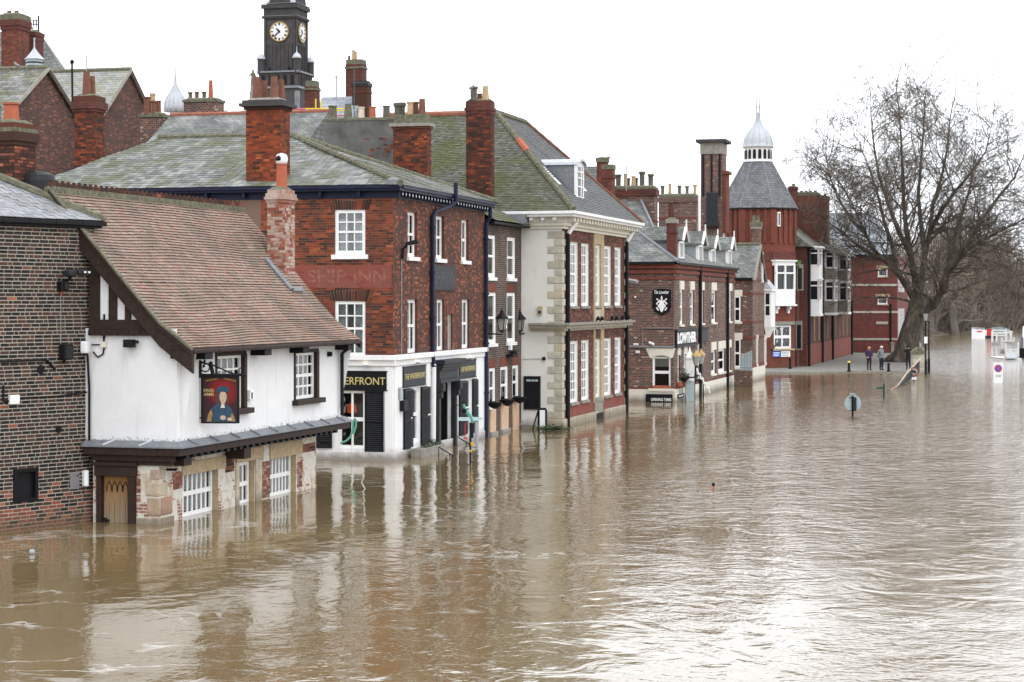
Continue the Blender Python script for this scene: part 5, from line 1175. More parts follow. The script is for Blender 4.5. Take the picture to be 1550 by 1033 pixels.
for (u0, v0, u1, v1) in ((818, 252, 845, 280), (876, 282, 884, 290)):                  # flat roof lights
    a, b = on_right(u0, v0), on_right(u1, v1); nrm = unit(np.cross(cE2-cE, T1-cE)); ww = fE.d3()*.45; q = MB(); q.add([a+nrm*.05, a+ww+nrm*.05, b+ww+nrm*.05, b+nrm*.05, a, a+ww, b+ww, b], [(0, 1, 2, 3), (4, 5, 1, 0), (6, 7, 3, 2), (5, 6, 2, 1), (7, 4, 0, 3)]); q.build('roof_light', 'sign_white', Eh)
chimney(Eh, 705.5, 743, 152, 312, 76.9, .5, 'brick_plum', caps=[(.05, .22, .02, 'brick_plum'), (.27, .12, .06, 'brick_plum'), (.39, .12, .02, 'brick_plum')], flaunch='mossy_cement', drop=1.6, geo=(['brick_soot', 'brick_orange_red'], lambda s, z: int(random.random() < .25), 60, .5),
        pots=[(717, 12, 22, 'sooty_clay', 1, .3), (735, 10, 22, 'buff_clay', 2, .3), (726, 8, 12, 'brown_clay', 0, .8)])
# black downpipes with white heads, gutters
for x, oo in ((.62, .1), (LE-.28, .1)):
    pipe([fE.p(x, ZE2-.3, oo), fE.p(x, -.3, oo)], .085, 'black_metal', Eh); pipe([fE.p(x+.4 if x < 2 else x+.3, Zc+.18, .35), fE.p(x+.15, Zc-.1, .2), fE.p(x, Zc-.3, oo)], .09, 'white_paint', Eh, 'swan_neck')
lantern(fEl.p(fEl.s(793), fEl.z(793, 500), .6), 'black glazed lantern on the cream wall of the Georgian house', fEl.p(fEl.s(793), fEl.z(793, 497)))
T, s, z = gadget('chalk_board', 'tall black chalk board with a white heading on the cream wall', 'sign', fEl, 805.5, 618)
r = fEl.rect(794.5, 817, 571, 618.5); q = MB(); q.fb(fEl, r[0], r[1], r[2], r[3], .01, .05); q.build('board', 'black_paint', T); q = MB(); e = .04
q.fb(fEl, r[0]-e, r[0], r[2]-e, r[3]+e, .005, .065); q.fb(fEl, r[1], r[1]+e, r[2]-e, r[3]+e, .005, .065); q.fb(fEl, r[0], r[1], r[3], r[3]+e, .005, .063); q.fb(fEl, r[0], r[1], r[2]-e, r[2], .005, .063); q.build('frame', 'brown_timber', T)
for k, (a_, b_) in enumerate(((.12, .42), (.47, .68), (.72, .9))): q = MB(); w_ = r[1]-r[0]; q.fb(fEl, r[0]+a_*w_, r[0]+b_*w_, r[3]-.17, r[3]-.09, .05, .056); q.build('chalk_word', 'sign_back', T)
T, s, z = gadget('wall_vent', 'small buff ventilation box high on the cream wall', 'vent', fEl, 818, 470)
q = MB(); q.fb(fEl, s-.09, s+.09, z-.16, z+.16, .005, .13); q.build('case', 'stone_buff', T, bevel=.015); q = MB(); q.fb(fEl, s-.06, s+.06, z-.12, z-.02, .13, .14); q.build('grille', 'charcoal_paint', T)
T, s, z = gadget('wall_spotlight', 'tiny black spotlight on a cable on the cream wall', 'light', fEl, 824, 543)
q = MB(); q.lathe(fEl.p(s, z-.07, .08), [(.05, 0), (.075, .04), (.075, .1), (.04, .14)], 10); q.build('lamp_head', 'black_metal', T); q = MB(); q.tube([fEl.p(s, z, .03), fEl.p(fEl.s(789), z-.03, .02)], .012, 5); q.build('cable', 'zinc', T)
q = MB()
for k, u in enumerate((893, 899, 915, 922, 931, 940)):
    s = fE.s(u); z = zs+.2; q = MB(); q.tube([fE.p(s, z, .25), fE.p(s, z+.08, .3)], .03, 6); q.lathe(fE.p(s, z+.05, .35), [(.07, 0), (.1, .06), (.05, .17)], 8)
    tag(q.build('facade_spotlight', 'black_metal'), ('first', 'second', 'third', 'fourth', 'fifth', 'sixth')[k]+' small black spotlight along the string course, counted from the cream corner', 'light', 'spotlights on the string course')
# ================================================================ F: brown brick riverside pub with dormers
fF = Fac(G(1020, 609), vp(1580)); fFl = fF.left(); LF = fF.s(1112); ZFe = 6.78; sF0 = fFl.s(949)-3
Fh = thing('brown_brick_pub', 'brown brick pub with white dormers shield sign and white plinth', 'building', fF.p(8, 0))
aw = fFl.rect(988, 1015, 540, 588)
fo = []
for a, b in ((1029, 1034), (1044.5, 1050), (1059, 1065), (1077, 1083.5), (1101, 1107)):
    fo.append((fF.s(a), fF.s(b), fF.z(1029, 492), fF.z(1029, 438)))
lo_ = []
for a, b in ((1025.5, 1029), (1035, 1039), (1056, 1061), (1076.5, 1083), (1087, 1097), (1101.5, 1106)):
    lo_.append((fF.s(a), fF.s(b), .95, fF.z(1029, 537)))
wall(fFl, sF0, 0, -.4, ZFe, [aw], ['brick_brown', 'white_frame', 'interior'], Fh, rev=.1, deep=.8)
wall(fF, 0, LF, -.4, ZFe, fo+lo_, ['brick_brown', 'brick_plum', 'interior'], Fh, rev=.12)
bk = fF.left(LF); q = MB(); q.quad(bk.p(0, -.4), bk.p(-7, -.4), bk.p(-7, ZFe), bk.p(0, ZFe)); q.build('wall', 'brick_brown', Fh)
window(fFl, aw, Fh, 1, (1, 1), fw=.09, bar=.08, ins=.05, pane_each=True, curtain=('blind_cream', .68, 1, 'all'))
q = MB(); c = (aw[0]+aw[1])/2; w_ = (aw[1]-aw[0])/2
pts = [fFl.p(aw[0]-.35, aw[3]+.42, -.01), fFl.p(aw[0]-.15, aw[3]-.05, -.01)]+[fFl.p(c+w_*1.02*math.cos(a), aw[3]-.1+.16*math.sin(a), -.01) for a in np.linspace(math.pi, 0, 8)]+[fFl.p(aw[1]+.12, aw[3]-.05, -.01), fFl.p(aw[1]+.25, aw[3]+.42, -.01)]
q.prism(pts, fFl.n3()*.06); q.build('arched_lintel', 'cream_paint', Fh)
q = MB(); q.fb(fFl, aw[0]-.2, aw[1]+.2, aw[2]-.14, aw[2], -.05, .14); q.build('sill', 'cream_paint', Fh)
for k in range(3): q = MB(); x = aw[0]+.0+(aw[1]-aw[0])*k/3; q.fb(fFl, x+.02, x+(aw[1]-aw[0])/3-.02, aw[2]+.0, aw[2]+.14, .0, .13); q.build('window_box', 'orange_clay', Fh, bevel=.01)
for r in fo+lo_:
    window(fF, r, Fh, 1, (1, 1), fw=.16, bar=.06, ins=.05, pane_each=False, sill=.10, sillmat='cream_paint', curtain=('curtain_white', .4, 1, 'sides'))
    q = MB(); q.fb(fF, r[0]-.1, r[1]+.1, r[3]-.02, r[3]+.42, -.02, .05); q.build('lintel', 'cream_paint', Fh)
for f, a, b in ((fFl, sF0, .06), (fF, 0, LF)):
    q = MB(); q.fb(f, a, b, -.4, .62, -.02, .06); q.build('plinth', 'cream_paint', Fh); q = MB(); q.fb(f, a, b, .62, .72, -.02, .03); q.build('plinth_course', 'brick_bright_red', Fh)
    for z0, z1, oo in ((ZFe-.75, ZFe-.62, .05), (ZFe-.45, ZFe-.28, .10), (ZFe-.2, ZFe, .16)): q = MB(); q.fb(f, a, b+oo*(f is fFl), z0, z1, -.02, oo); q.build('brick_cornice', 'brick_bright_red', Fh)
    q = MB(); q.fb(f, a, b, ZFe, ZFe+.12, -.02, .3); q.build('gutter', 'black_metal', Fh)
e = .3; zr = ZFe+.12; ar = 3.4; hr_ = zr+ar*.62
c0 = fF.p(-e, zr, e); c1 = fF.p(LF+e, zr, e); t0 = fF.p(-e+ar, hr_, e-ar); t1 = fF.p(LF+e-ar*.2, hr_, e-ar)
q = MB(); q.poly([c0, c1, t1, t0]); q.poly([c0-fFl.d3()*9, c0, t0, t0-fFl.d3()*6]); q.poly([c1, c1-fFl.d3()*7, t1]); q.build('roof', 'roof_slate', Fh); cap_line(c0, t0, .09, 'lead', Fh, 'hip_tile', 10)
for k, (u, vb, vt) in enumerate(((1032, 397, 343), (1061, 403, 350), (1080, 404, 357), (1105, 409, 359))):
    fd = fF.off(-.05); s = fd.s(u); zb = fd.z(u, vb); zt = fd.z(u, vt); wd = 1.5; zm = zt-.65
    q = MB(); q.fb(fd, s-wd/2, s-wd/2+.2, zb-.2, zm, -.15, 0); q.fb(fd, s+wd/2-.2, s+wd/2, zb-.2, zm, -.15, 0); q.fb(fd, s-wd/2+.2, s+wd/2-.2, zb-.2, zb+.25, -.15, -.01); q.fb(fd, s-wd/2+.2, s+wd/2-.2, zm-.2, zm, -.15, -.01); dm = q.build('dormer', 'white_paint', Fh)
    q = MB(); q.fb(fd, s-wd/2+.2, s+wd/2-.2, zb+.25, zm-.2, -.12, -.1); q.build('pane', 'dark_glass', dm); q = MB(); q.fb(fd, s-.06, s+.06, zb+.25, zm-.2, -.1, -.04); q.build('mullion', 'white_paint', dm)
    q = MB()
    for sg in (-1, 1): q.quad(fd.p(s+sg*(wd/2-.03), zb-.2, -.1), fd.p(s+sg*(wd/2-.03), zm, -.1), fd.p(s+sg*(wd/2-.03), zm, -3.0), fd.p(s+sg*(wd/2-.03), zb-.2, -.2))
    q.build('dormer_cheek', 'zinc', dm)
    q = MB(); ev_ = wd/2+.15
    for sg in (-1, 1): q.add([fd.p(s+sg*ev_, zm-.05, .2), fd.p(s, zt, .2), fd.p(s, zt, -3.2), fd.p(s+sg*ev_, zm-.05, -3.2), fd.p(s+sg*ev_, zm-.13, .2), fd.p(s, zt-.08, .2), fd.p(s, zt-.08, -3.2), fd.p(s+sg*ev_, zm-.13, -3.2)], [(0, 1, 2, 3), (4, 7, 6, 5), (0, 4, 5, 1), (0, 3, 7, 4)])
    q.build('dormer_roof', 'roof_slate', dm)
    q = MB(); q.poly([fd.p(s-ev_+.1, zm, -.02), fd.p(s+ev_-.1, zm, -.02), fd.p(s, zt-.1, -.02)]); q.build('dormer_gable', 'white_paint', dm)
    for sg in (-1, 1): q = MB(); q.tube([fd.p(s+sg*ev_, zm-.1, .22), fd.p(s, zt-.02, .22)], .07, 4); q.build('bargeboard', 'white_paint', dm)
    q = MB(); q.tube([fd.p(s, zt-.3, .24), fd.p(s, zt+.35, .24)], .04, 5); q.build('finial', 'white_paint', dm)
chimney(Fh, 1009, 1023, 332, 400, 98.2, .55, 'brick_plum', caps=[(.0, .2, .04, 'stone_grey'), (.6, .1, .03, 'brick_plum')], pots=[(1016, 9, 24, 'brick_plum', 2, .5)], drop=.8)
q = MB(); 
for x in (fF.s(1057), fF.s(1098.5)): pipe([fF.p(x, ZFe, .12), fF.p(x, -.3, .12)], .09, 'black_metal', Fh)
# signs and fittings of the pub
T, s, z = gadget('shield_sign', 'black shield sign with white crest and script The Lowther', 'sign', fFl, 1002, 478)
r = fFl.rect(988, 1016, 437, 478); a, b, zb, zt = r; cx = (a+b)/2; hh = zt-zb; ww = b-a
q = MB(); pts = [fFl.p(a, zt-.08, .03), fFl.p(cx-.1, zt, .03), fFl.p(cx+.1, zt, .03), fFl.p(b, zt-.08, .03), fFl.p(b, zb+hh*.3, .03), fFl.p(b-ww*.12, zb+hh*.16, .03), fFl.p(cx, zb, .03), fFl.p(a+ww*.12, zb+hh*.16, .03), fFl.p(a, zb+hh*.3, .03)]
q.prism(pts[::-1], fFl.n3()*.05); bd = q.build('shield', 'black_paint', T)
text_mesh('The Lowther', fFl, a+.1*ww, b-.1*ww, zb+.80*hh, zb+.93*hh, .081, .006, .008, .35).build('lettering', 'letter_white', T); text_mesh('EAT DRINK SLEEP YORK', fFl, a+.13*ww, b-.13*ww, zb+.745*hh, zb+.78*hh, .081, .006, .0).build('lettering', 'letter_white', T) if False else None
q = MB()
def pl2(pts, o=.081): q.prism([fFl.p(a+x*ww, zb+y*hh, o) for x, y in pts][::-1], fFl.n3()*.006)
pl2([(.38, .56), (.62, .56), (.64, .3), (.57, .17), (.5, .12), (.43, .17), (.36, .3)])                    # escutcheon
pl2(ell(.5, .62, .05, .06, 10)); pl2([(.44, .66), (.5, .74), (.56, .66), (.5, .63)])
for sg in (-1, 1):
    for k in range(8):
        y = .22+k*.055; x = .5+sg*(.2+.06*math.sin(k*1.9)); pl2(ell(x, y, .05, .034, 8))
q.build('crest', 'letter_white', T)
T, s, z = gadget('fascia_sign', 'black framed board with tall white letters LOWTHER on the river front', 'sign', fF, 1036, 523)
r = (fF.s(1021.5), fF.s(1052), fF.z(1036, 522), fF.z(1036, 501)); q = MB(); q.fb(fF, r[0], r[1], r[2], r[3], .03, .09); q.build('board', 'black_paint', T)
q = MB(); q.fb(fF, r[0]-.15, r[1]+.1, r[3], r[3]+.1, .02, .16); q.fb(fF, r[0]-.15, r[1]+.1, r[2]-.1, r[2], .02, .16); q.build('frame', 'charcoal_paint', T)
text_mesh('LOWTHER', fF, r[0]+.25, r[1]-.25, r[2]+.08, r[3]-.06, .09, .02, .05).build('lettering', 'letter_white', T)
T, s, z = gadget('blank_board', 'blank black board at the end of the LOWTHER lettering', 'sign', fF, 1060, 523)
q = MB(); x0, x1 = fF.s(1057.5), fF.s(1069); q.fb(fF, x0, x1, r[2], r[3], .03, .1); q.build('board', 'charcoal_paint', T); q = MB(); q.fb(fF, x0, x1, r[3], r[3]+.1, .02, .15); q.build('frame', 'black_paint', T)
T, s, z = gadget('opening_times_board', 'black board lettered OPENING TIMES half sunk below the arched window', 'sign', fFl, 998, 604)
r = (fFl.s(978), fFl.s(1018.5), -.3, fFl.z(1018, 597)); q = MB(); q.fb(fFl, r[0], r[1], r[2], r[3], .065, .11); q.build('board', 'black_paint', T); text_mesh('OPENING TIMES', fFl, fFl.s(986), r[1]-.06, fFl.z(1018, 607.5), fFl.z(1018, 603), .11, .01, .02).build('lettering', 'letter_white', T)
T, s, z = gadget('number_plate', 'small black lettered plate on the white plinth beside the pub corner', 'sign', fF, 1027, 604)
q = MB(); q.fb(fF, fF.s(1023.5), fF.s(1033), .14, .34, .06, .09); q.build('plate', 'black_paint', T); q = MB(); q.fb(fF, fF.s(1025), fF.s(1031.5), .2, .28, .09, .094); q.build('strip', 'letter_white', T)
for k, (u, v, w_, h_, lb) in enumerate(((963, 521.5, .22, .1, 'upper of two white boxes on the brown brick pub wall'), (965.5, 533, .18, .13, 'lower of two white boxes on the brown brick pub wall'), (962, 450, .08, .09, 'small white sensor high on the brown brick pub wall'))):
    s, z = on(fFl, u, v); T = thing('wall_box', lb, 'box', fFl.p(s, z)); q = MB(); q.fb(fFl, s-w_/2*1.1, s+w_/2*1.1, z-h_/2, z+h_/2, .01, .12); q.build('case', 'sign_white', T, bevel=.01); q = MB(); q.fb(fFl, s-w_/3, s+w_/3, z-h_/4, z+h_/4, .12, .125); q.build('cover', 'cream_paint', T)
T, s, z = gadget('security_camera', 'white tube camera on the brown brick pub wall', 'camera', fFl, 988, 520)
q = MB(); q.tube([fFl.p(s-.14, z+.05, .2), fFl.p(s+.12, z-.05, .3)], .06, 8); q.build('camera_body', 'sign_white', T); q = MB(); q.tube([fFl.p(s, z, .22), fFl.p(s, z-.02, 0)], .025, 6); q.build('bracket', 'sign_white', T)
q = MB(); q.tube([fFl.p(fFl.s(953), fFl.z(953, 525), .05), fFl.p(0, fFl.z(1020, 526), .05)], .06, 6); q.tube([fFl.p(fFl.s(973), fFl.z(973, 525), .04), fFl.p(fFl.s(973), fFl.z(973, 497), .04), fFl.p(0, fFl.z(1020, 497), .04)], .03, 5); tag(q.build('cable_duct', 'grey_box'), 'dark cable duct running along the brown brick pub wall', 'cable')
q = MB(); q.tube([fFl.p(fFl.s(948), fFl.z(948, 424), .3), fFl.p(fFl.s(969), fFl.z(969, 427), .75)], .1, 4); q.tube([fFl.p(fFl.s(949), fFl.z(949, 422), 0), fFl.p(fFl.s(953), fFl.z(953, 424), .4)], .04, 5); tag(q.build('wing_floodlight', 'zinc'), 'grey wing shaped floodlight between the Georgian house and brown pub', 'light')
# doorway porch post, lamps and flower baskets
P0 = G(1044, 607); T = thing('porch_post', 'white timber porch post with a grey notice beside the pub door', 'post', P0)
q = MB(); q.box(P0[0]-.22, P0[0]+.22, P0[1]-.15, P0[1]+.15, -.3, 2.1); q.lathe(P0+np.array([0, 0, 2.1]), [(.3, 0), (.3, .08), (.1, .35), (.02, .6)], 4, a0=.78); q.build('post', 'white_paint', T); q = MB(); q.box(P0[0]-.2, P0[0]+.22, P0[1]-.2, P0[1]-.152, -.2, 1.0); q.build('notice', 'sign_back', T)
q = MB()
for k in range(5): p = P0+np.array([.3, .2, 1.55]); e_ = P0+np.array([1.05, .6, .35]); q.tube([p+(e_-p)*(k/5.), p+(e_-p)*((k+.5)/5)+np.array([0, 0, .16]), p+(e_-p)*((k+1)/5)], .05, 5)
q.build('fretwork', 'white_paint', T)
for k, (u, v) in enumerate(((1053.5, 553), (1061, 551))):
    Pl = Wp(u, v, 97.5+k*2); T = thing('door_lantern', ('amber topped lantern nearest the porch post of the pub', 'amber topped lantern furthest along the pub front')[k], 'lantern', Pl)
    q = MB(); q.lathe(Pl, [(.1, 0), (.2, .42)], 6); q.build('glazing', 'lantern_glass', T); q = MB(); q.lathe(Pl+np.array([0, 0, .42]), [(.24, 0), (.2, .1), (.08, .22), (.02, .34)], 6); q.build('cap', 'gilt', T); q = MB(); q.tube([Pl-np.array([0, 0, .01]), Pl+np.array([-.05, .1, -.6]), Pl+np.array([-.35, 1.0, -.65])], .04, 5); q.build('bracket', 'black_metal', T)
for k, u in enumerate((1024.5, 1036)):
    s = fF.s(u+1); z = fF.z(u, 571); T = thing('flower_basket', ('wilted flower basket nearest the pub corner', 'wilted flower basket next to the porch post')[k], 'plant', fF.p(s, z, .35)); c = fF.p(s, z, .35)
    q = MB()
    for i in range(220):
        p = c+np.random.default_rng(i+k*900).normal(0, .13, 3); a = i*2.4; d_ = np.array([math.cos(a), math.sin(a), .4])*.06; e_ = np.array([-math.sin(a), math.cos(a), -.3])*.03; q.add([p-d_, p+e_, p+d_, p-e_], [(0, 1, 2, 3)])
    q.build('foliage', 'bark_plane' if k else 'leaf_dark', T, kind='stuff'); q = MB(); q.lathe(c-np.array([0, 0, .25]), [(.05, 0), (.2, .15), (.22, .22)], 8); q.build('basket', 'black_metal', T); q = MB(); q.tube([c+np.array([0, 0, .4]), fF.p(s, z+.4, 0)], .02, 5); q.tube([c, c+np.array([0, 0, .4])], .01, 4); q.build('bracket', 'black_metal', T)
    s2 = fF.s(u+2); q = MB(); q.fb(fF, s2-.6, s2+.6, .74, .95, .06, .25); tag(q.build('window_trough', 'orange_clay', bevel=.02), ('red clay window trough below the first narrow pub window', 'red clay window trough below the second narrow pub window')[k], 'planter')
for k, u in enumerate((1039, 1053, 1058)):
    p = G(u, 606-k*.6); q = MB(); a_ = [p+np.array([math.cos(t)*.22, 0, .75+math.sin(t)*.25]) for t in np.linspace(0, math.pi, 8)]; q.tube([p+np.array([.22, 0, -.3])]+a_+[p+np.array([-.22, 0, -.3])], .035, 5)
    tag(q.build('hoop_rail', 'black_metal'), ('black iron hoop rail left of the porch post', 'black iron hoop rail just right of the porch post', 'black iron hoop rail furthest right of the porch post')[k], 'rail')

# ================================================================ generic gabled house seen from its front slope
def gable_house(name, label, u, vbase, Y, vE, depth, vA, length, wmat, rmat, zb=None, ridge='mossy_cement', ops=(), vpx=1560, over=.15):
    """gable towards the river; corner at (u, vbase) at distance Y, eaves at pixel row vE, apex height at vA; the front slope faces the camera"""
    P = Wp(u, vbase, Y); f = Fac(P, vp(vpx)); fl = f.left(); z0 = P[2] if zb is None else zb; ze = CAM_H-(vE-HY)/FPX*Y
    ma = f.p(depth/2, 0); za = CAM_H-(vA-HY)/FPX*ma[1]
    T = thing(name, label, 'building', f.p(depth/2, z0))
    wall(f, 0, depth, z0, ze, list(ops), [wmat, 'white_frame', 'interior'], T)
    m = MB(); m.poly([f.p(0, ze), f.p(depth, ze), f.p(depth/2, za)]); m.build('gable_wall', wmat, T)
    m = MB(); m.quad(fl.p(-length, z0), fl.p(0, z0), fl.p(0, ze), fl.p(-length, ze)); m.build('wall', wmat, T)
    m = MB(); o = over
    A0, A1 = f.p(-o, ze-.05, o), f.p(depth/2, za+.08, o); B0, B1 = A0-fl.d3()*(length+o), A1-fl.d3()*(length+o); C0 = f.p(depth+o, ze-.05, o); D0 = C0-fl.d3()*(length+o)
    m.quad(B0, A0, A1, B1); m.quad(A1, C0, D0, B1); m.quad(A0, A0-Z3*.15, A1-Z3*.15, A1); m.quad(A1, A1-Z3*.15, C0-Z3*.15, C0); rf = m.build('roof', rmat, T); cap_line(B1, A1, .12, ridge, T, 'ridge_cap')
    m = MB(); m.tube([A0+np.array([0, 0, -.05]), A1+np.array([0, 0, -.03])], .09, 4); m.tube([C0+np.array([0, 0, -.05]), A1+np.array([0, 0, -.03])], .09, 4); m.build('verge', 'stone_grey', T)
    return T, f, fl, ze, za
# ================================================================ G: gabled brick house beyond the pub
Gh, fG, fGl, zGe, zGa = gable_house('gabled_brick_house', 'small gabled brick house with white oriel window at the water', 1139, 578, 122, 423, 5.2, 372, 3.5, 'brick_brown', 'roof_slate', zb=-.4, vpx=1580)
fGl2 = fGl.off(.01)
for v0, v1 in ((449, 487), (514, 556)):
    r = fGl.rect(1111.5, 1121, v0, v1); window(fGl.off(.12), r, Gh, 1, (1, 1), fw=.07, bar=.06, ins=.03, pane_each=False, mat='white_frame'); q = MB(); q.fb(fGl, r[0]+.05, r[1]-.05, r[2], r[3], .005, .02); q.build('dark_pane', 'dark_glass', Gh); q = MB(); q.fb(fGl, r[0]-.1, r[1]+.12, r[3], r[3]+.4, .0, .1); q.build('lintel', 'cream_paint', Gh); q = MB(); q.fb(fGl, r[0]-.1, r[1]+.1, r[2]-.14, r[2], 0, .15); q.build('sill', 'cream_paint', Gh)
for z0 in (zGe-.1, fG.z(1139, 446), fG.z(1139, 489), fG.z(1139, 513)):
    q = MB(); q.fb(fG, 0, 5.2, z0, z0+.12, -.01, .02); q.fb(fGl, -3.5, 0, z0, z0+.12, -.01, .018); q.build('red_course', 'brick_bright_red', Gh)
q = MB(); q.fb(fG, -.05, 5.25, -.4, .85, -.02, .08); q.build('plinth', 'cream_paint', Gh); q = MB(); q.fb(fG, 0, 5.2, .85, 1.1, -.01, .03); q.build('plinth_course', 'brick_bright_red', Gh)
q = MB(); q.fb(fGl, -3.2, 0, zGe-.02, zGe+.1, 0, .3); q.build('gutter', 'black_metal', Gh)
for u, v0, v1 in ((1145, 507, 556), (1157.5, 507, 553), (1153, 382, 428)):
    s = fG.s(u); q = MB(); q.fb(fG, s-.22, s+.22, fG.z(u, v1), fG.z(u, v0), -.02, .1); q.build('slit_window', 'cream_paint' if u != 1153 else 'white_frame', Gh); q = MB(); q.fb(fG, s+.04, s+.18, fG.z(u, v1)+.2, fG.z(u, v0)-.3, .1, .11); q.build('dark_pane', 'dark_glass', Gh)
s0, s1 = fG.s(1157), fG.s(1164); fo_ = fG.off(.75)                                          # white oriel
zb, zt = fG.z(1158, 495), fG.z(1158, 441); q = MB(); q.fb(fG, s0, s1, zb, zt, 0, .4); ob = q.build('oriel_window', 'white_paint', Gh)
q = MB(); q.fb(fG, s0-.1, s1+.1, zt, zt+.14, -.1, .5); q.build('oriel_cornice', 'white_paint', ob); q = MB(); q.add([fG.p(s0-.1, zt+.14, .5), fG.p(s1+.1, zt+.14, .5), fG.p(s1, zt+.75, 0), fG.p(s0, zt+.75, 0), fG.p(s0-.1, zt+.14, 0), fG.p(s1+.1, zt+.14, 0)], [(0, 1, 2, 3), (0, 3, 4), (1, 5, 2)]); q.build('oriel_roof', 'lead_pale', ob)
q = MB(); q.add([fG.p(s0, zb, .4), fG.p(s1, zb, .4), fG.p(s1, zb, 0), fG.p(s0, zb, 0), fG.p(s0+.2, zb-.7, .1), fG.p(s1-.2, zb-.7, .1)], [(0, 4, 5, 1), (0, 3, 4), (1, 5, 2), (3, 2, 5, 4)]); q.build('oriel_base', 'white_paint', ob)
fo2 = Fac(fG.p(s0, 0, 0), fGl.d)
q = MB(); q.fb(fo2, .08, .33, zb+.75, zt-.95, .0, .012); q.fb(fo2, .08, .33, zt-.85, zt-.15, 0, .012); q.build('pane', 'dark_glass', ob)
chimney(Gh, 1137.5, 1150, 336, 382, 124.5, .6, 'brick_brown', caps=[(.0, .25, .1, 'mossy_cement'), (.25, .2, .05, 'stone_grey')], pots=[(1141, 6, 10, 'mossy_cement', 0, .3), (1147, 6, 10, 'mossy_cement', 0, .6)], drop=1)
# garden wall and grey gate beside it
fw = Fac(G(1113, 586), fG.left().d); q = MB(); x0, x1 = fw.s(1111), fw.s(1138); q.fb(fw, x0, x1, -.4, .95, -.3, 0); gw = tag(q.build('low_brick_wall', 'brick_brown'), 'low dark brick wall between the brown pub and gabled house', 'wall')
T = thing('grey_gate', 'grey picket gate standing on the low dark brick wall', 'gate', fw.p(x1-.6, .95))
for k in range(8): x = x1-.7+k*.09; q = MB(); q.fb(fw, x, x+.07, .95, 1.85+.3*(k/8), -.12, -.09); q.build('picket', 'sign_back', T)
q = MB(); q.fb(fw, x1-.7, x1+.02, 1.15, 1.22, -.09, -.05); q.build('rail', 'sign_back', T)

# ================================================================ H: octagonal red brick tower with slate cone and lead cupola
HY_ = 146.0; Hc = np.array([(1147.5-CX)/FPX*HY_, HY_, 0]); RH = 61.5/FPX*HY_*.97
def zH(v, Y=None): return CAM_H-(v-HY)/FPX*(Y or HY_)
Hh = thing('octagonal_tower', 'octagonal red brick tower with slate cone roof and lead domed cupola', 'building', Hc)
angs = [math.radians(13+45*k) for k in range(8)]
def oc(a, r, z): return Hc+np.array([math.sin(a)*r, -math.cos(a)*r, z])
fcs = []; zTop = zH(316)
for k in range(8):
    a, b = oc(angs[k], RH, 0), oc(angs[(k+1) % 8], RH, 0); f = Fac(a, b-a); L = np.linalg.norm((b-a)[:2]); fcs.append((f, L))
    ops = []
    if k == 0: ops = [(.18, L-.35, f.z(1180, 528), f.z(1180, 493))]
    wall(f, 0, L, -.2, zTop, ops, ['brick_bright_red' if k != 1 else 'brick_plum', 'white_frame', 'interior'], Hh, rev=.1)  # right-hand side face: its shade put into the colour as darker brick
    for j in range(5):                                                                       # pilaster strips
        x = L*(.04+.23*j); q = MB(); q.fb(f, x, x+L*.1, zH(370), zTop-.15, -.01, .1); q.build('pilaster', 'brick_bright_red' if k != 1 else 'brick_plum', Hh)  # strips on the side face carry the same painted-in shade
    q = MB(); q.fb(f, 0, L, zTop-.15, zTop, -.05, .16); q.build('eaves_course', 'brick_plum', Hh); q = MB(); q.fb(f, 0, L, zH(396), zH(383), -.02, .06); q.build('string_course', 'brick_plum', Hh)
f, L = fcs[0]
window(f, (.18, L-.35, f.z(1180, 528), f.z(1180, 493)), Hh, 2, (1, 1), fw=.12, bar=.12, ins=.03, pane_each=True, curtain=('curtain_white', 0, 1, 'sides'))
q = MB(); q.fb(f, .0, L-.05, f.z(1180, 492), f.z(1180, 487), -.02, .12); q.build('lintel', 'stone_grey', Hh); q = MB(); q.fb(f, .05, L-.1, f.z(1180, 531), f.z(1180, 528), -.02, .15); q.build('sill', 'stone_buff', Hh)
zb, zt, zm = f.z(1180, 461), f.z(1180, 396), f.z(1180, 438)                                         # big white bay
q = MB(); o = .4; x0, x1 = .02, L-.3
q.fb(f, x0, x1, zb, zm, 0, o); q.fb(f, x0, x1, zt-.3, zt, 0, o)
for x in (x0, (x0+x1)/2-.1, x1-.14): q.fb(f, x, x+.16, zm, zt-.3, o-.16, o)
q.fb(f, x0, x1, (zm+zt)/2+.1, (zm+zt)/2+.22, o-.15, o-.01); bay = q.build('bay_window', 'white_paint', Hh)
q = MB(); q.fb(f, x0+.1, x1-.1, zm, zt-.3, o-.13, o-.11); q.build('pane', 'dark_glass', bay); q = MB(); q.fb(f, x0-.1, x1+.1, zb-.12, zb, -.02, o+.1); q.fb(f, x0-.1, x1+.08, zt, zt+.1, -.02, o+.12); q.build('bay_moulding', 'white_paint', bay)
for x in (x0+.25, x1-.5): q = MB(); q.fb(f, x, x+.15, zb-.65, zb-.12, 0, .2); q.fb(f, x, x+.15, zb-.35, zb-.12, .2, .36); q.build('bracket', 'white_paint', bay)
q = MB(); fs = fcs[0][0]; s = f.s(1177.5); q.fb(f, s-.12, s+.15, f.z(1177, 343), f.z(1177, 321), .0, .12); sw = q.build('slit_window', 'white_frame', Hh); q = MB(); q.fb(f, s-.05, s+.08, f.z(1177, 341), f.z(1177, 323), .12, .13); q.build('pane', 'dark_glass', sw)
zc0, zc1 = zTop, zH(246); r1 = 22.5/FPX*HY_; q = MB(); ro = RH*1.07
for k in range(8): a, b = angs[k], angs[(k+1) % 8]; q.quad(oc(a, ro, zc0-.06), oc(b, ro, zc0-.06), oc(b, r1, zc1), oc(a, r1, zc1))
q.build('cone_roof', 'roof_slate_blue', Hh)
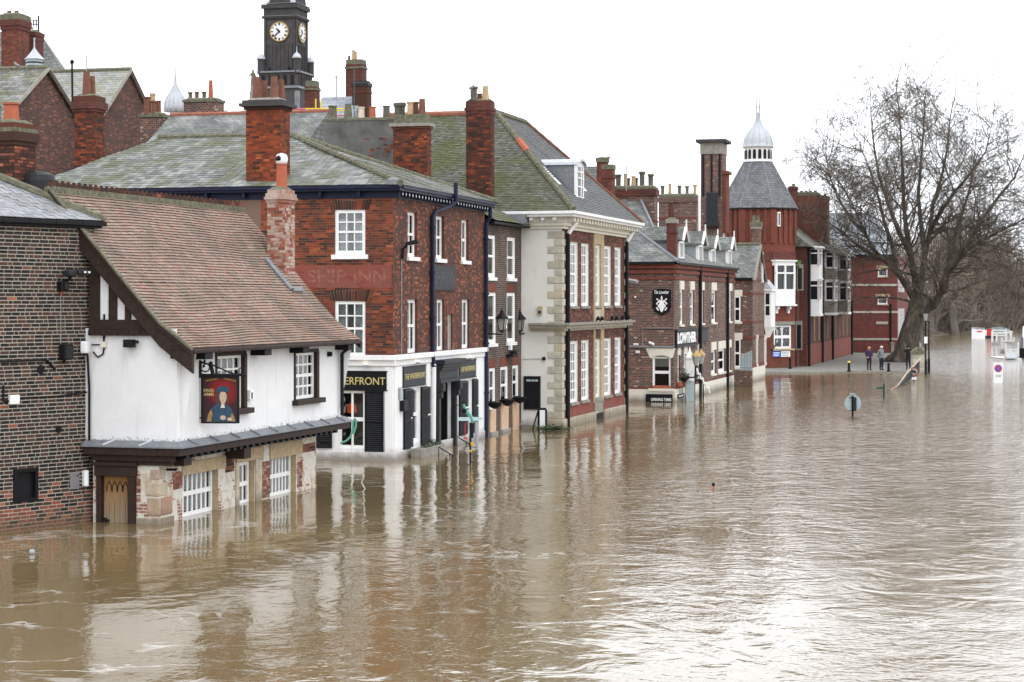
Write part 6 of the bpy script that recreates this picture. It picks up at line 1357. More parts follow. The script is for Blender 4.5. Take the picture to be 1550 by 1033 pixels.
for k in range(8): q = MB(); q.tube([oc(angs[k], ro, zc0-.03), oc(angs[k], r1, zc1)], .05, 5); q.build('hip_roll', 'lead', Hh)
q = MB(); q.lathe(Hc+np.array([0, 0, zc0-.15]), [(ro*1.0, 0), (ro*1.0, .1)], 8, a0=math.radians(13-90)); q.build('eaves_gutter', 'black_metal', Hh)
zc2 = zH(224); q = MB(); q.lathe(Hc+np.array([0, 0, zc1]), [(r1*1.02, 0), (r1*1.02, .12), (r1*.9, .14), (r1*.9, zc2-zc1-.1), (r1*1.04, zc2-zc1)], 16); cu = q.build('cupola', 'white_paint', Hh)
for k in range(16):
    a = 2*math.pi*k/16; p = Hc+np.array([math.sin(a)*r1*.905, -math.cos(a)*r1*.905, 0]); t_ = np.array([math.cos(a), math.sin(a), 0]); h0, h1 = zc1+.2, zc2-.32
    q = MB(); w_ = r1*.11; n_ = np.array([math.sin(a), -math.cos(a), 0])*.02; q.poly([p-t_*w_+Z3*h0+n_, p+t_*w_+Z3*h0+n_, p+t_*w_+Z3*h1+n_, p+t_*w_*.6+Z3*(h1+.15)+n_, p-t_*w_*.6+Z3*(h1+.15)+n_, p-t_*w_+Z3*h1+n_]); q.build('arched_opening', 'interior', cu)
pr = [(1.06, 0), (1.08, .08), (.98, .12), (.98, .35), (.92, .75), (.78, 1.15), (.55, 1.5), (.34, 1.8), (.2, 2.1), (.13, 2.5), (.12, 2.8), (.16, 2.85), (.05, 2.95)]
kz = (zH(170)-zc2)/2.95
q = MB(); q.lathe(Hc+np.array([0, 0, zc2]), [(r1*a, b*kz) for a, b in pr], 24); q.build('dome', 'lead_pale', cu, smooth=True)
for k in range(12): a = 2*math.pi*k/12; q = MB(); q.tube([Hc+np.array([math.sin(a)*r1*x*1.01, -math.cos(a)*r1*x*1.01, zc2+b*kz]) for x, b in pr[2:11]], .025, 4); q.build('lead_roll', 'lead_pale', cu)
for dx, vv in ((-2.2, 127), (2.2, 131)):
    p = Hc+np.array([dx/FPX*HY_, 0, 0]); q = MB(); q.tube([p+Z3*zH(172), p+Z3*zH(150), p+Z3*zH(vv)], [.05, .035, .012], 5); q.lathe(p+Z3*(zH(163)), [(.05, 0), (.1, .05), (.05, .1)], 8); q.build('finial', 'zinc', cu)
# tall brick shaft behind it
P = Wp(1093, 350, 128); fS2 = Fac(P, FRO); s0 = fS2.s(1060.5)
TT = thing('brick_ventilation_tower', 'tall square brick shaft with stone top behind the octagonal tower', 'tower', fS2.p(s0/2, 0))
zt = CAM_H-(212-HY)/FPX*128; q = MB(); q.fb(fS2, s0, 0, 0, zt-.9, -1.9, 0); q.build('shaft', 'brick_brown', TT)
q = MB(); q.fb(fS2, s0-.03, .03, zt-.9, zt-.15, -1.95, .05); q.build('stone_frieze', 'stone_grey', TT); q = MB(); q.fb(fS2, s0-.28, .28, zt-.15, zt+.05, -2.2, .28); q.build('cap_slab', 'stone_dark', TT)
for x in (s0+.12, s0+.66, -.22): q = MB(); q.fb(fS2, x, x+.12, zt-3.6, zt-.9, 0, .07); q.build('iron_strap', 'black_metal', TT)
q = MB(); q.fb(fS2, s0+.42, s0+1.1, zt-5.4, zt-3.4, 0, .3); q.fb(fS2, s0+.3, s0+1.2, zt-5.6, zt-5.35, 0, .45); q.build('hoist_box', 'charcoal_paint', TT)
q = MB(); sd2 = Fac(fS2.p(0, 0), -fS2.n); q.fb(sd2, .1, 1.5, zt-6, zt-2.2, 0, .25); q.fb(sd2, .0, 1.6, zt-2.2, zt-2.0, 0, .4); q.build('flue', 'brick_bright_red', TT); q = MB(); q.fb(sd2, .3, .8, 0, zt-6.0, 0, .04); q.build('pipe', 'white_paint', TT)

# ================================================================ I: brick terrace with stacked oriels
fI = Fac(G(1213, 557, .1), vp(1592)); LI = fI.s(1289.5); ZI = fI.z(1222, 374)
Ih = thing('oriel_terrace', 'long brick terrace with three stacks of white framed oriel windows', 'building', fI.p(10, .1))
iops = []
for k in range(12):
    x = 1.6+k*(LI-3)/11.; iops.append((x, x+.75, 1.9, 4.6))
SI = fI.s(1221)
iops = [o for o in iops if o[0] > SI+.3]
wall(fI, SI, LI, 0, ZI, iops, ['brick_plum', 'stone_buff', 'interior'], Ih, rev=.1)
q = MB(); q.fb(fI, SI, LI, 0, 1.7, -.02, .05); q.build('base_course', 'brick_flat_red', Ih)
for r in iops: q = MB(); q.fb(fI, r[0], r[1], r[2], r[3], -.09, -.05); w_ = q.build('window', 'dark_glass', Ih); q = MB(); q.fb(fI, r[0]-.1, r[1]+.1, r[3], r[3]+.3, 0, .05); q.build('lintel', 'stone_grey', w_); q = MB(); q.fb(fI, r[0], r[0]+.12, r[2], r[3], -.05, -.0); q.build('jamb', 'stone_buff', w_)
q = MB(); fIl = fI.left(); q.quad(fI.p(SI, 0, -8), fI.p(SI, 0), fI.p(SI, ZI), fI.p(SI, ZI, -8)); q.quad(fI.p(LI, 0), fI.p(LI, 0, -8), fI.p(LI, ZI, -8), fI.p(LI, ZI)); q.build('wall', 'brick_plum', Ih)
e0, e1 = fI.p(SI-.2, ZI, .4), fI.p(LI+.3, ZI, .4); t0, t1 = fI.p(SI-.2, ZI+3.4, -4.0), fI.p(LI+.3, ZI+3.4, -4.0); b0, b1 = fI.p(SI-.2, ZI, -8.2), fI.p(LI+.3, ZI, -8.2)
q = MB(); q.quad(e0, e1, t1, t0); q.quad(t0, t1, b1, b0); q.poly([e0, t0, b0]); q.poly([e1, b1, t1]); q.build('roof', 'roof_slate_moss', Ih); q = MB(); q.fb(fI, SI-.2, LI+.3, ZI-.14, ZI-.01, .25, .45); q.build('gutter', 'black_metal', Ih)
for k, (u0, u1) in enumerate(((1240, 1245), (1263, 1268), (1283, 1287.5))):
    fo_ = fI.off(.78); s0 = fo_.s(u0); s1 = fo_.s(u1); zz0, zz1 = fI.z(1240, 476)+.1, ZI-.05; fob = Fac(fI.p(s0, 0, 0), fI.left().d)
    pan = 'white_paint' if k == 0 else 'stone_grey'
    hs = (zz1-zz0)
    zs_ = [zz0, zz0+.19*hs, zz0+.52*hs, zz0+.72*hs, zz1]
    q = MB(); q.fb(fI, s0, s1, zz0-.2, zz0, 0, .84); q.fb(fI, s0, s1, zs_[2], zs_[2]+.1, 0, .86); q.fb(fI, s0-.1, s1+.1, zz1, zz1+.12, 0, .95); orl = q.build('oriel_window', 'white_paint', Ih)
    for a, b in ((0, 1), (2, 3)): q = MB(); q.fb(fI, s0+.02, s1-.02, zs_[a]+.1*(a > 0), zs_[b], 0, .78); q.build('spandrel_panel', pan, orl)
    for a, b in ((1, 2), (3, 4)):
        q = MB(); q.fb(fI, s0+.1, s1-.1, zs_[a], zs_[b], 0, .68); q.build('pane', 'dark_glass', orl)
        q = MB()
        for ff, x0, x1, oo in ((fob, 0.0, .78, .0), (fI.off(.78), s0, s1, 0)):
            for x in (x0, x1-.14): q.fb(ff, x, x+.14, zs_[a], zs_[b], -.14, 0)
            q.fb(ff, x0+.14, x1-.14, zs_[a], zs_[a]+.12, -.12, -.002); q.fb(ff, x0+.14, x1-.14, zs_[b]-.12, zs_[b], -.12, -.002); q.fb(ff, x0+.14, x1-.14, zs_[a]+(zs_[b]-zs_[a])*.68, zs_[a]+(zs_[b]-zs_[a])*.74, -.1, -.004)
        q.build('window_frame', 'white_paint', orl)
for x in (fI.s(1243), fI.s(1258.5), fI.s(1287.5)): pipe([fI.p(x, 5.0, .12), fI.p(x, .1, .12)], .11, 'black_metal', Ih)
pipe([fI.p(SI+.3, ZI, .15), fI.p(SI+.3, .1, .15)], .12, 'black_metal', Ih)
chimney(Ih, 1190, 1238, 292, 345, 158, 1.4, 'brick_bright_red', caps=[(0, .25, .05, 'mossy_cement')], pots=[(1213, 5, 4, 'sooty_clay', 0, .5), (1220, 5, 4, 'orange_clay', 0, .5), (1227, 5, 4, 'sooty_clay', 0, .5), (1234, 5, 4, 'sooty_clay', 0, .5)], drop=3, name='chimney'); chimney(Ih, 1237, 1252, 297, 370, 164, 2.0, 'brick_modern', caps=[(0, .25, .05, 'mossy_cement')], pots=[(1241, 4, 4, 'sooty_clay', 0, .5), (1249, 4, 4, 'sooty_clay', 0, .5)], drop=3); chimney(Ih, 1193, 1206, 283, 340, 154, .8, 'brick_plum', caps=[(0, .2, .05, 'brick_plum')], pots=[(1201, 5, 5, 'sooty_clay', 0, .5)], drop=3)
# low link with a mossy lean-to
fK = Fac(G(1222, 556.5, .1)+np.array([-.6, 1.0, 0]), FRO); x0 = fK.s(1204); q = MB(); q.fb(fK, x0-1, 0, 0, zH(396, 143), -3, 0); T = thing('link_block', 'narrow dark brick link with mossy lean-to roof beside the octagonal tower', 'building', fK.p(x0/2, .1)); q.build('wall', 'brick_plum', T); zz = zH(396, 143)
q = MB(); q.add([fK.p(x0-1, zz, .3), fK.p(.2, zz-.3, .3), fK.p(.2, zz+.5, -3), fK.p(x0-1, zz+1.4, -3)], [(0, 1, 2, 3)]); q.build('roof', 'leaf_bright', T)
for u, v0, v1 in ((1209.5, 486, 530), (1211, 400, 440)): q = MB(); s = fK.s(u); q.fb(fK, s-.25, s+.25, fK.z(u, v1), fK.z(u, v0), .0, .03); w_ = q.build('window', 'stone_grey', T); q = MB(); q.fb(fK, s-.15, s+.15, fK.z(u, v1)+.1, fK.z(u, v0)-.3, .03, .04); q.build('pane', 'dark_glass', w_)

# ================================================================ J: modern red brick block facing down the quay
fJ = Fac(G(1358, 534, .1), unit((1, -.02))); sJ = fJ.s(1284); ZJt = fJ.z(1358, 386)
Jh = thing('modern_brick_block', 'modern red brick block with cream stone bands behind the big tree', 'building', fJ.p(sJ/2, .1))
jo = [fJ.rect(1329, 1343.5, 407, 419), fJ.rect(1328.5, 1343.5, 450, 461)]
wall(fJ, sJ-4, 0, 0, ZJt, jo, ['brick_modern', 'white_frame', 'interior'], Jh)
for r in jo: window(fJ, r, Jh, 1, (1,), fw=.1, bar=.06, ins=.04, pane_each=False, sill=.1, sillmat='stone_buff'); q = MB(); q.fb(fJ, r[0]-.2, r[1]+.2, r[3], r[3]+.3, -.02, .05); q.build('lintel', 'stone_buff', Jh)
for v in (432, 473, 514): z = fJ.z(1300, v); q = MB(); q.fb(fJ, sJ-4, .06, z-.08, z+.12, -.02, .06); q.build('stone_band', 'stone_cream', Jh)
q = MB(); q.fb(fJ, fJ.s(1326), fJ.s(1344), fJ.z(1330, 491), fJ.z(1330, 487), -.02, .05); q.build('stone_panel', 'stone_cream', Jh)
fJr = Fac(fJ.p(0, 0), vp(1500)); wall(fJr, 0, 25, 0, ZJt, [(2, 5, 1.5, 4), (2, 5, 6, 8), (9, 12, 1.5, 4), (9, 12, 6, 8)], ['brick_modern', 'white_frame', 'dark_glass'], Jh, rev=.05, deep=.12)
for a in (2, 9):
    for z0, z1 in ((1.5, 4), (6, 8)): q = MB(); q.fb(fJr, a-.2, a+.15, z0-.2, z1+.2, 0, .15); q.fb(fJr, a+2.85, a+3.2, z0-.2, z1+.2, 0, .15); q.build('window_jamb', 'white_paint', Jh)
q = MB(); ze = ZJt; A0, A1 = fJ.p(sJ-8, ze, .3), fJ.p(-.0, ze, .3); R0, R1 = fJ.p(sJ-8, ze+4.2, -6), fJ.p(-1.2, ze+4.2, -6); q.quad(A0, A1, R1, R0); q.poly([A1, fJ.p(0, ze, -12), R1]); q.build('roof', 'roof_slate_far', Jh)
q = MB(); q.fb(fJ, sJ-4, .2, ze-.1, ze+.04, .0, .4); q.build('gutter', 'black_metal', Jh); pipe([fJ.p(fJ.s(1348), fJ.z(1348, 460), .1), fJ.p(fJ.s(1348), .1, .1)], .09, 'black_metal', Jh)
q = MB(); q.fb(fJ, fJ.s(1307), fJ.s(1344), 0.1, .1+.75, 1.2, 1.6); tag(q.build('low_brick_wall', 'brick_modern'), 'low red brick garden wall in front of the modern brick block', 'wall')
q = MB(); q.fb(fJ, fJ.s(1344), fJ.s(1349), .1, 1.0, 1.1, 1.7); q.fb(fJ, fJ.s(1343.5), fJ.s(1349.5), 1.0, 1.1, 1.05, 1.75); tag(q.build('stone_gate_pier', 'stone_grey'), 'short grey stone pier at the end of the low red wall', 'pier')

# ================================================================ pavement
pv = [G(1160, 565.5), G(1398, 563.5)]; pv = [np.array([p[0], p[1], .1]) for p in pv]
r3 = np.array([58.0, 285.0, .1]); r4 = np.array([30., 330., .1]); l3 = fI.p(LI, .1, .05); l1_ = np.array([13.5, 150, .1])
m = MB(); top = [pv[0], pv[1], np.array([41.2, 198, .1]), r3, r4, np.array([26, 200, .1]), l1_]; m.prism([p-Z3*1.5 for p in top], Z3*1.5); structure(m.build('pavement', 'pavement_stone'))
m = MB()                                                                                  # flat stones of the quay edge, one by one
n = 26; d_ = (pv[1]-pv[0])/n
kerb = MB(); kerb.par(pv[0]+np.array([0, -.35, -1.0]), (pv[1]-pv[0])*1.0, np.array([0, .33, 0]), Z3*.995); kb = structure(kerb.build('kerb', 'pavement_stone'))
for i in range(n): piece('kerb_stone', 'stone_grey', pv[0]+d_*i+np.array([0, -.36, -.1]), d_*.985, np.array([0, .34, 0]), Z3*random.uniform(.10, .115), kb)
# ================================================================ rooftops behind the quay
b1 = gable_house('mossy_gable_house', 'brick gable house with mossy slate slope at the far left skyline', -20, 262, 78, 205, 9.6, 106, 9, 'brick_gable', 'roof_slate_moss', zb=0)
b2 = gable_house('pale_roof_gable_house', 'brick gable house with pale lichened slate roof behind the plum chimney', 128, 262, 90, 212, 9.0, 108, 8, 'brick_gable', 'roof_slate_pale', zb=0)
b3T = thing('long_slate_range', 'long low slate range with red ridge tiles behind the hip roof', 'building', Wp(335, 240, 84)*np.array([1, 1, 0]))
f3 = Fac(Wp(470, 208, 82), FRO); a, b = f3.s(225), 0; z0 = CAM_H-(212-HY)/FPX*82; z1 = CAM_H-(170-HY)/FPX*84.5
q = MB(); q.quad(f3.p(a, 0), f3.p(b, 0), f3.p(b, z0), f3.p(a, z0)); q.build('wall', 'brick_gable', b3T); q = MB(); q.quad(f3.p(a, z0, .2), f3.p(b, z0, .2), f3.p(b, z1, -2.2), f3.p(a, z1, -2.2)); q.quad(f3.p(b, z0, -4.6), f3.p(a, z0, -4.6), f3.p(a, z1, -2.2), f3.p(b, z1, -2.2)); q.poly([f3.p(b, 0), f3.p(b, 0, -4.6), f3.p(b, z0, -4.6), f3.p(b, z1, -2.2), f3.p(b, z0, .2)]); q.build('roof', 'roof_slate', b3T); cap_line(f3.p(a, z1, -2.2), f3.p(b, z1, -2.2), .11, 'roof_ridge_red', b3T, 'ridge_cap', 18)
chimney(b3T, 212, 243, 172, 214, 86, .8, 'brick_brown', caps=[(.0, .15, .05, 'mossy_cement')], pots=[(223, 11, 26, 'brown_clay', 0, .2), (233, 9, 20, 'brown_clay', 1, .2), (240, 8, 22, 'brown_clay', 0, .9), (231, 9, 34, 'buff_clay', 0, 1.2)], drop=1.5)
chimney(b3T, 278, 327, 150, 172, 88, .9, 'brick_brown', caps=[(.0, .12, .05, 'mossy_cement')], pots=[(288, 7, 13, 'mossy_cement', 1, .5), (298, 7, 13, 'brown_clay', 1, .5), (309, 7, 13, 'sooty_clay', 1, .5), (319, 7, 30, 'orange_clay', 2, .5)], drop=1.5)
# stacks behind the hip: brick pots and striped ridge pieces
chimney(b3T, 437, 489, 197, 216, 84, .8, 'brick_brown', caps=[(.0, .2, .05, 'brick_brown')], pots=[(443, 10, 18, 'brown_clay', 0, .3), (465, 11, 18, 'brown_clay', 0, .3)], drop=2)
for v in (185, 193.5):
    q = MB(); q.tube([Wp(446, v, 92), Wp(492, v, 92)], .11, 7); tag(q.build('ridge_tile_row', 'roof_ridge_red'), 'row of pink ridge tiles beside the big chimney, %s of two' % ('upper' if v < 190 else 'lower'), 'roof ridge')
# scaffold rails
T = thing('scaffold_rail', 'pink and yellow painted scaffold rails behind the big brick chimney', 'scaffold', Wp(470, 184, 100))
for v, (m1, m2) in ((165, ('scaffold_pink', 'yellow_paint')), (168, ('scaffold_pink', 'yellow_paint')), (175, ('yellow_paint', 'scaffold_pink')), (177.5, ('zinc', 'zinc'))):
    for (u0, u1, mt) in ((436, 462, m1), (462, 530, m2)): q = MB(); q.tube([Wp(u0, v, 100), Wp(u1, v, 100)], .035, 5); q.build('rail', mt, T)
for u in (478, 486): q = MB(); q.tube([Wp(u, 185, 100), Wp(u, 150, 100)], .035, 5); q.build('upright', 'yellow_paint', T)
for u0, u1 in ((330, 345), (366, 372)): q = MB(); q.tube([Wp(u0, 168, 100), Wp(u1, 168, 100)], .03, 5); q.build('rail', 'zinc', T)
# brick chimney in front of the clock tower
bq = thing('slate_roof_block', 'grey slate roof block with brick stacks right of the clock tower', 'building', Wp(500, 300, 118)*np.array([1, 1, 0]))
f4 = Fac(Wp(533, 180, 116), FRO); a = f4.s(470); z0 = CAM_H-(182-HY)/FPX*116; z1 = CAM_H-(146-HY)/FPX*118; q = MB(); q.quad(f4.p(a, 0), f4.p(0, 0), f4.p(0, z0), f4.p(a, z0)); q.build('wall', 'brick_gable', bq); q = MB(); q.quad(f4.p(a, z0, .1), f4.p(0, z0, .1), f4.p(0, z1, -2), f4.p(a, z1, -2)); q.poly([f4.p(0, 0), f4.p(0, 0, -2), f4.p(0, z1, -2), f4.p(0, z0, .1)]); q.build('roof', 'roof_slate_far', bq)
chimney(bq, 461, 477, 131, 190, 114, .8, 'brick_plum', caps=[(-.35, .45, -.03, 'mossy_cement'), (.1, .1, .06, 'mossy_cement')], pots=[], drop=2)
chimney(bq, 523, 548, 97, 170, 122, .9, 'brick_plum', caps=[(-.3, .45, -.02, 'mossy_cement'), (.15, .12, .05, 'mossy_cement')], pots=[(528.5, 4, 14, 'brown_clay', 0, .5), (535, 5, 22, 'buff_clay', 0, .4), (538.5, 4, 20, 'buff_clay', 0, .6)], drop=2)
chimney(bq, 533, 556, 125, 185, 117, .8, 'brick_soot', caps=[(-.12, .14, -.05, 'charcoal_paint'), (.0, .2, .04, 'charcoal_paint'), (.5, .1, .03, 'brick_soot')], pots=[], drop=3)
# rendered party-wall stack with a row of pots
rs = thing('rendered_stack', 'broad grey rendered chimney wall with five pots behind the slate hip', 'chimney', Wp(540, 300, 75)*np.array([1, 1, 0]))
chimney(rs, 491, 603, 180, 250, 74.5, .55, 'render_grey', caps=[(-.05, .08, .02, 'mossy_cement')], pots=[(503.5, 13, 23, 'mossy_cement', 0, .5), (527, 12, 25, 'mossy_cement', 2, .5), (547, 10, 20, 'cream_clay', 0, .5), (564, 10, 20, 'orange_clay', 0, .5), (585, 11, 21, 'sooty_clay', 0, .5)], drop=4, name='stack')
for k in range(14): p = Wp(random.gauss(573, 8), random.gauss(226, 9), 74.47); piece('exposed_brick', 'brick_orange_red', p, np.array([.16, 0, 0]), np.array([0, .02, 0]), Z3*.06, rs)
# stacks behind the brown pub
s1 = thing('brick_stack_house', 'slate roofed brick house with crowded chimney stacks behind the pub', 'building', Wp(950, 400, 104)*np.array([1, 1, 0]))
chimney(s1, 912, 991, 283, 350, 104, .9, 'brick_brown', caps=[(.0, .12, .02, 'mossy_cement'), (.12, .35, .08, 'brick_plum'), (1.75, .1, .03, 'brick_bright_red')], drop=4, name='chimney',
        pots=[(925, 9, 20, 'sooty_clay', 0, .5), (936, 9, 20, 'sooty_clay', 1, .3), (947, 6, 21, 'buff_clay', 0, .3), (951, 6, 15, 'sooty_clay', 1, .8), (959, 7, 17, 'buff_clay', 0, .3), (963, 6, 15, 'sooty_clay', 1, .8), (972, 9, 24, 'sooty_clay', 1, .4), (985, 9, 20, 'sooty_clay', 1, .4)])
chimney(s1, 911, 927, 252, 300, 103, .7, 'brick_chimney', caps=[(-.1, .25, .03, 'mossy_cement'), (.5, .12, .04, 'brick_chimney')], drop=2, pots=[]); chimney(s1, 903, 917, 240, 330, 107, .7, 'brick_chimney', caps=[(-.05, .25, .04, 'mossy_cement')], drop=2, pots=[(921, 7, 3, 'orange_clay', 0, .5)])
chimney(s1, 997, 1054, 295, 355, 111, .8, 'brick_brown', caps=[(.0, .15, .02, 'mossy_cement'), (.15, .25, .07, 'brick_brown'), (1.25, .1, .02, 'brick_bright_red')], drop=4, pots=[(1003, 6, 15, 'sooty_clay', 1, .5), (1014, 5, 18, 'buff_clay', 0, .5), (1028.5, 6, 15, 'sooty_clay', 1, .5), (1040, 6, 14, 'mossy_cement', 1, .5), (1052, 6, 16, 'buff_clay', 1, .5)])
pipe([Wp(1058.5, 297, 110.8), Wp(1058.5, 350, 110.8)], .07, 'white_paint', s1)
f5 = Fac(Wp(990, 349, 101.5), FRO); a = f5.s(925); q = MB(); zz = CAM_H-(349-HY)/FPX*101.5; q.add([f5.p(a, zz, 0), f5.p(0, zz, 0), f5.p(a+1.1, zz+1.6, -2.4), f5.p(a, zz+1.7, -2.4)], [(0, 1, 2, 3)]); q.quad(f5.p(a-2, 0), f5.p(0, 0), f5.p(0, zz), f5.p(a-2, zz)); q.build('roof', 'roof_slate', s1); q = MB(); q.tube([f5.p(.0, zz+.05, 0), f5.p(a+1.1, zz+1.65, -2.4)], .09, 5); q.build('hip_tile', 'lead', s1)
q = MB(); P0 = Wp(895, 330, 108); f6 = Fac(P0, FRO); a6 = f6.s(868); zz0, zz1 = CAM_H-(330-HY)/FPX*108, CAM_H-(252-HY)/FPX*110; q.quad(f6.p(a6, zz0), f6.p(.35, zz0), f6.p(.2, zz1, -2), f6.p(a6, zz1, -2)); q.quad(f6.p(a6, 0), f6.p(.35, 0), f6.p(.35, zz0), f6.p(a6, zz0)); q.build('roof', 'roof_slate', s1)
def aerial(u, v0, v1, Y, label, arms):
    T = thing('tv_aerial', label, 'aerial', Wp(u, v1, Y)); q = MB(); q.tube([Wp(u, v1+14, Y), Wp(u, v0, Y)], .025, 5); q.build('mast', 'zinc', T)
    for (va, du0, du1) in arms:
        q = MB(); q.tube([Wp(u+du0, va, Y), Wp(u+du1, va-1, Y)], .014, 4)
        for k in range(7): x = du0+(du1-du0)*k/6; p = Wp(u+x, va-k/6., Y); q.tube([p-np.array([.04, .12, .1]), p+np.array([.04, .12, .1])], .008, 3)
        q.build('antenna_boom', 'zinc', T)
aerial(948, 243, 275, 104, 'thin rooftop aerial among the chimney pots behind the pub', [(244, -8, 30), (255, -2, 6)])
aerial(131, 85, 110, 88, 'thin rooftop aerial behind the pale slate roof', [(86, -2, 40), (94, -20, 18)])
T = thing('rooftop_pole', 'black pole topped by a small ball against the brick gable', 'pole', Wp(109, 180, 76)); q = MB(); q.tube([Wp(110, 180, 76), Wp(109, 97, 76)], .045, 6); q.build('pole', 'black_metal', T); q = MB(); q.lathe(Wp(109, 98, 76), [(.03, 0), (.08, .06), (.08, .14), (.02, .2)], 8); q.build('ball', 'black_metal', T)
T = thing('flag_pole', 'bare thin pole on the grey slate block', 'pole', Wp(509, 150, 118)); q = MB(); q.tube([Wp(509, 150, 118), Wp(509, 117, 118)], .05, 5); q.build('pole', 'zinc', T); q = MB(); q.lathe(Wp(509, 118, 118), [(.06, 0), (.08, .08), (.03, .15)], 6); q.build('ball', 'zinc', T)
q = MB(); q.tube([Wp(536, 177, 113), Wp(536, 104, 113)], .03, 5); T = thing('vent_pipe', 'thin green vent pipe up the dark chimney stack', 'pipe', Wp(536, 177, 113)); q.build('pipe', 'dark_green_paint', T)
# far-left roof cluster
hb = thing('tall_roof_house', 'tall steep slate roof with iron cresting and stout chimneys at far left', 'building', Wp(30, 300, 104)*np.array([1, 1, 0]))
q = MB(); Y = 108; A0, A1, B0, B1 = Wp(-60, 135, Y), Wp(112, 135, Y-3), Wp(-40, 50, Y+3), Wp(58, 46, Y); q.quad(A0, A1, B1, B0); C1 = Wp(120, 135, Y+9); q.poly([A1, C1, B1]); q.build('roof', 'roof_slate', hb); q = MB(); q.quad(Wp(-60, 135, Y)*np.array([1, 1, 0]), Wp(112, 135, Y-3)*np.array([1, 1, 0]), A1, A0); q.build('wall', 'brick_gable', hb)
chimney(hb, 2, 28, 21, 120, 99, 1.1, 'brick_chimney', caps=[(.0, .28, .06, 'mossy_cement'), (.28, .3, .1, 'brick_plum'), (.58, .2, .05, 'brick_plum')], pots=[(14, 7, 7, 'brown_clay', 0, .4), (25, 7, 7, 'brown_clay', 0, .5)], drop=3)
chimney(hb, 38, 53, 48, 110, 101, .9, 'brick_plum', caps=[(.0, .2, .05, 'brick_plum'), (.2, .2, .02, 'brick_plum')], pots=[(47, 6, 8, 'buff_clay', 0, .4)], drop=3)
q = MB()
for u in (42, 58.5): q.tube([Wp(u, 50, 105), Wp(u, 24, 105)], .05, 5)
for v in (30, 36, 45): q.tube([Wp(42, v, 105), Wp(58.5, v+2, 105)], .025, 4)
for k in range(7): u = 43.5+k*2.1; q.tube([Wp(u, 48, 105), Wp(u+(.8 if k % 2 else -.8), 30, 105)], .02, 3)
q.build('iron_cresting', 'charcoal_paint', hb)
P = Wp(52, 106, 96); T = thing('roof_ventilator', 'small pale lead roofed louvre turret on the far left ridge', 'ventilator', P); q = MB(); q.lathe(P, [(.42, -.3), (.42, .5)], 6); q.build('louvre_box', 'sign_back', T); q = MB()
for z in (.12, .3): q.lathe(P+Z3*z, [(.43, 0), (.46, .03), (.43, .07)], 6)
q.build('louvre', 'charcoal_paint', T); q = MB(); q.lathe(P+Z3*.5, [(.5, 0), (.25, .26), (.06, .52), (.035, .6), (.03, .95), (.06, .98), (.01, 1.05)], 6); q.build('cap', 'lead_pale', T)
def pigeon(P, label, sx=1):
    T = thing('pigeon', label, 'bird', P); q = MB(); P = np.array(P)
    q.tube([P+np.array([-.14*sx, 0, .09]), P+np.array([-.07*sx, 0, .12]), P+np.array([.0, 0, .15]), P+np.array([.06*sx, 0, .2]), P+np.array([.085*sx, 0, .245]), P+np.array([.10*sx, 0, .265]), P+np.array([.13*sx, 0, .255])], [.012, .035, .062, .05, .03, .034, .008], 8); q.build('body', 'bird_grey', T, smooth=True)
    for dy in (-.02, .02): q = MB(); q.tube([P+np.array([.0, dy, .1]), P+np.array([.01, dy, .0])], .008, 4); q.build('leg', 'orange_clay', T)
pigeon(Wp(26, 105, 77.5), 'grey pigeon perched on the mossy ridge at far left', -1); pigeon(Wp(713.5, 139, 76.7), 'grey pigeon on the sooty chimney pot above the cream house'); pigeon(Wp(80, 105, 80), 'smaller grey pigeon standing near the gable apex') if False else None
# white ribbed onion dome
P = Wp(265.5, 170, 130); kx = 130/FPX; T = thing('ribbed_lead_dome', 'pale ribbed onion dome with tall spike on the left skyline', 'dome', P)
pr = [(16.5, 0), (17.5, 7), (16.5, 15), (13, 23), (7.5, 31), (3.2, 40), (1.6, 50), (2.2, 52), (1.2, 56), (.7, 70), (.25, 92)]
q = MB(); q.lathe(P, [(r*kx, h*kx) for r, h in pr], 20); q.build('dome', 'lead_pale', T, smooth=True)
for k in range(14): a = 2*math.pi*k/14; q = MB(); q.tube([P+np.array([math.sin(a)*r*kx*1.01, -math.cos(a)*r*kx*1.01, h*kx]) for r, h in pr[:6]], .025, 4); q.build('rib', 'lead_pale', T)
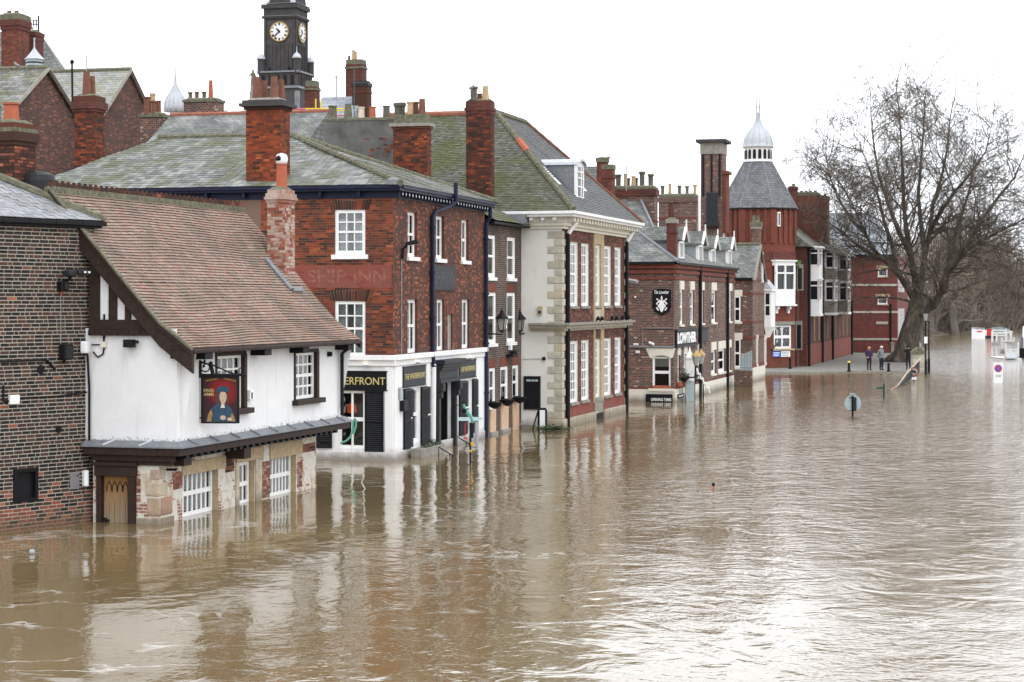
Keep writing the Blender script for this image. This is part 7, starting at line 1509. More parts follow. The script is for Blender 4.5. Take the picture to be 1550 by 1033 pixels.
# ================================================================ clock tower
CY = 160.0; ck = CY/FPX; fT = Fac(Wp(447, 300, CY), FRO); fTr = Fac(fT.p(0, 0), -fT.n); wT = -fT.s(400); zT = lambda v: CAM_H-(v-HY)*ck
CT = thing('clock_tower', 'dark stone clock tower with two white clock faces above the roofs', 'clock tower', fT.p(-wT/2, 0))
q = MB(); q.fb(fT, -wT, 0, 0, zT(110), -wT, 0); q.fb(fT, -wT, 0, zT(110), zT(8), -wT, 0); q.build('shaft', 'stone_dark_face', CT)
for f in (fT, fTr):
    L0, L1 = (-wT, 0) if f is fT else (0, wT)
    for x in (L0, L1-.18): q = MB(); q.fb(f, x, x+.18, zT(108), zT(27), 0, .09); q.build('corner_pilaster', 'stone_dark', CT)
    for k in range(7): x = L0+.28+k*(wT-.62)/6.; q = MB(); q.fb(f, x, x+.09, zT(108), zT(66), 0, .07); q.build('rib', 'stone_dark', CT)
    for v0, v1, o in ((27, 24, .16), (12, 6, .2), (24, 12, .04)): q = MB(); q.fb(f, L0-o*(f is fT), L1+o, zT(v0), zT(v1), 0, o); q.build('cornice', 'stone_dark', CT)
    for x in (L0+.4, L1-.75): q = MB(); q.fb(f, x, x+.34, zT(107), zT(101), 0, .02); q.build('slot', 'interior', CT)
    for v in (27, 8): q = MB(); q.fb(f, L0-.2, L1+.2, zT(v)+.16, zT(v)+.2, 0, .22); q.build('lead_weathering', 'lead', CT)
    # clock face
    cx = (L0+L1)/2-(.0 if f is fT else .05); cz = zT(47.5); R = 14.3*ck
    def circ(r, n=40): return [f.p(cx+math.cos(t)*r, cz+math.sin(t)*r, 0) for t in np.linspace(0, 2*math.pi, n+1)[:-1]]
    q = MB(); q.prism([p+f.n3()*.05 for p in circ(R)], f.n3()*.06); cf = q.build('clock_face', 'clock_white', CT)
    q = MB(); q.tube(circ(R)+[circ(R)[0]], .05, 5); q2 = q; q2.v = [tuple(np.array(v)+f.n3()*.11) for v in q2.v]; q2.build('clock_rim', 'gilt', cf)
    q = MB()
    for h in range(12):
        t = math.pi/2-h*math.pi/6; u_ = np.array([math.cos(t), math.sin(t)]); w_ = np.array([-u_[1], u_[0]]); nb = (3, 1, 2, 3, 3, 2, 3, 4, 4, 2, 1, 2)[h]
        for k in range(nb):
            o_ = (k-(nb-1)/2)*.055; a_, b_ = R*.68, R*.92
            c4 = [u_*a_+w_*(o_-.02), u_*a_+w_*(o_+.02), u_*b_+w_*(o_+.02), u_*b_+w_*(o_-.02)]; q.prism([f.p(cx+p[0], cz+p[1], .111) for p in c4], f.n3()*.015)
    q.build('roman_numerals', 'black_paint', cf)
    for ang, ln, wd in ((10+38/60., .52, .055), (38/5., .86, .038)):
        t = math.pi/2-ang*math.pi/6; u_ = np.array([math.cos(t), math.sin(t)]); w_ = np.array([-u_[1], u_[0]])
        c4 = [-u_*R*.12-w_*wd, -u_*R*.12+w_*wd, u_*R*ln*.6+w_*wd*1.4, u_*R*ln+w_*.01, u_*R*ln*.6-w_*wd*1.4]; q = MB(); q.prism([f.p(cx+p[0], cz+p[1], .13+.01*ln) for p in c4][::-1], f.n3()*.01); q.build('clock_hand', 'black_paint', cf)
# pedimented crown with lead dome
zc = zT(8)+.2
for f, L0, L1 in ((fT, -wT, 0), (fTr, 0, wT)):
    q = MB(); n = 12; pts = [f.p(L0+(L1-L0)*(.16+.68*k/n), zc+1.15*math.sin(math.pi*k/n)**.8, .1) for k in range(n+1)]; q.prism(pts[::-1], f.n3()*-.3); q.build('curved_pediment', 'stone_dark', CT)
q = MB(); cc = fT.p(-wT/2, zc, -wT/2); q.lathe(cc, [(wT*.66, 0), (wT*.60, .35), (wT*.50, .9), (wT*.36, 1.5), (wT*.18, 2.1), (wT*.12, 2.5), (wT*.12, 3.4), (wT*.16, 3.45), (.02, 4.2)], 4, a0=math.pi/4-math.atan2(FRO[1], FRO[0])*-1); q.build('lead_roof', 'lead_pale', CT)
# belfry base and turrets
for v0, v1, gx, mt in ((300, 134, .30, 'stone_dark_face'), (134, 130.5, .42, 'lead'), (130.5, 110, .34, 'stone_dark_face'), (110, 107.5, .48, 'lead')):
    q = MB(); q.fb(fT, -wT-gx, gx, zT(v0), zT(v1), -wT-gx, gx); q.build('base_stage', mt, CT)
for f, L0, L1 in ((fT.off(.34), -wT-.3, .3), (fTr.off(.34), -.3, wT+.3)):
    for k in range(5): x = L0+.25+k*(L1-L0-.8)/4; q = MB(); q.fb(f, x, x+.28, zT(129), zT(114), 0, .02); q.build('belfry_opening', 'interior', CT); q = MB(); q.fb(f, x-.14, x-.04, zT(130), zT(111), 0, .08); q.build('colonnette', 'stone_dark', CT)
for (s, o) in ((-wT-.2, .2), (.2, .2), (.2, -wT-.25)):
    P = fT.p(s, zT(108), o); q = MB(); q.lathe(P, [(.30, -.2), (.30, .98), (.35, 1.0)], 10); tu = q.build('turret', 'stone_dark', CT); q = MB(); q.lathe(P+Z3*1.0, [(.37, 0), (.36, .1), (.28, .3), (.12, .44), (.05, .5), (.06, .56), (.02, .7), (.012, 1.0)], 12); q.build('turret_dome', 'lead_pale', tu, smooth=True)
# lead ogee vent in front of the tower foot
P = Wp(450, 190, 140); q = MB(); kx = 140/FPX; q.lathe(P, [(8*kx, 0), (7*kx, 16*kx), (4*kx, 26*kx), (3.5*kx, 36*kx), (4.2*kx, 44*kx), (3.4*kx, 52*kx)], 10); tag(q.build('ogee_vent', 'lead'), 'grey lead ogee ventilator at the foot of the clock tower', 'ventilator')
# statue on a stepped pedestal
P = Wp(383, 165, 138); kx = 138/FPX; T = thing('gable_statue', 'dark robed stone figure on a stepped gable beside the clock tower', 'statue', P)
q = MB()
for k, (w_, h0, h1) in enumerate(((12, 0, 14), (9, 14, 26), (6.5, 26, 36))): q.box(P[0]-w_/2*kx, P[0]+w_/2*kx, P[1]-.3, P[1]+.3, P[2]+(h0-30)*kx if k == 0 else P[2]+h0*kx, P[2]+h1*kx)
q.build('pedestal', 'stone_grey', T)
b = P+Z3*36*kx; q = MB(); q.tube([b, b+Z3*.35, b+Z3*.62, b+Z3*.82, b+Z3*.90, b+Z3*.95, b+Z3*1.02, b+Z3*1.08], [.17, .15, .13, .15, .07, .07, .085, .03], 8); q.tube([b+np.array([-.12, 0, .78]), b+np.array([-.24, -.05, .62]), b+np.array([-.2, -.15, .72])], [.05, .045, .03], 6); q.tube([b+np.array([.12, 0, .78]), b+np.array([.2, -.05, .55]), b+np.array([.14, -.12, .45])], [.05, .045, .03], 6); q.build('figure', 'mossy_cement', T)
# ================================================================ street furniture standing in the flood
V = lambda *a: np.array(a, float)
# low cream plinth etc. hose post at the red brick inn
P = G(712, 702); T = thing('hose_post', 'black post with pale blue finger board and green hose at the flooded inn', 'post', P)
zz = lambda v, Y: CAM_H-(v-HY)/FPX*Y
Y = P[1]; q = MB(); q.tube([P-Z3*.4, V(P[0], Y, zz(640, Y))], .035, 8); q.build('pole', 'black_metal', T)
q = MB(); q.box(P[0]-.03, P[0]+.10, Y-.05, Y+.08, zz(663, Y), zz(641, Y)); q.build('control_box', 'black_metal', T)
for v in (672, 682): q = MB(); q.lathe(V(P[0]+(.05 if v < 680 else 0), Y-.02, zz(v+2.5, Y)), [(.045, 0), (.05, .01), (.05, .09 if v < 680 else .06), (.04, .1 if v < 680 else .07)], 8); q.build('reflector', 'amber_paint', T)
q = MB(); pts = [Wp(u, v, Y-.05) for u, v in ((694, 632), (727, 631.5), (731.5, 634), (727, 637), (694, 637.5))]; q.prism(pts, V(0, .04, 0)); q.build('finger_board', 'pale_blue_paint', T)
q = MB(); q.lathe(Wp(721.5, 663, Y), [(.03, -.3), (.065, 0), (.065, .46), (.07, .46), (.07, .5), (.05, .5)], 10); q.build('filter_cylinder', 'zinc', T)
q = MB(); q.tube([Wp(702, 612, Y), Wp(703.5, 618, Y), Wp(707, 624, Y), Wp(713, 632, Y), Wp(716.5, 640, Y)], [.04, .045, .06, .065, .06], 8); q.build('hose', 'green_hose', T)
q = MB(); q.lathe(Wp(703, 626, Y), [(.03, 0), (.08, .04), (.09, .12), (.03, .16)], 10); q.tube([Wp(684, 614, Y), Wp(695, 613.5, Y), Wp(700, 608, Y), Wp(703.5, 609, Y), Wp(704.5, 617, Y)], .014, 5); q.build('nozzle', 'black_metal', T)
q = MB(); q.tube([Wp(704.5, 640, Y), Wp(704, 660, Y)], .015, 5); q.box(Wp(702, 0, Y)[0], Wp(707, 0, Y)[0], Y-.02, Y+.02, zz(665, Y), zz(662, Y)); q.build('tag', 'sign_red', T)
# hose hung from the shop window, on a stake
P = G(532, 699); Y = P[1]; T = thing('window_hose', 'green hose looped over a stake at the white corner window', 'hose', P); q = MB(); q.tube([P-Z3*.3, Wp(533, 657, Y)], .018, 6); q.build('stake', 'cream_paint', T)
q = MB(); q.tube([Wp(515, 671, Y), Wp(524, 668, Y), Wp(531, 661, Y), Wp(534, 650, Y), Wp(534, 640, Y), Wp(537.5, 633.5, Y), Wp(539, 636, Y), Wp(538.5, 646, Y), Wp(535, 657, Y)], .035, 7); q.build('hose', 'green_hose', T)
# folding board and weed raft at the cream house
P = G(822, 651); Y = P[1]; T = thing('pavement_sign', 'black framed folding pavement sign half under water by the cream house', 'sign', P)
q = MB()
for u in (815.5, 826.5): q.tube([Wp(u, 653, Y), Wp(u, 620, Y)], .05, 4)
q.tube([Wp(815.5, 619.5, Y), Wp(826.5, 619.5, Y)], .05, 4); q.tube([Wp(815, 621, Y+.2), Wp(804.5, 655, Y+.5)], .03, 4); q.build('frame', 'black_metal', T); q = MB(); q.box(Wp(817, 0, Y)[0], Wp(825, 0, Y)[0], Y-.02, Y+.02, zz(650, Y), zz(621, Y)); q.build('poster', 'sign_white', T)
P = G(833, 652); T = thing('drifted_greenery', 'raft of drifted green leaves against the cream corner', 'plant', P)
rng = np.random.default_rng(3)
for mt, n, cx in (('leaf_dark', 420, .15), ('leaf_bright', 160, -.2)):
    q = MB()
    for i in range(n):
        p = P+V(rng.normal(cx, .3), rng.normal(0, .12), abs(rng.normal(0, .09))+.02); a = rng.random()*6.28; d_ = V(math.cos(a), math.sin(a), rng.random()-.3)*.06; e_ = V(-math.sin(a), math.cos(a), .3)*.025; q.add([p-d_, p+e_, p+d_, p-e_], [(0, 1, 2, 3)])
    q.build('leaves', mt, T, kind='stuff')
q = MB(); q.tube([Wp(786, 643, 77.5), Wp(812, 644, 77.2)], .05, 6); tag(q.build('grey_rail', 'zinc'), 'low grey pipe rail just above the water at the cream wall', 'rail')
# round sign seen from behind
P = G(1290, 630.5); Y = P[1]; T = thing('round_road_sign', 'pale round road sign seen from behind on a black post', 'sign', P); c = Wp(1291, 610.5, Y-.03); r = 12.6/FPX*Y
q = MB(); q.prism([c+V(math.cos(t)*r, 0, math.sin(t)*r) for t in np.linspace(0, 2*math.pi, 33)[:-1]], V(0, .015, 0)); q.build('disc', 'sign_back', T)
q = MB(); q.tube([P-Z3*.4+V(0, -.1, 0), V(P[0], Y-.1, zz(599, Y))], .045, 7); q.build('post', 'black_metal', T)
for v in (602, 622): q = MB(); q.box(c[0]-.18, c[0]+.14, Y-.07, Y-.045, zz(v, Y)-.015, zz(v, Y)+.015); q.build('rail', 'charcoal_paint', T)
q = MB(); q.box(c[0]+.0, c[0]+.13, Y-.2, Y-.06, zz(621, Y), zz(602, Y)); q.build('lamp_unit', 'charcoal_paint', T); q = MB(); q.tube([Wp(1286, 596.5, Y), Wp(1295, 597, Y)], .02, 5); q.build('top_bar', 'sign_back', T)
# finger post
P = G(1338, 602.5); Y = P[1]; T = thing('finger_post', 'dark green finger post standing in the flood', 'signpost', P); q = MB(); q.tube([P-Z3*.4, V(P[0], Y, zz(583, Y))], .05, 8); q.lathe(V(P[0], Y, zz(583, Y)), [(.06, 0), (.06, .06), (.02, .1), (.015, .25), (.005, .26)], 8); q.build('post', 'dark_green_paint', T)
q = MB(); q.prism([Wp(1337, 585.5, Y-.06), Wp(1337, 588.5, Y-.06), Wp(1327, 589.8, Y-.06), Wp(1325.8, 588.4, Y-.06), Wp(1327, 586.9, Y-.06)], V(0, .04, 0)); q.build('arm', 'dark_green_paint', T)
# no waiting sign
P = G(1511, 580); Y = P[1]; T = thing('no_waiting_sign', 'white plate with blue and red no waiting roundel, lower part flooded', 'sign', P); q = MB(); q.box(P[0]-7/FPX*Y, P[0]+7/FPX*Y, Y, Y+.03, -.3, zz(549, Y)); q.build('plate', 'sign_white', T); c = Wp(1511, 558, Y-.004)
def disc(c, r, mat, name, o):
    q = MB(); q.prism([c+V(math.cos(t)*r, -o, math.sin(t)*r) for t in np.linspace(0, 2*math.pi, 29)[:-1]][::1], V(0, -.003, 0)); q.build(name, mat, T)
disc(c, 5.9/FPX*Y, 'sign_red', 'roundel_rim', 0); disc(c, 4.5/FPX*Y, 'sign_blue', 'roundel_field', .004); q = MB(); k = 4.6/FPX*Y*.707; q.prism([c+V(-k-.03, -.009, k-.03), c+V(-k+.03, -.009, k+.03), c+V(k+.03, -.009, -k+.03), c+V(k-.03, -.009, -k-.03)], V(0, -.003, 0)); q.build('roundel_bar', 'sign_red', T)
fz = Fac(V(P[0], Y), (1, 0)); text_mesh('ZONE', fz, -.17, .17, zz(571, Y), zz(568, Y), .002, .005, .01).build('lettering', 'charcoal_paint', T); text_mesh('ENDS', fz, -.14, .14, zz(577, Y), zz(574.5, Y), .002, .005, .005).build('lettering', 'sign_back', T) if False else None
q = MB(); q.tube([V(P[0], Y+.06, -.4), V(P[0], Y+.06, zz(546, Y))], .03, 6); q.build('post', 'zinc', T)
# ball-topped posts poking out of the water
P = G(1080, 740.5); Y = P[1]; T = thing('ball_marker', 'black ball on a red stem in the middle of the flood', 'marker', P); q = MB(); q.tube([P-Z3*.3, P+Z3*.08], .018, 8); q.build('stem', 'sign_red', T); q = MB(); q.lathe(P+Z3*.07, [(.01, 0), (.04, .02), (.048, .05), (.04, .08), (.01, .1)], 12); q.build('ball', 'black_metal', T, smooth=True)
P = G(48.5, 839); T = thing('ball_finial', 'small dull metal ball just above the water near the left edge', 'finial', P); q = MB(); q.lathe(P-Z3*.02, [(.01, 0), (.05, .025), (.06, .06), (.05, .095), (.01, .12)], 12); q.build('ball', 'zinc', T, smooth=True); q = MB(); q.tube([P-Z3*.4, P], .03, 6); q.build('stem', 'black_metal', T)
# stone pier, tilted barrier, speed roundel
P = G(1389, 567); Y = P[1]; T = thing('stone_gate_pier', 'tall cream stone gate pier with gabled cap beside the water', 'pier', P); w_ = 8.6/FPX*Y
z = -.4; random.seed(21)
while z < 1.35:
    h = random.uniform(.26, .36); x = -w_
    q = MB(); q.box(P[0]-w_, P[0]+w_*random.uniform(-.2, .3), Y-.4, Y+.4, z+.006, z+h-.006); q.build('stone_block', 'stone_cream', T, bevel=.012)
    x0 = q.v[1][0]; q = MB(); q.box(x0+.01, P[0]+w_, Y-.39, Y+.4, z+.006, z+h-.006); q.build('stone_block', 'stone_cream', T, bevel=.012); z += h
q = MB(); q.prism([V(P[0]-w_*1.15, Y-.5, z), V(P[0]+w_*1.15, Y-.5, z), V(P[0]+w_*1.05, Y-.5, z+.14), V(P[0], Y-.5, z+.42), V(P[0]-w_*1.05, Y-.5, z+.14)], V(0, 1.0, 0)); q.build('cap', 'mossy_cement', T)
T = thing('tilted_barrier', 'dark mesh barrier with pale rail washed askew against the pier', 'barrier', G(1362, 588)); Y = 121.0
q = MB(); q.tube([Wp(1348, 591, 111), Wp(1359, 584, 114), Wp(1372, 566, 121), Wp(1393, 543, 128)], .055, 6); q.build('rail', 'stone_patch', T); q = MB(); q.add([Wp(1360, 584, 115), Wp(1392, 545, 128), Wp(1392, 564, 127), Wp(1382, 572, 124), Wp(1366, 583, 116)], [(0, 1, 2, 3, 4)]); q.v += [tuple(np.array(v)+V(0, .06, 0)) for v in q.v]; q.f.append([9, 8, 7, 6, 5]); q.mi.append(0); q.r.append(.5); q.build('mesh_panel', 'cloth_black', T)
P = G(1383.5, 577); Y = P[1]; T = thing('prohibition_sign', 'weathered round sign with red rim low in the water by the barrier', 'sign', P); c = Wp(1383.5, 563, Y)
disc(c, 7.2/FPX*Y, 'rusty_red', 'rim', 0); disc(c, 5.4/FPX*Y, 'faded_plate', 'field', .004)
q = MB(); q.prism([c+V(-.12, -.009, -.02), c+V(.1, -.009, -.1), c+V(.14, -.009, .02), c+V(.0, -.009, .1), c+V(-.1, -.009, .09)], V(0, -.003, 0)); q.build('symbol', 'charcoal_paint', T); q = MB(); q.tube([P-Z3*.3+V(0, .05, 0), c+V(0, .05, 0)], .04, 6); q.build('post', 'black_metal', T); q = MB(); q.box(P[0]-.16, P[0]+.16, Y-.01, Y+.02, .08, .24); q.build('sub_plate', 'sign_white', T)
# lamp posts by the tree
def lamp(u, vb, vt, lantern_on, label):
    P = G(u, vb); Y = P[1]; T = thing('lamp_post', label, 'lamp post', P); top = zz(vt, Y); q = MB(); q.tube([P-Z3*.3, P+Z3*.9, P+Z3*1.0, V(P[0], Y, top)], [.11, .1, .06, .045], 8); q.build('column', 'black_metal', T)
    if lantern_on:
        b = V(P[0], Y, top); q = MB(); q.lathe(b, [(.1, 0), (.22, .5)], 4, a0=.78); q.build('lantern', 'lantern_glass', T); q = MB(); q.lathe(b+Z3*.5, [(.27, 0), (.1, .22), (.08, .3), (.02, .45)], 4, a0=.78); q.lathe(b-Z3*.08, [(.05, 0), (.12, .08)], 8); q.build('lantern_cap', 'black_metal', T); q = MB(); q.box(P[0]-.11, P[0]+.11, Y-.1, Y-.07, zz(520, Y), zz(510, Y)); q.build('notice', 'sign_white', T)
    else: q = MB(); q.lathe(V(P[0], Y, top), [(.07, 0), (.09, .05), (.02, .14)], 8); q.build('cap', 'black_metal', T)
lamp(1401, 567, 486, True, 'black lantern lamp post by the stone pier and big tree'); lamp(1406, 563.5, 489, False, 'plain black pole right of the lantern lamp post')
for k, (u, vt, vb, lb) in enumerate(((1391, 503, 545, 'thin dark pole nearest the tree trunk on the quay'), (1395.5, 508, 548, 'thin pale pole between tree trunk and lamp post'))):
    P = Wp(u, vb, 165); q = MB(); q.tube([V(P[0], 165, 0), Wp(u, vt, 165)], .05, 5); q.lathe(Wp(u, vt, 165), [(.06, 0), (.02, .1)], 6); tag(q.build('thin_pole', 'zinc' if k else 'black_metal'), lb, 'pole')
# bollards
def bollard(u, v0, v1, label, col):
    P = G(u, v1, .1); Y = P[1]; T = thing('bollard', label, 'bollard', P); h = (v1-v0)/FPX*Y; q = MB(); q.lathe(P, [(.13, 0), (.13, .1), (.09, .13), (.08, h*.8), (.1, h*.84), (.08, h*.97), (.02, h)], 10); q.build('post', 'black_metal', T)
    if col: q = MB(); q.lathe(P+Z3*h*.85, [(.105, 0), (.11, h*.02), (.09, h*.14), (.02, h*.17)], 10); q.build('cap', col, T)
bollard(1285, 547, 563, 'black bollard with yellow tape on top, left of the standing couple', 'yellow_paint'); bollard(1345, 549.5, 563, 'plain black bollard right of the standing couple', None); bollard(1196, 542, 558.5, 'black bollard below the white notice board', None)
# cone and sandbag at the tower
P = G(1207, 554, .1); T = thing('traffic_cone', 'red and white traffic cone standing against the dark brick link', 'cone', P); q = MB(); q.box(P[0]-.2, P[0]+.2, P[1]-.2, P[1]+.2, .1, .15); q.lathe(V(P[0], P[1], .15), [(.15, 0), (.12, .2)], 12); q.build('base', 'sign_red', T); q = MB(); q.lathe(V(P[0], P[1], .35), [(.121, 0), (.08, .25)], 12); q.build('white_band', 'sign_white', T); q = MB(); q.lathe(V(P[0], P[1], .6), [(.081, 0), (.04, .22)], 12); q.build('tip', 'sign_red', T)
P = G(1201, 554, .1); q = MB(); q.tube([P+V(-.3, 0, .08), P+V(-.1, 0, .13), P+V(.1, .02, .12), P+V(.3, 0, .07)], [.05, .12, .12, .05], 8); tag(q.build('sandbag', 'cloth_black'), 'dark sandbag lying beside the traffic cone', 'sandbag')
T = thing('notice_board', 'blue and white notice boards under the tower window', 'sign', fcs[0][0].p(1, 1)); f = fcs[0][0].off(.06)
for u0, u1, mt in ((1169, 1181, 'sign_blue'), (1182, 1195.5, 'sign_white')):
    s0, s1 = f.s(u0), f.s(u1); z0, z1 = f.z(1180, 540.5), f.z(1180, 532); q = MB(); q.fb(f, s0, s1, z0, z1, 0, .04); q.build('panel', mt, T)
    for k in range(3): q = MB(); q.fb(f, s0+.08, s1-.1-.05*k, z1-.12-k*.11, z1-.07-k*.11, .04, .044); q.build('text_line', 'sign_white' if mt == 'sign_blue' else 'zinc', T)
# moored gangways and boat gear at right
def ladder(label, pts, Y, kind):
    T = thing('white_gangway', label, 'gangway', Wp(pts[0][0], pts[0][2], Y)*V(1, 1, 0)); Y2 = Y+3.5
    for (u, v0, v1) in pts: q = MB(); w_ = 1.4/FPX*Y; P0 = Wp(u, v1, Y); q.box(P0[0]-w_, P0[0]+w_, Y-.06, Y+.06, min(P0[2], .0)-.1, zz(v0, Y)); q.build('post', 'white_paint', T)
    return T
T = ladder('near white gangway frame with grey treads at the pontoon', [(1522, 520, 546), (1541, 518, 544)], 168, 0)
for v in (530, 534, 545): q = MB(); a, b = Wp(1521, v, 168), Wp(1542, v-1, 168); q.box(a[0], b[0], 168-.08, 168+.08, a[2]-.06, a[2]+.1); q.build('cross_rail', 'white_paint', T)
q = MB(); a, b = Wp(1524, 543, 168), Wp(1539, 536, 168); q.add([Wp(1523, 543, 167), Wp(1540, 543, 167), Wp(1540, 535, 173), Wp(1523, 535, 173)], [(0, 1, 2, 3)]); q.build('treads', 'zinc', T); q = MB(); a = Wp(1526, 546, 167.8); q.box(a[0], a[0]+.5, 167.8, 167.85, .0, .12); q.build('marking', 'sign_red', T); q = MB(); a = Wp(1519, 547, 167.9); b = Wp(1546, 547, 167.9); q.box(a[0], b[0], 167.8, 173, -.2, .1); q.build('deck', 'sign_white', T)
T = ladder('middle white gangway rail leading along the pontoon', [(1516, 512, 540), (1519, 516, 545), (1535, 511, 528)], 190, 0)
for v in (517, 528): q = MB(); a, b = Wp(1516, v, 190), Wp(1536, v-2, 190); q.box(a[0], b[0], 189.9, 190.1, a[2]-.05, a[2]+.1); q.build('cross_rail', 'white_paint', T)
q = MB(); a, b = Wp(1519, 524, 190.2), Wp(1531, 518, 190.2); q.box(a[0], b[0], 190.15, 190.2, a[2], b[2]); q.build('notice', 'sign_white', T)
T = ladder('far white railing with three bars beside the red box', [(1502, 501, 523), (1508.5, 504, 526), (1523, 502, 516), (1530, 504, 518)], 225, 0)
for v in (500.5, 504.5, 508): q = MB(); a, b = Wp(1503, v, 225), Wp(1524, v, 225); q.box(a[0], b[0], 224.9, 225.1, a[2]-.06, a[2]+.08); q.build('cross_rail', 'white_paint', T)
T = thing('moored_boat', 'long white moored boat with dark hull at the right edge', 'boat', Wp(1560, 540, 180)*V(1, 1, 0)); q = MB()
a = [Wp(1543, 548, 172), Wp(1700, 548, 172), Wp(1700, 520, 240), Wp(1545, 515, 240)]; a = [V(p[0], p[1], 0) for p in a]; q.prism([p-Z3*.3 for p in a], Z3*1.15); q.build('hull', 'black_paint', T); q = MB(); q.prism([p+V(.5, .6, .85) for p in a], Z3*.9); q.build('cabin', 'white_paint', T); q = MB(); q.prism([p+V(.45, .7, 1.75) for p in a], Z3*.12); q.build('cabin_roof', 'sign_white', T)
P = Wp(1476, 514, 258); T = thing('white_container', 'white lettered container standing in the far water', 'container', V(P[0], 258, 0)); kx = 258/FPX; q = MB(); q.box(P[0], P[0]+15*kx, 258, 260, -.2, 17*kx-.15); q.build('box', 'sign_white', T, bevel=.03); q = MB(); q.box(P[0]-.05, P[0]+15*kx+.05, 257.9, 260.1, 17*kx-.14, 17*kx-.02); q.build('lid', 'zinc', T); q = MB(); q.box(P[0]+3*kx, P[0]+10*kx, 257.96, 257.99, 10*kx, 12*kx); q.build('stripe', 'sign_red', T)
P = Wp(1495, 510, 262); T = thing('red_kiosk', 'bright red box beside the white container in the far water', 'box', V(P[0], 262, 0)); kx = 262/FPX; q = MB(); q.box(P[0], P[0]+7*kx, 262, 263, .0, 14*kx); q.build('box', 'sign_red', T, bevel=.03); q = MB(); q.box(P[0]-3*kx, P[0]+14*kx, 261.8, 263.5, -.2, .3); q.build('float', 'navy_paint', T); q = MB(); q.box(P[0]-4*kx, P[0]-.1, 262, 263, .3, 12*kx); q.build('side_panel', 'cream_paint', T)
P = Wp(1500, 500, 290); kx = 290/FPX; T = thing('covered_boat', 'pale covered boat moored below the far trees', 'boat', V(P[0]+1, 290, 0)); q = MB(); q.prism([V(P[0]-1, 290, 0), V(P[0]+32*kx, 290, 0), V(P[0]+34*kx, 290, 8*kx*.6), V(P[0]-2, 290, 5*kx*.6)], V(0, 2, 0)); q.build('hull', 'white_paint', T); q = MB(); q.prism([V(P[0], 290.2, .5)]+[V(P[0]+30*kx*k/8, 290.2, .5+.62*math.sin(math.pi*(.12+.8*k/8))) for k in range(9)]+[V(P[0]+30*kx, 290.2, .5)], V(0, 1.6, 0)); q.build('cover', 'sign_back', T)

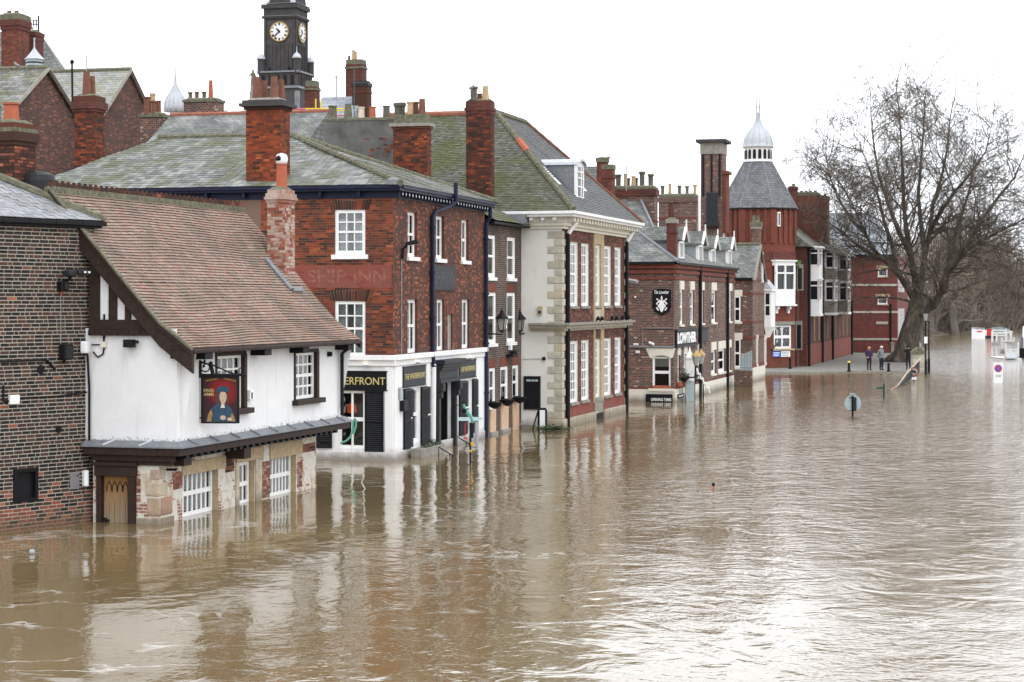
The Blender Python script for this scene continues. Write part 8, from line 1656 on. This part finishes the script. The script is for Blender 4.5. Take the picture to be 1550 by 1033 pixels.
# ================================================================ people
def person(P, label, pose, mats, h=1.7, face=0.0, hair='hair_grey', hat=None):
    """a standing figure: one continuous skinned body, its clothes by height, hair a child"""
    k = h/1.72; P = np.array(P, float); ca, sa = math.cos(face), math.sin(face)
    J = {'pel': (0, 0, .95), 'bel': (0, -.01, 1.10), 'che': (0, 0, 1.30), 'nek': (0, .01, 1.47), 'nk2': (0, -.005, 1.53), 'hea': (0, -.02, 1.60), 'top': (0, -.01, 1.70),
         'hpL': (-.10, 0, .90), 'knL': (-.105, -.02, .50), 'anL': (-.11, .02, .09), 'toL': (-.13, -.15, .03), 'hpR': (.10, 0, .90), 'knR': (.105, -.02, .50), 'anR': (.11, .02, .09), 'toR': (.13, -.15, .03), 'shL': (-.19, .01, 1.40), 'shR': (.19, .01, 1.40)}
    J.update(pose)
    E_ = [('pel', 'bel'), ('bel', 'che'), ('che', 'nek'), ('nek', 'nk2'), ('nk2', 'hea'), ('hea', 'top'), ('pel', 'hpL'), ('hpL', 'knL'), ('knL', 'anL'), ('anL', 'toL'), ('pel', 'hpR'), ('hpR', 'knR'), ('knR', 'anR'), ('anR', 'toR'), ('che', 'shL'), ('shL', 'elL'), ('elL', 'wrL'), ('wrL', 'haL'), ('che', 'shR'), ('shR', 'elR'), ('elR', 'wrR'), ('wrR', 'haR')]
    R = dict(pel=.17, bel=.16, che=.175, nek=.075, nk2=.06, hea=.098, top=.07, hpL=.11, hpR=.11, knL=.075, knR=.075, anL=.055, anR=.055, toL=.045, toR=.045, shL=.085, shR=.085, elL=.06, elR=.06, wrL=.045, wrR=.045, haL=.042, haR=.042)
    for sd in 'LR':                                                                     # four fingers and a thumb from each palm
        w_, h_ = np.array(J['wr'+sd]), np.array(J['ha'+sd]); d_ = unit(h_-w_); s_ = unit(np.cross(d_, (0, 1, .3)))
        for i, (off, ln) in enumerate(((-.03, .07), (-.01, .085), (.01, .08), (.03, .062))):
            J['f%d%s' % (i, sd)] = tuple(h_+s_*off+d_*ln*.8+V(0, -.015, 0)); R['f%d%s' % (i, sd)] = .010; E_.append(('ha'+sd, 'f%d%s' % (i, sd)))
        J['th'+sd] = tuple((w_+h_)/2+s_*-.055+d_*.03); R['th'+sd] = .011; E_.append(('wr'+sd, 'th'+sd))
    nm = list(J); me = bpy.data.meshes.new('person_skin'); loc = lambda p: ((p[0]*ca-p[1]*sa)*k, (p[0]*sa+p[1]*ca)*k, p[2]*k)
    me.from_pydata([loc(J[n_]) for n_ in nm], [(nm.index(a), nm.index(b)) for a, b in E_], [])
    ob = bpy.data.objects.new('person_skin', me); COL.objects.link(ob); ob.modifiers.new('s', 'SKIN'); sb = ob.modifiers.new('d', 'SUBSURF'); sb.levels = 2; sb.render_levels = 2
    sv = me.skin_vertices[0].data
    for i, n_ in enumerate(nm): r_ = R[n_]*k; sv[i].radius = (r_*(1.12 if n_ in ('che', 'bel', 'pel') else 1), r_*(.72 if n_ in ('che', 'bel', 'pel') else .95)); sv[i].use_root = (n_ == 'pel')
    dg = bpy.context.evaluated_depsgraph_get(); ev = ob.evaluated_get(dg).to_mesh(); v = np.array([q.co[:] for q in ev.vertices]); fs = [tuple(p.vertices) for p in ev.polygons]
    bpy.data.objects.remove(ob)
    T = thing('person', label, 'person', P); m = MB(); m.v = [tuple(p+P) for p in v]; hm = mats['hem']*k
    pal = [np.array(loc(J['ha'+sd])) for sd in 'LR']
    for f in fs:
        c = v[list(f)].mean(0); mi = 0
        if c[2] > 1.485*k: mi = 1
        elif min(np.linalg.norm(c-p) for p in pal) < .07*k: mi = 1
        elif c[2] < .085*k: mi = 3
        elif c[2] < hm and abs(np.hypot(c[0], c[1])) < .32*k: mi = 2
        m.f.append(list(f)); m.mi.append(mi); m.r.append(.5)
    b = m.build('body', [mats['coat'], 'skin', mats['legs'], 'cloth_black'], T, smooth=True)
    hd = P+np.array(loc(J['hea'])); q = MB(); q.lathe(hd+V(0, 0, -.02), [(.10*k, -.02), (.112*k, .04), (.105*k, .09), (.07*k, .125), (.01, .14)], 12); hh = q.build('hair' if not hat else 'hat', hat or hair, T, smooth=True)
    for i in range(len(hh.data.vertices)): pass
    fw_ = np.array([math.sin(face)*-1*-1, -math.cos(face), 0])*1.0; fw_ = np.array([sa, -ca, 0]); rt = np.array([ca, sa, 0]); hc = P+np.array(loc(J['hea']))
    q = MB(); q.tube([hc+fw_*.085*k+Z3*.02, hc+fw_*.118*k-Z3*.015, hc+fw_*.09*k-Z3*.025], [.008, .016, .008], 6); q.build('nose', 'skin', T)
    for s_ in (-1, 1): q = MB(); q.lathe(hc+fw_*.088*k+rt*s_*.035*k+Z3*.015, [(.004, -.006), (.009, 0), (.004, .006)], 6); q.build('eye', 'cloth_black', T); q = MB(); q.tube([hc+rt*s_*.095*k+Z3*.02, hc+rt*s_*.105*k, hc+rt*s_*.095*k-Z3*.03], [.008, .014, .006], 5); q.build('ear', 'skin', T)
    q = MB(); q.tube([hc+fw_*.093*k-rt*.025*k-Z3*.05, hc+fw_*.097*k-Z3*.05, hc+fw_*.093*k+rt*.025*k-Z3*.05], .005, 4); q.build('mouth', 'sign_red', T)
    return T
pock = {'elL': (-.27, .05, 1.15), 'wrL': (-.20, -.10, .98), 'haL': (-.17, -.15, .95), 'elR': (.27, .05, 1.15), 'wrR': (.20, -.10, .98), 'haR': (.17, -.15, .95)}
person(G(1315.5, 561, .1), 'person in a dark purple coat and black trousers standing on the quay', pock, dict(coat='coat_purple', legs='cloth_black', hem=.80), 1.66, .35, 'hair_fair')
person(G(1334, 561, .1), 'white haired person in a grey coat standing on the quay with hands behind', {'elL': (-.27, .08, 1.13), 'wrL': (-.16, .14, .93), 'haL': (-.08, .16, .92), 'elR': (.27, .08, 1.13), 'wrR': (.17, .14, .94), 'haR': (.1, .17, .92)}, dict(coat='coat_grey', legs='cloth_navy', hem=.86), 1.72, .7, 'hair_grey')
cp = person(G(1375, 560, .1), 'person in black holding a camera up beside the stone pier', {'elL': (-.26, -.12, 1.22), 'wrL': (-.08, -.26, 1.45), 'haL': (-.06, -.28, 1.52), 'elR': (.26, -.12, 1.22), 'wrR': (.10, -.26, 1.45), 'haR': (.08, -.28, 1.52)}, dict(coat='cloth_black', legs='cloth_navy', hem=.88), 1.74, -.5, 'hair_fair', 'cloth_black')
c = G(1375, 560, .1)+V(-.13, -.30, 1.62); q = MB(); q.box(c[0]-.08, c[0]+.08, c[1]-.04, c[1]+.04, c[2]-.06, c[2]+.05); T = thing('camera', 'black camera held up by the person beside the stone pier', 'camera', c); q.build('body', 'black_metal', T); q = MB(); q.tube([c+V(0, -.04, 0), c+V(-.05, -.16, 0)], .04, 8); q.build('lens', 'black_metal', T)
person(G(1167.5, 557.5, .1), 'person in dark clothes with raised arms beside the oriel house', {'elL': (-.25, -.10, 1.22), 'wrL': (-.08, -.24, 1.46), 'haL': (-.06, -.26, 1.53), 'elR': (.25, -.10, 1.22), 'wrR': (.10, -.24, 1.46), 'haR': (.08, -.26, 1.53)}, dict(coat='cloth_navy', legs='cloth_black', hem=.88), 1.74, 1.2, 'hair_fair')
c = G(1167.5, 557.5, .1)+V(.24, -.12, 1.62); q = MB(); q.box(c[0]-.06, c[0]+.06, c[1]-.05, c[1]+.05, c[2]-.05, c[2]+.05); T = thing('camera', 'black camera held by the person beside the oriel house', 'camera', c); q.build('body', 'black_metal', T); q = MB(); q.tube([c+V(.04, 0, 0), c+V(.14, -.02, 0)], .035, 8); q.build('lens', 'black_metal', T)

# ================================================================ trees
def grow(m, p, d, L, r, lev, maxlev, rng, lean=V(0, 0, .15), seg=5, twig=None, kids=(3, 5), droop=0.0):
    """one branch as a bending tapered tube, then its side shoots"""
    n = 5 if lev < maxlev else 3; pts = [p]; q = p.copy(); dd = unit(d)
    for i in range(n):
        dd = unit(dd+rng.normal(0, .16+.03*lev, 3)+lean*(.35 if lev < 2 else .15)+V(0, 0, -droop*lev)); q = q+dd*(L/n); pts.append(q)
    re = r*.45 if lev < maxlev else r*.4
    (twig if (twig is not None and lev >= maxlev-1) else m).tube(pts, [r+(re-r)*i/n for i in range(n+1)], (6 if lev == 0 else 5 if lev == 1 else 3), 0, rng.random())
    if lev >= maxlev: return
    nk = rng.integers(kids[0], kids[1]+1)
    for c in range(nk):
        t = .25+.75*(c+rng.random())/nk; i = min(int(t*n), n-1); b = pts[i]+(pts[i+1]-pts[i])*(t*n-i); ax = unit(pts[i+1]-pts[i])
        side = unit(np.cross(ax, rng.normal(0, 1, 3))); nd = unit(ax*rng.uniform(.5, .9)+side*rng.uniform(.55, 1.0))
        grow(m, b, nd, L*rng.uniform(.45, .68), max(r*(1-.5*t)*rng.uniform(.42, .6), .0155), lev+1, maxlev, rng, lean, seg, twig, kids, droop)
    grow(m, pts[-1], dd, L*rng.uniform(.5, .65), re, lev+1, maxlev, rng, lean, seg, twig, kids, droop)
TY = 158.0; T = thing('plane_tree', 'huge bare plane tree with a massive leaning trunk on the quay', 'tree', G(1372, 548, .1)); rng = np.random.default_rng(17)
def tp(u, v, dy=0): return Wp(u, v, TY+dy)
trunk = MB(); limb = MB(); tw = MB()
trunk.tube([tp(1370, 553), tp(1371, 546), tp(1373, 530), tp(1377, 508), tp(1383, 488), tp(1387, 470), tp(1389, 452)], [1.55, 1.18, .94, .83, .78, .72, .55], 14)
for k in range(5): a = k*1.25+.3; trunk.tube([tp(1370, 553)+V(math.cos(a)*2.1, math.sin(a)*1.6, -.2), tp(1370, 550)+V(math.cos(a)*1.1, math.sin(a)*.9, .3), tp(1372, 535)+V(math.cos(a)*.4, math.sin(a)*.3, 0)], [.2, .42, .5], 7)
trunk.build('trunk', 'bark_plane', T, smooth=True)
main = [  # limb centre lines read off the photograph, with their own depth
 ([(1384, 480, 0), (1404, 468, -1), (1420, 452, -2), (1429, 430, -3), (1437, 405, -3.5), (1455, 385, -4), (1480, 368, -4.5), (1510, 352, -5), (1545, 335, -5.5)], .62),
 ([(1387, 460, 0), (1376, 440, 1), (1360, 415, 1.5), (1340, 395, 2), (1322, 378, 2.5), (1308, 350, 3), (1295, 320, 3.5), (1280, 290, 4)], .50),
 ([(1389, 452, 0), (1385, 420, -.5), (1378, 385, -1), (1372, 350, -1.5), (1368, 310, -2), (1366, 260, -2), (1364, 210, -2.5), (1360, 160, -2.5)], .55),
 ([(1389, 452, 0), (1396, 420, 1), (1400, 385, 1.5), (1408, 350, 2), (1412, 310, 2.5), (1425, 270, 3), (1434, 225, 3.5), (1438, 180, 4)], .52),
 ([(1429, 430, -3), (1438, 395, -2), (1444, 360, -1), (1456, 325, 0), (1468, 285, .5), (1475, 240, 1)], .42),
 ([(1437, 405, -3.5), (1462, 370, -5), (1485, 335, -6), (1510, 300, -7), (1535, 270, -8), (1548, 240, -8)], .40),
 ([(1360, 415, 1.5), (1350, 370, 3.5), (1338, 335, 4.5), (1330, 300, 5), (1318, 262, 5.5), (1305, 228, 6)], .36),
 ([(1378, 385, -1), (1360, 350, -3), (1345, 310, -4), (1330, 265, -5), (1322, 215, -5.5), (1318, 170, -6)], .36),
 ([(1340, 395, 2), (1318, 385, 2), (1296, 370, 1), (1276, 352, 0), (1258, 340, -1), (1244, 325, -1)], .28),
 ([(1400, 385, 1.5), (1394, 340, 4), (1390, 295, 5), (1394, 245, 6), (1398, 195, 6), (1400, 150, 6)], .36),
 ([(1455, 385, -4), (1480, 388, -6), (1505, 396, -7), (1525, 405, -8), (1545, 425, -8)], .26),
 ([(1480, 368, -4.5), (1505, 372, -3), (1530, 382, -2), (1550, 400, -2)], .22),
 ([(1308, 350, 3), (1290, 335, 4), (1268, 300, 5), (1255, 265, 5), (1250, 230, 5)], .26),
 ([(1408, 350, 2), (1424, 320, 0), (1446, 290, -2), (1470, 262, -3), (1492, 230, -4), (1500, 195, -4)], .34),
]
for pts, r0 in main:
    P3 = [tp(*p) for p in pts]; n = len(P3); r0 *= .68; rad = [r0*(1-.86*(i/(n-1))**.75) for i in range(n)]; limb.tube(P3, rad, 8, 0, rng.random())
    for i in range(1, n):
        t = i/(n-1); ax = unit(P3[i]-P3[i-1])
        for c in range(5 if t > .3 else 1):
            side = unit(np.cross(ax, rng.normal(0, 1, 3))); b = P3[i-1]+(P3[i]-P3[i-1])*rng.random()
            grow(limb, b, unit(ax*.7+side*rng.uniform(.5, 1.0)), rng.uniform(2.6, 4.8)*(1.15-.4*t), max(rad[i]*.42, .04), 1, 4, rng, V(0, 0, .12), twig=tw, kids=(3, 4))
    grow(limb, P3[-1], unit(P3[-1]-P3[-2]), 3.6, rad[-1], 1, 4, rng, V(0, 0, .2), twig=tw, kids=(3, 4))
limb.build('limbs', 'bark_plane', T, kind='stuff'); tw.build('crown', 'bark_twig', T, kind='stuff')
# far wood: every tree its own object, three shapes shared
def make_tree(seed, h, bark):
    rng = np.random.default_rng(seed); a = MB(); b = MB(); n = 5; d = unit(V(rng.normal(0, .12), rng.normal(0, .12), 1))
    p = [V(0, 0, -.3)]
    for i in range(n): p.append(p[-1]+d*h*.09+V(*rng.normal(0, .12, 3))*V(1, 1, 0))
    a.tube(p, [h*.032*(1-.09*i) for i in range(n+1)], 8)
    for i in range(11):
        az = i*2.4+rng.random(); st = p[1+i % 5]; el = rng.uniform(.35, 1.3); dd = V(math.cos(az)*math.cos(el), math.sin(az)*math.cos(el), math.sin(el))
        grow(a, st, dd, h*rng.uniform(.22, .36), h*.014, 1, 4, rng, V(0, 0, .22), twig=b, kids=(4, 5))
    grow(a, p[-1], V(0, 0, 1), h*.3, h*.02, 1, 4, rng, V(0, 0, .2), twig=b, kids=(4, 5))
    return a, b
protos = []
for k in range(4):
    a, b = make_tree(100+k, 14.0, 0); protos.append((a, b))
spots = [(1338, 215, 12, 'far bare tree showing just left of the plane trunk'), (1322, 205, 10, 'thin bare tree in front of the modern brick block'), (1410, 285, 14, 'bare tree directly behind the right fork of the plane tree'), (1428, 300, 15, 'bare tree behind the lamp post, second from the plane trunk'), (1446, 290, 16, 'grey bare tree with twin stems at the far water edge'), (1462, 305, 15, 'bare tree left of the white container'), (1480, 310, 14.5, 'bare tree straight above the white container'), (1497, 318, 14, 'bare tree straight above the red box'), (1515, 325, 12.5, 'bare tree above the covered boat'), (1532, 335, 12, 'bare tree behind the white gangways, second from the right edge'), (1550, 330, 13, 'bare tree cut by the right edge of the picture'), (1390, 300, 13, 'bare tree mostly hidden by the plane trunk'), (1570, 345, 12, 'bare tree just beyond the right edge'), (1370, 310, 15, 'bare tree hidden behind the plane trunk and brick block'),
 (1418, 345, 17, 'taller bare tree in the second row behind the lamp post'), (1455, 355, 17, 'taller bare tree in the second row over the twin stemmed tree'), (1490, 360, 15, 'taller bare tree in the second row over the red box'), (1525, 370, 14, 'taller bare tree in the second row over the gangways'), (1472, 340, 16, 'second row bare tree between the container and twin stems'), (1508, 350, 14, 'second row bare tree between red box and covered boat'), (1436, 335, 16, 'second row bare tree left of the twin stems'), (1543, 360, 14, 'second row bare tree near the right edge')]
proto_mesh = []
for k, (a, b) in enumerate(protos):
    oa = a.build('trunk', 'bark_far_dark', origin=(0, 0, 0)); ob_ = b.build('crown', 'bark_far_hazed', origin=(0, 0, 0)); proto_mesh.append((oa.data, ob_.data)); bpy.data.objects.remove(oa); bpy.data.objects.remove(ob_)
for i, (u, Y, h, lb) in enumerate(spots):
    h *= 1.22; P = V((u-CX)/FPX*Y, Y, .3); T = thing('bare_tree', lb, 'tree', P, 'bare trees on the far bank'); me = proto_mesh[i % 4]; s = h/14.0
    for nm_, md in (('trunk', me[0]), ('crown', me[1])):
        o = bpy.data.objects.new(nm_, md); COL.objects.link(o); o.parent = T; o.scale = (s, s, s); o.rotation_euler = (0, 0, i*1.7)
        if nm_ == 'crown': o['kind'] = 'stuff'
# far bank with undergrowth
m = MB(); n = 60; ed = [(1385, 300), (1420, 286), (1470, 292), (1510, 312), (1560, 330), (1700, 345)]
near = [V((u-CX)/FPX*Y, Y, -.2) for u, Y in ed]; hi = [p+V(.5, 6, 1.0) for p in near]; far = [V(p[0]*2.4, 900, 3.0) for p in near]
for i in range(len(near)-1): m.quad(near[i], near[i+1], hi[i+1], hi[i]); m.quad(hi[i], hi[i+1], far[i+1], far[i])
structure(m.build('far_bank', 'earth'))
q = MB(); rng = np.random.default_rng(9)
for i in range(5200):
    k = rng.random()*(len(near)-1); j = int(k); p = near[j]+(near[j+1]-near[j])*(k-j)+V(rng.normal(0, 1), rng.random()*22+3, .3); h = rng.uniform(1.0, 5.5); d_ = V(rng.normal(0, .5), rng.normal(0, .3), 1); e = p+unit(d_)*h; w_ = V(.035+rng.random()*.05, 0, 0)
    q.add([p-w_, p+w_, e+V(rng.normal(0, .3), 0, 0), (p+e)/2+V(rng.normal(0, .5), 0, .5)], [(0, 1, 2), (0, 3, 2)])
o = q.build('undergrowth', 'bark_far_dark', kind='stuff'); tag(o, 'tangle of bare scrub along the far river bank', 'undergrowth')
# far footbridge glimpsed at the right edge
T = thing('far_bridge', 'dark iron bridge glimpsed through the trees at the right edge', 'bridge', V(*Wp(1545, 480, 372))*V(1, 1, 0)); q = MB(); a, b = Wp(1520, 468, 372), Wp(1690, 466, 372); q.box(a[0], b[0], 372, 375, a[2]-.4, a[2]+.2); q.build('deck', 'charcoal_paint', T)
for u in (1545, 1600): q = MB(); p = Wp(u, 480, 372); q.box(p[0]-.8, p[0]+.8, 372.2, 374.8, -.3, a[2]-.4); q.build('pier', 'black_paint', T)
q = MB()
for k in range(40): p = a+(b-a)*k/40; q.tube([V(p[0], 372.1, a[2]+.2), V(p[0], 372.1, a[2]+1.3)], .04, 3)
q.tube([V(a[0], 372.1, a[2]+1.3), V(b[0], 372.1, b[2]+1.3)], .06, 4); q.build('railing', 'black_paint', T)
# land behind the quayside buildings, just below their floors
m = MB(); m.prism([V(-60, 46, -1.0), V(-11, 47, -1.0), V(-8, 60, -1.0), V(-3, 90, -1), V(10, 130, -1), V(20, 200, -1), V(60, 600, -1), V(-400, 600, -1)], Z3*.9); structure(m.build('terrain', 'earth'))
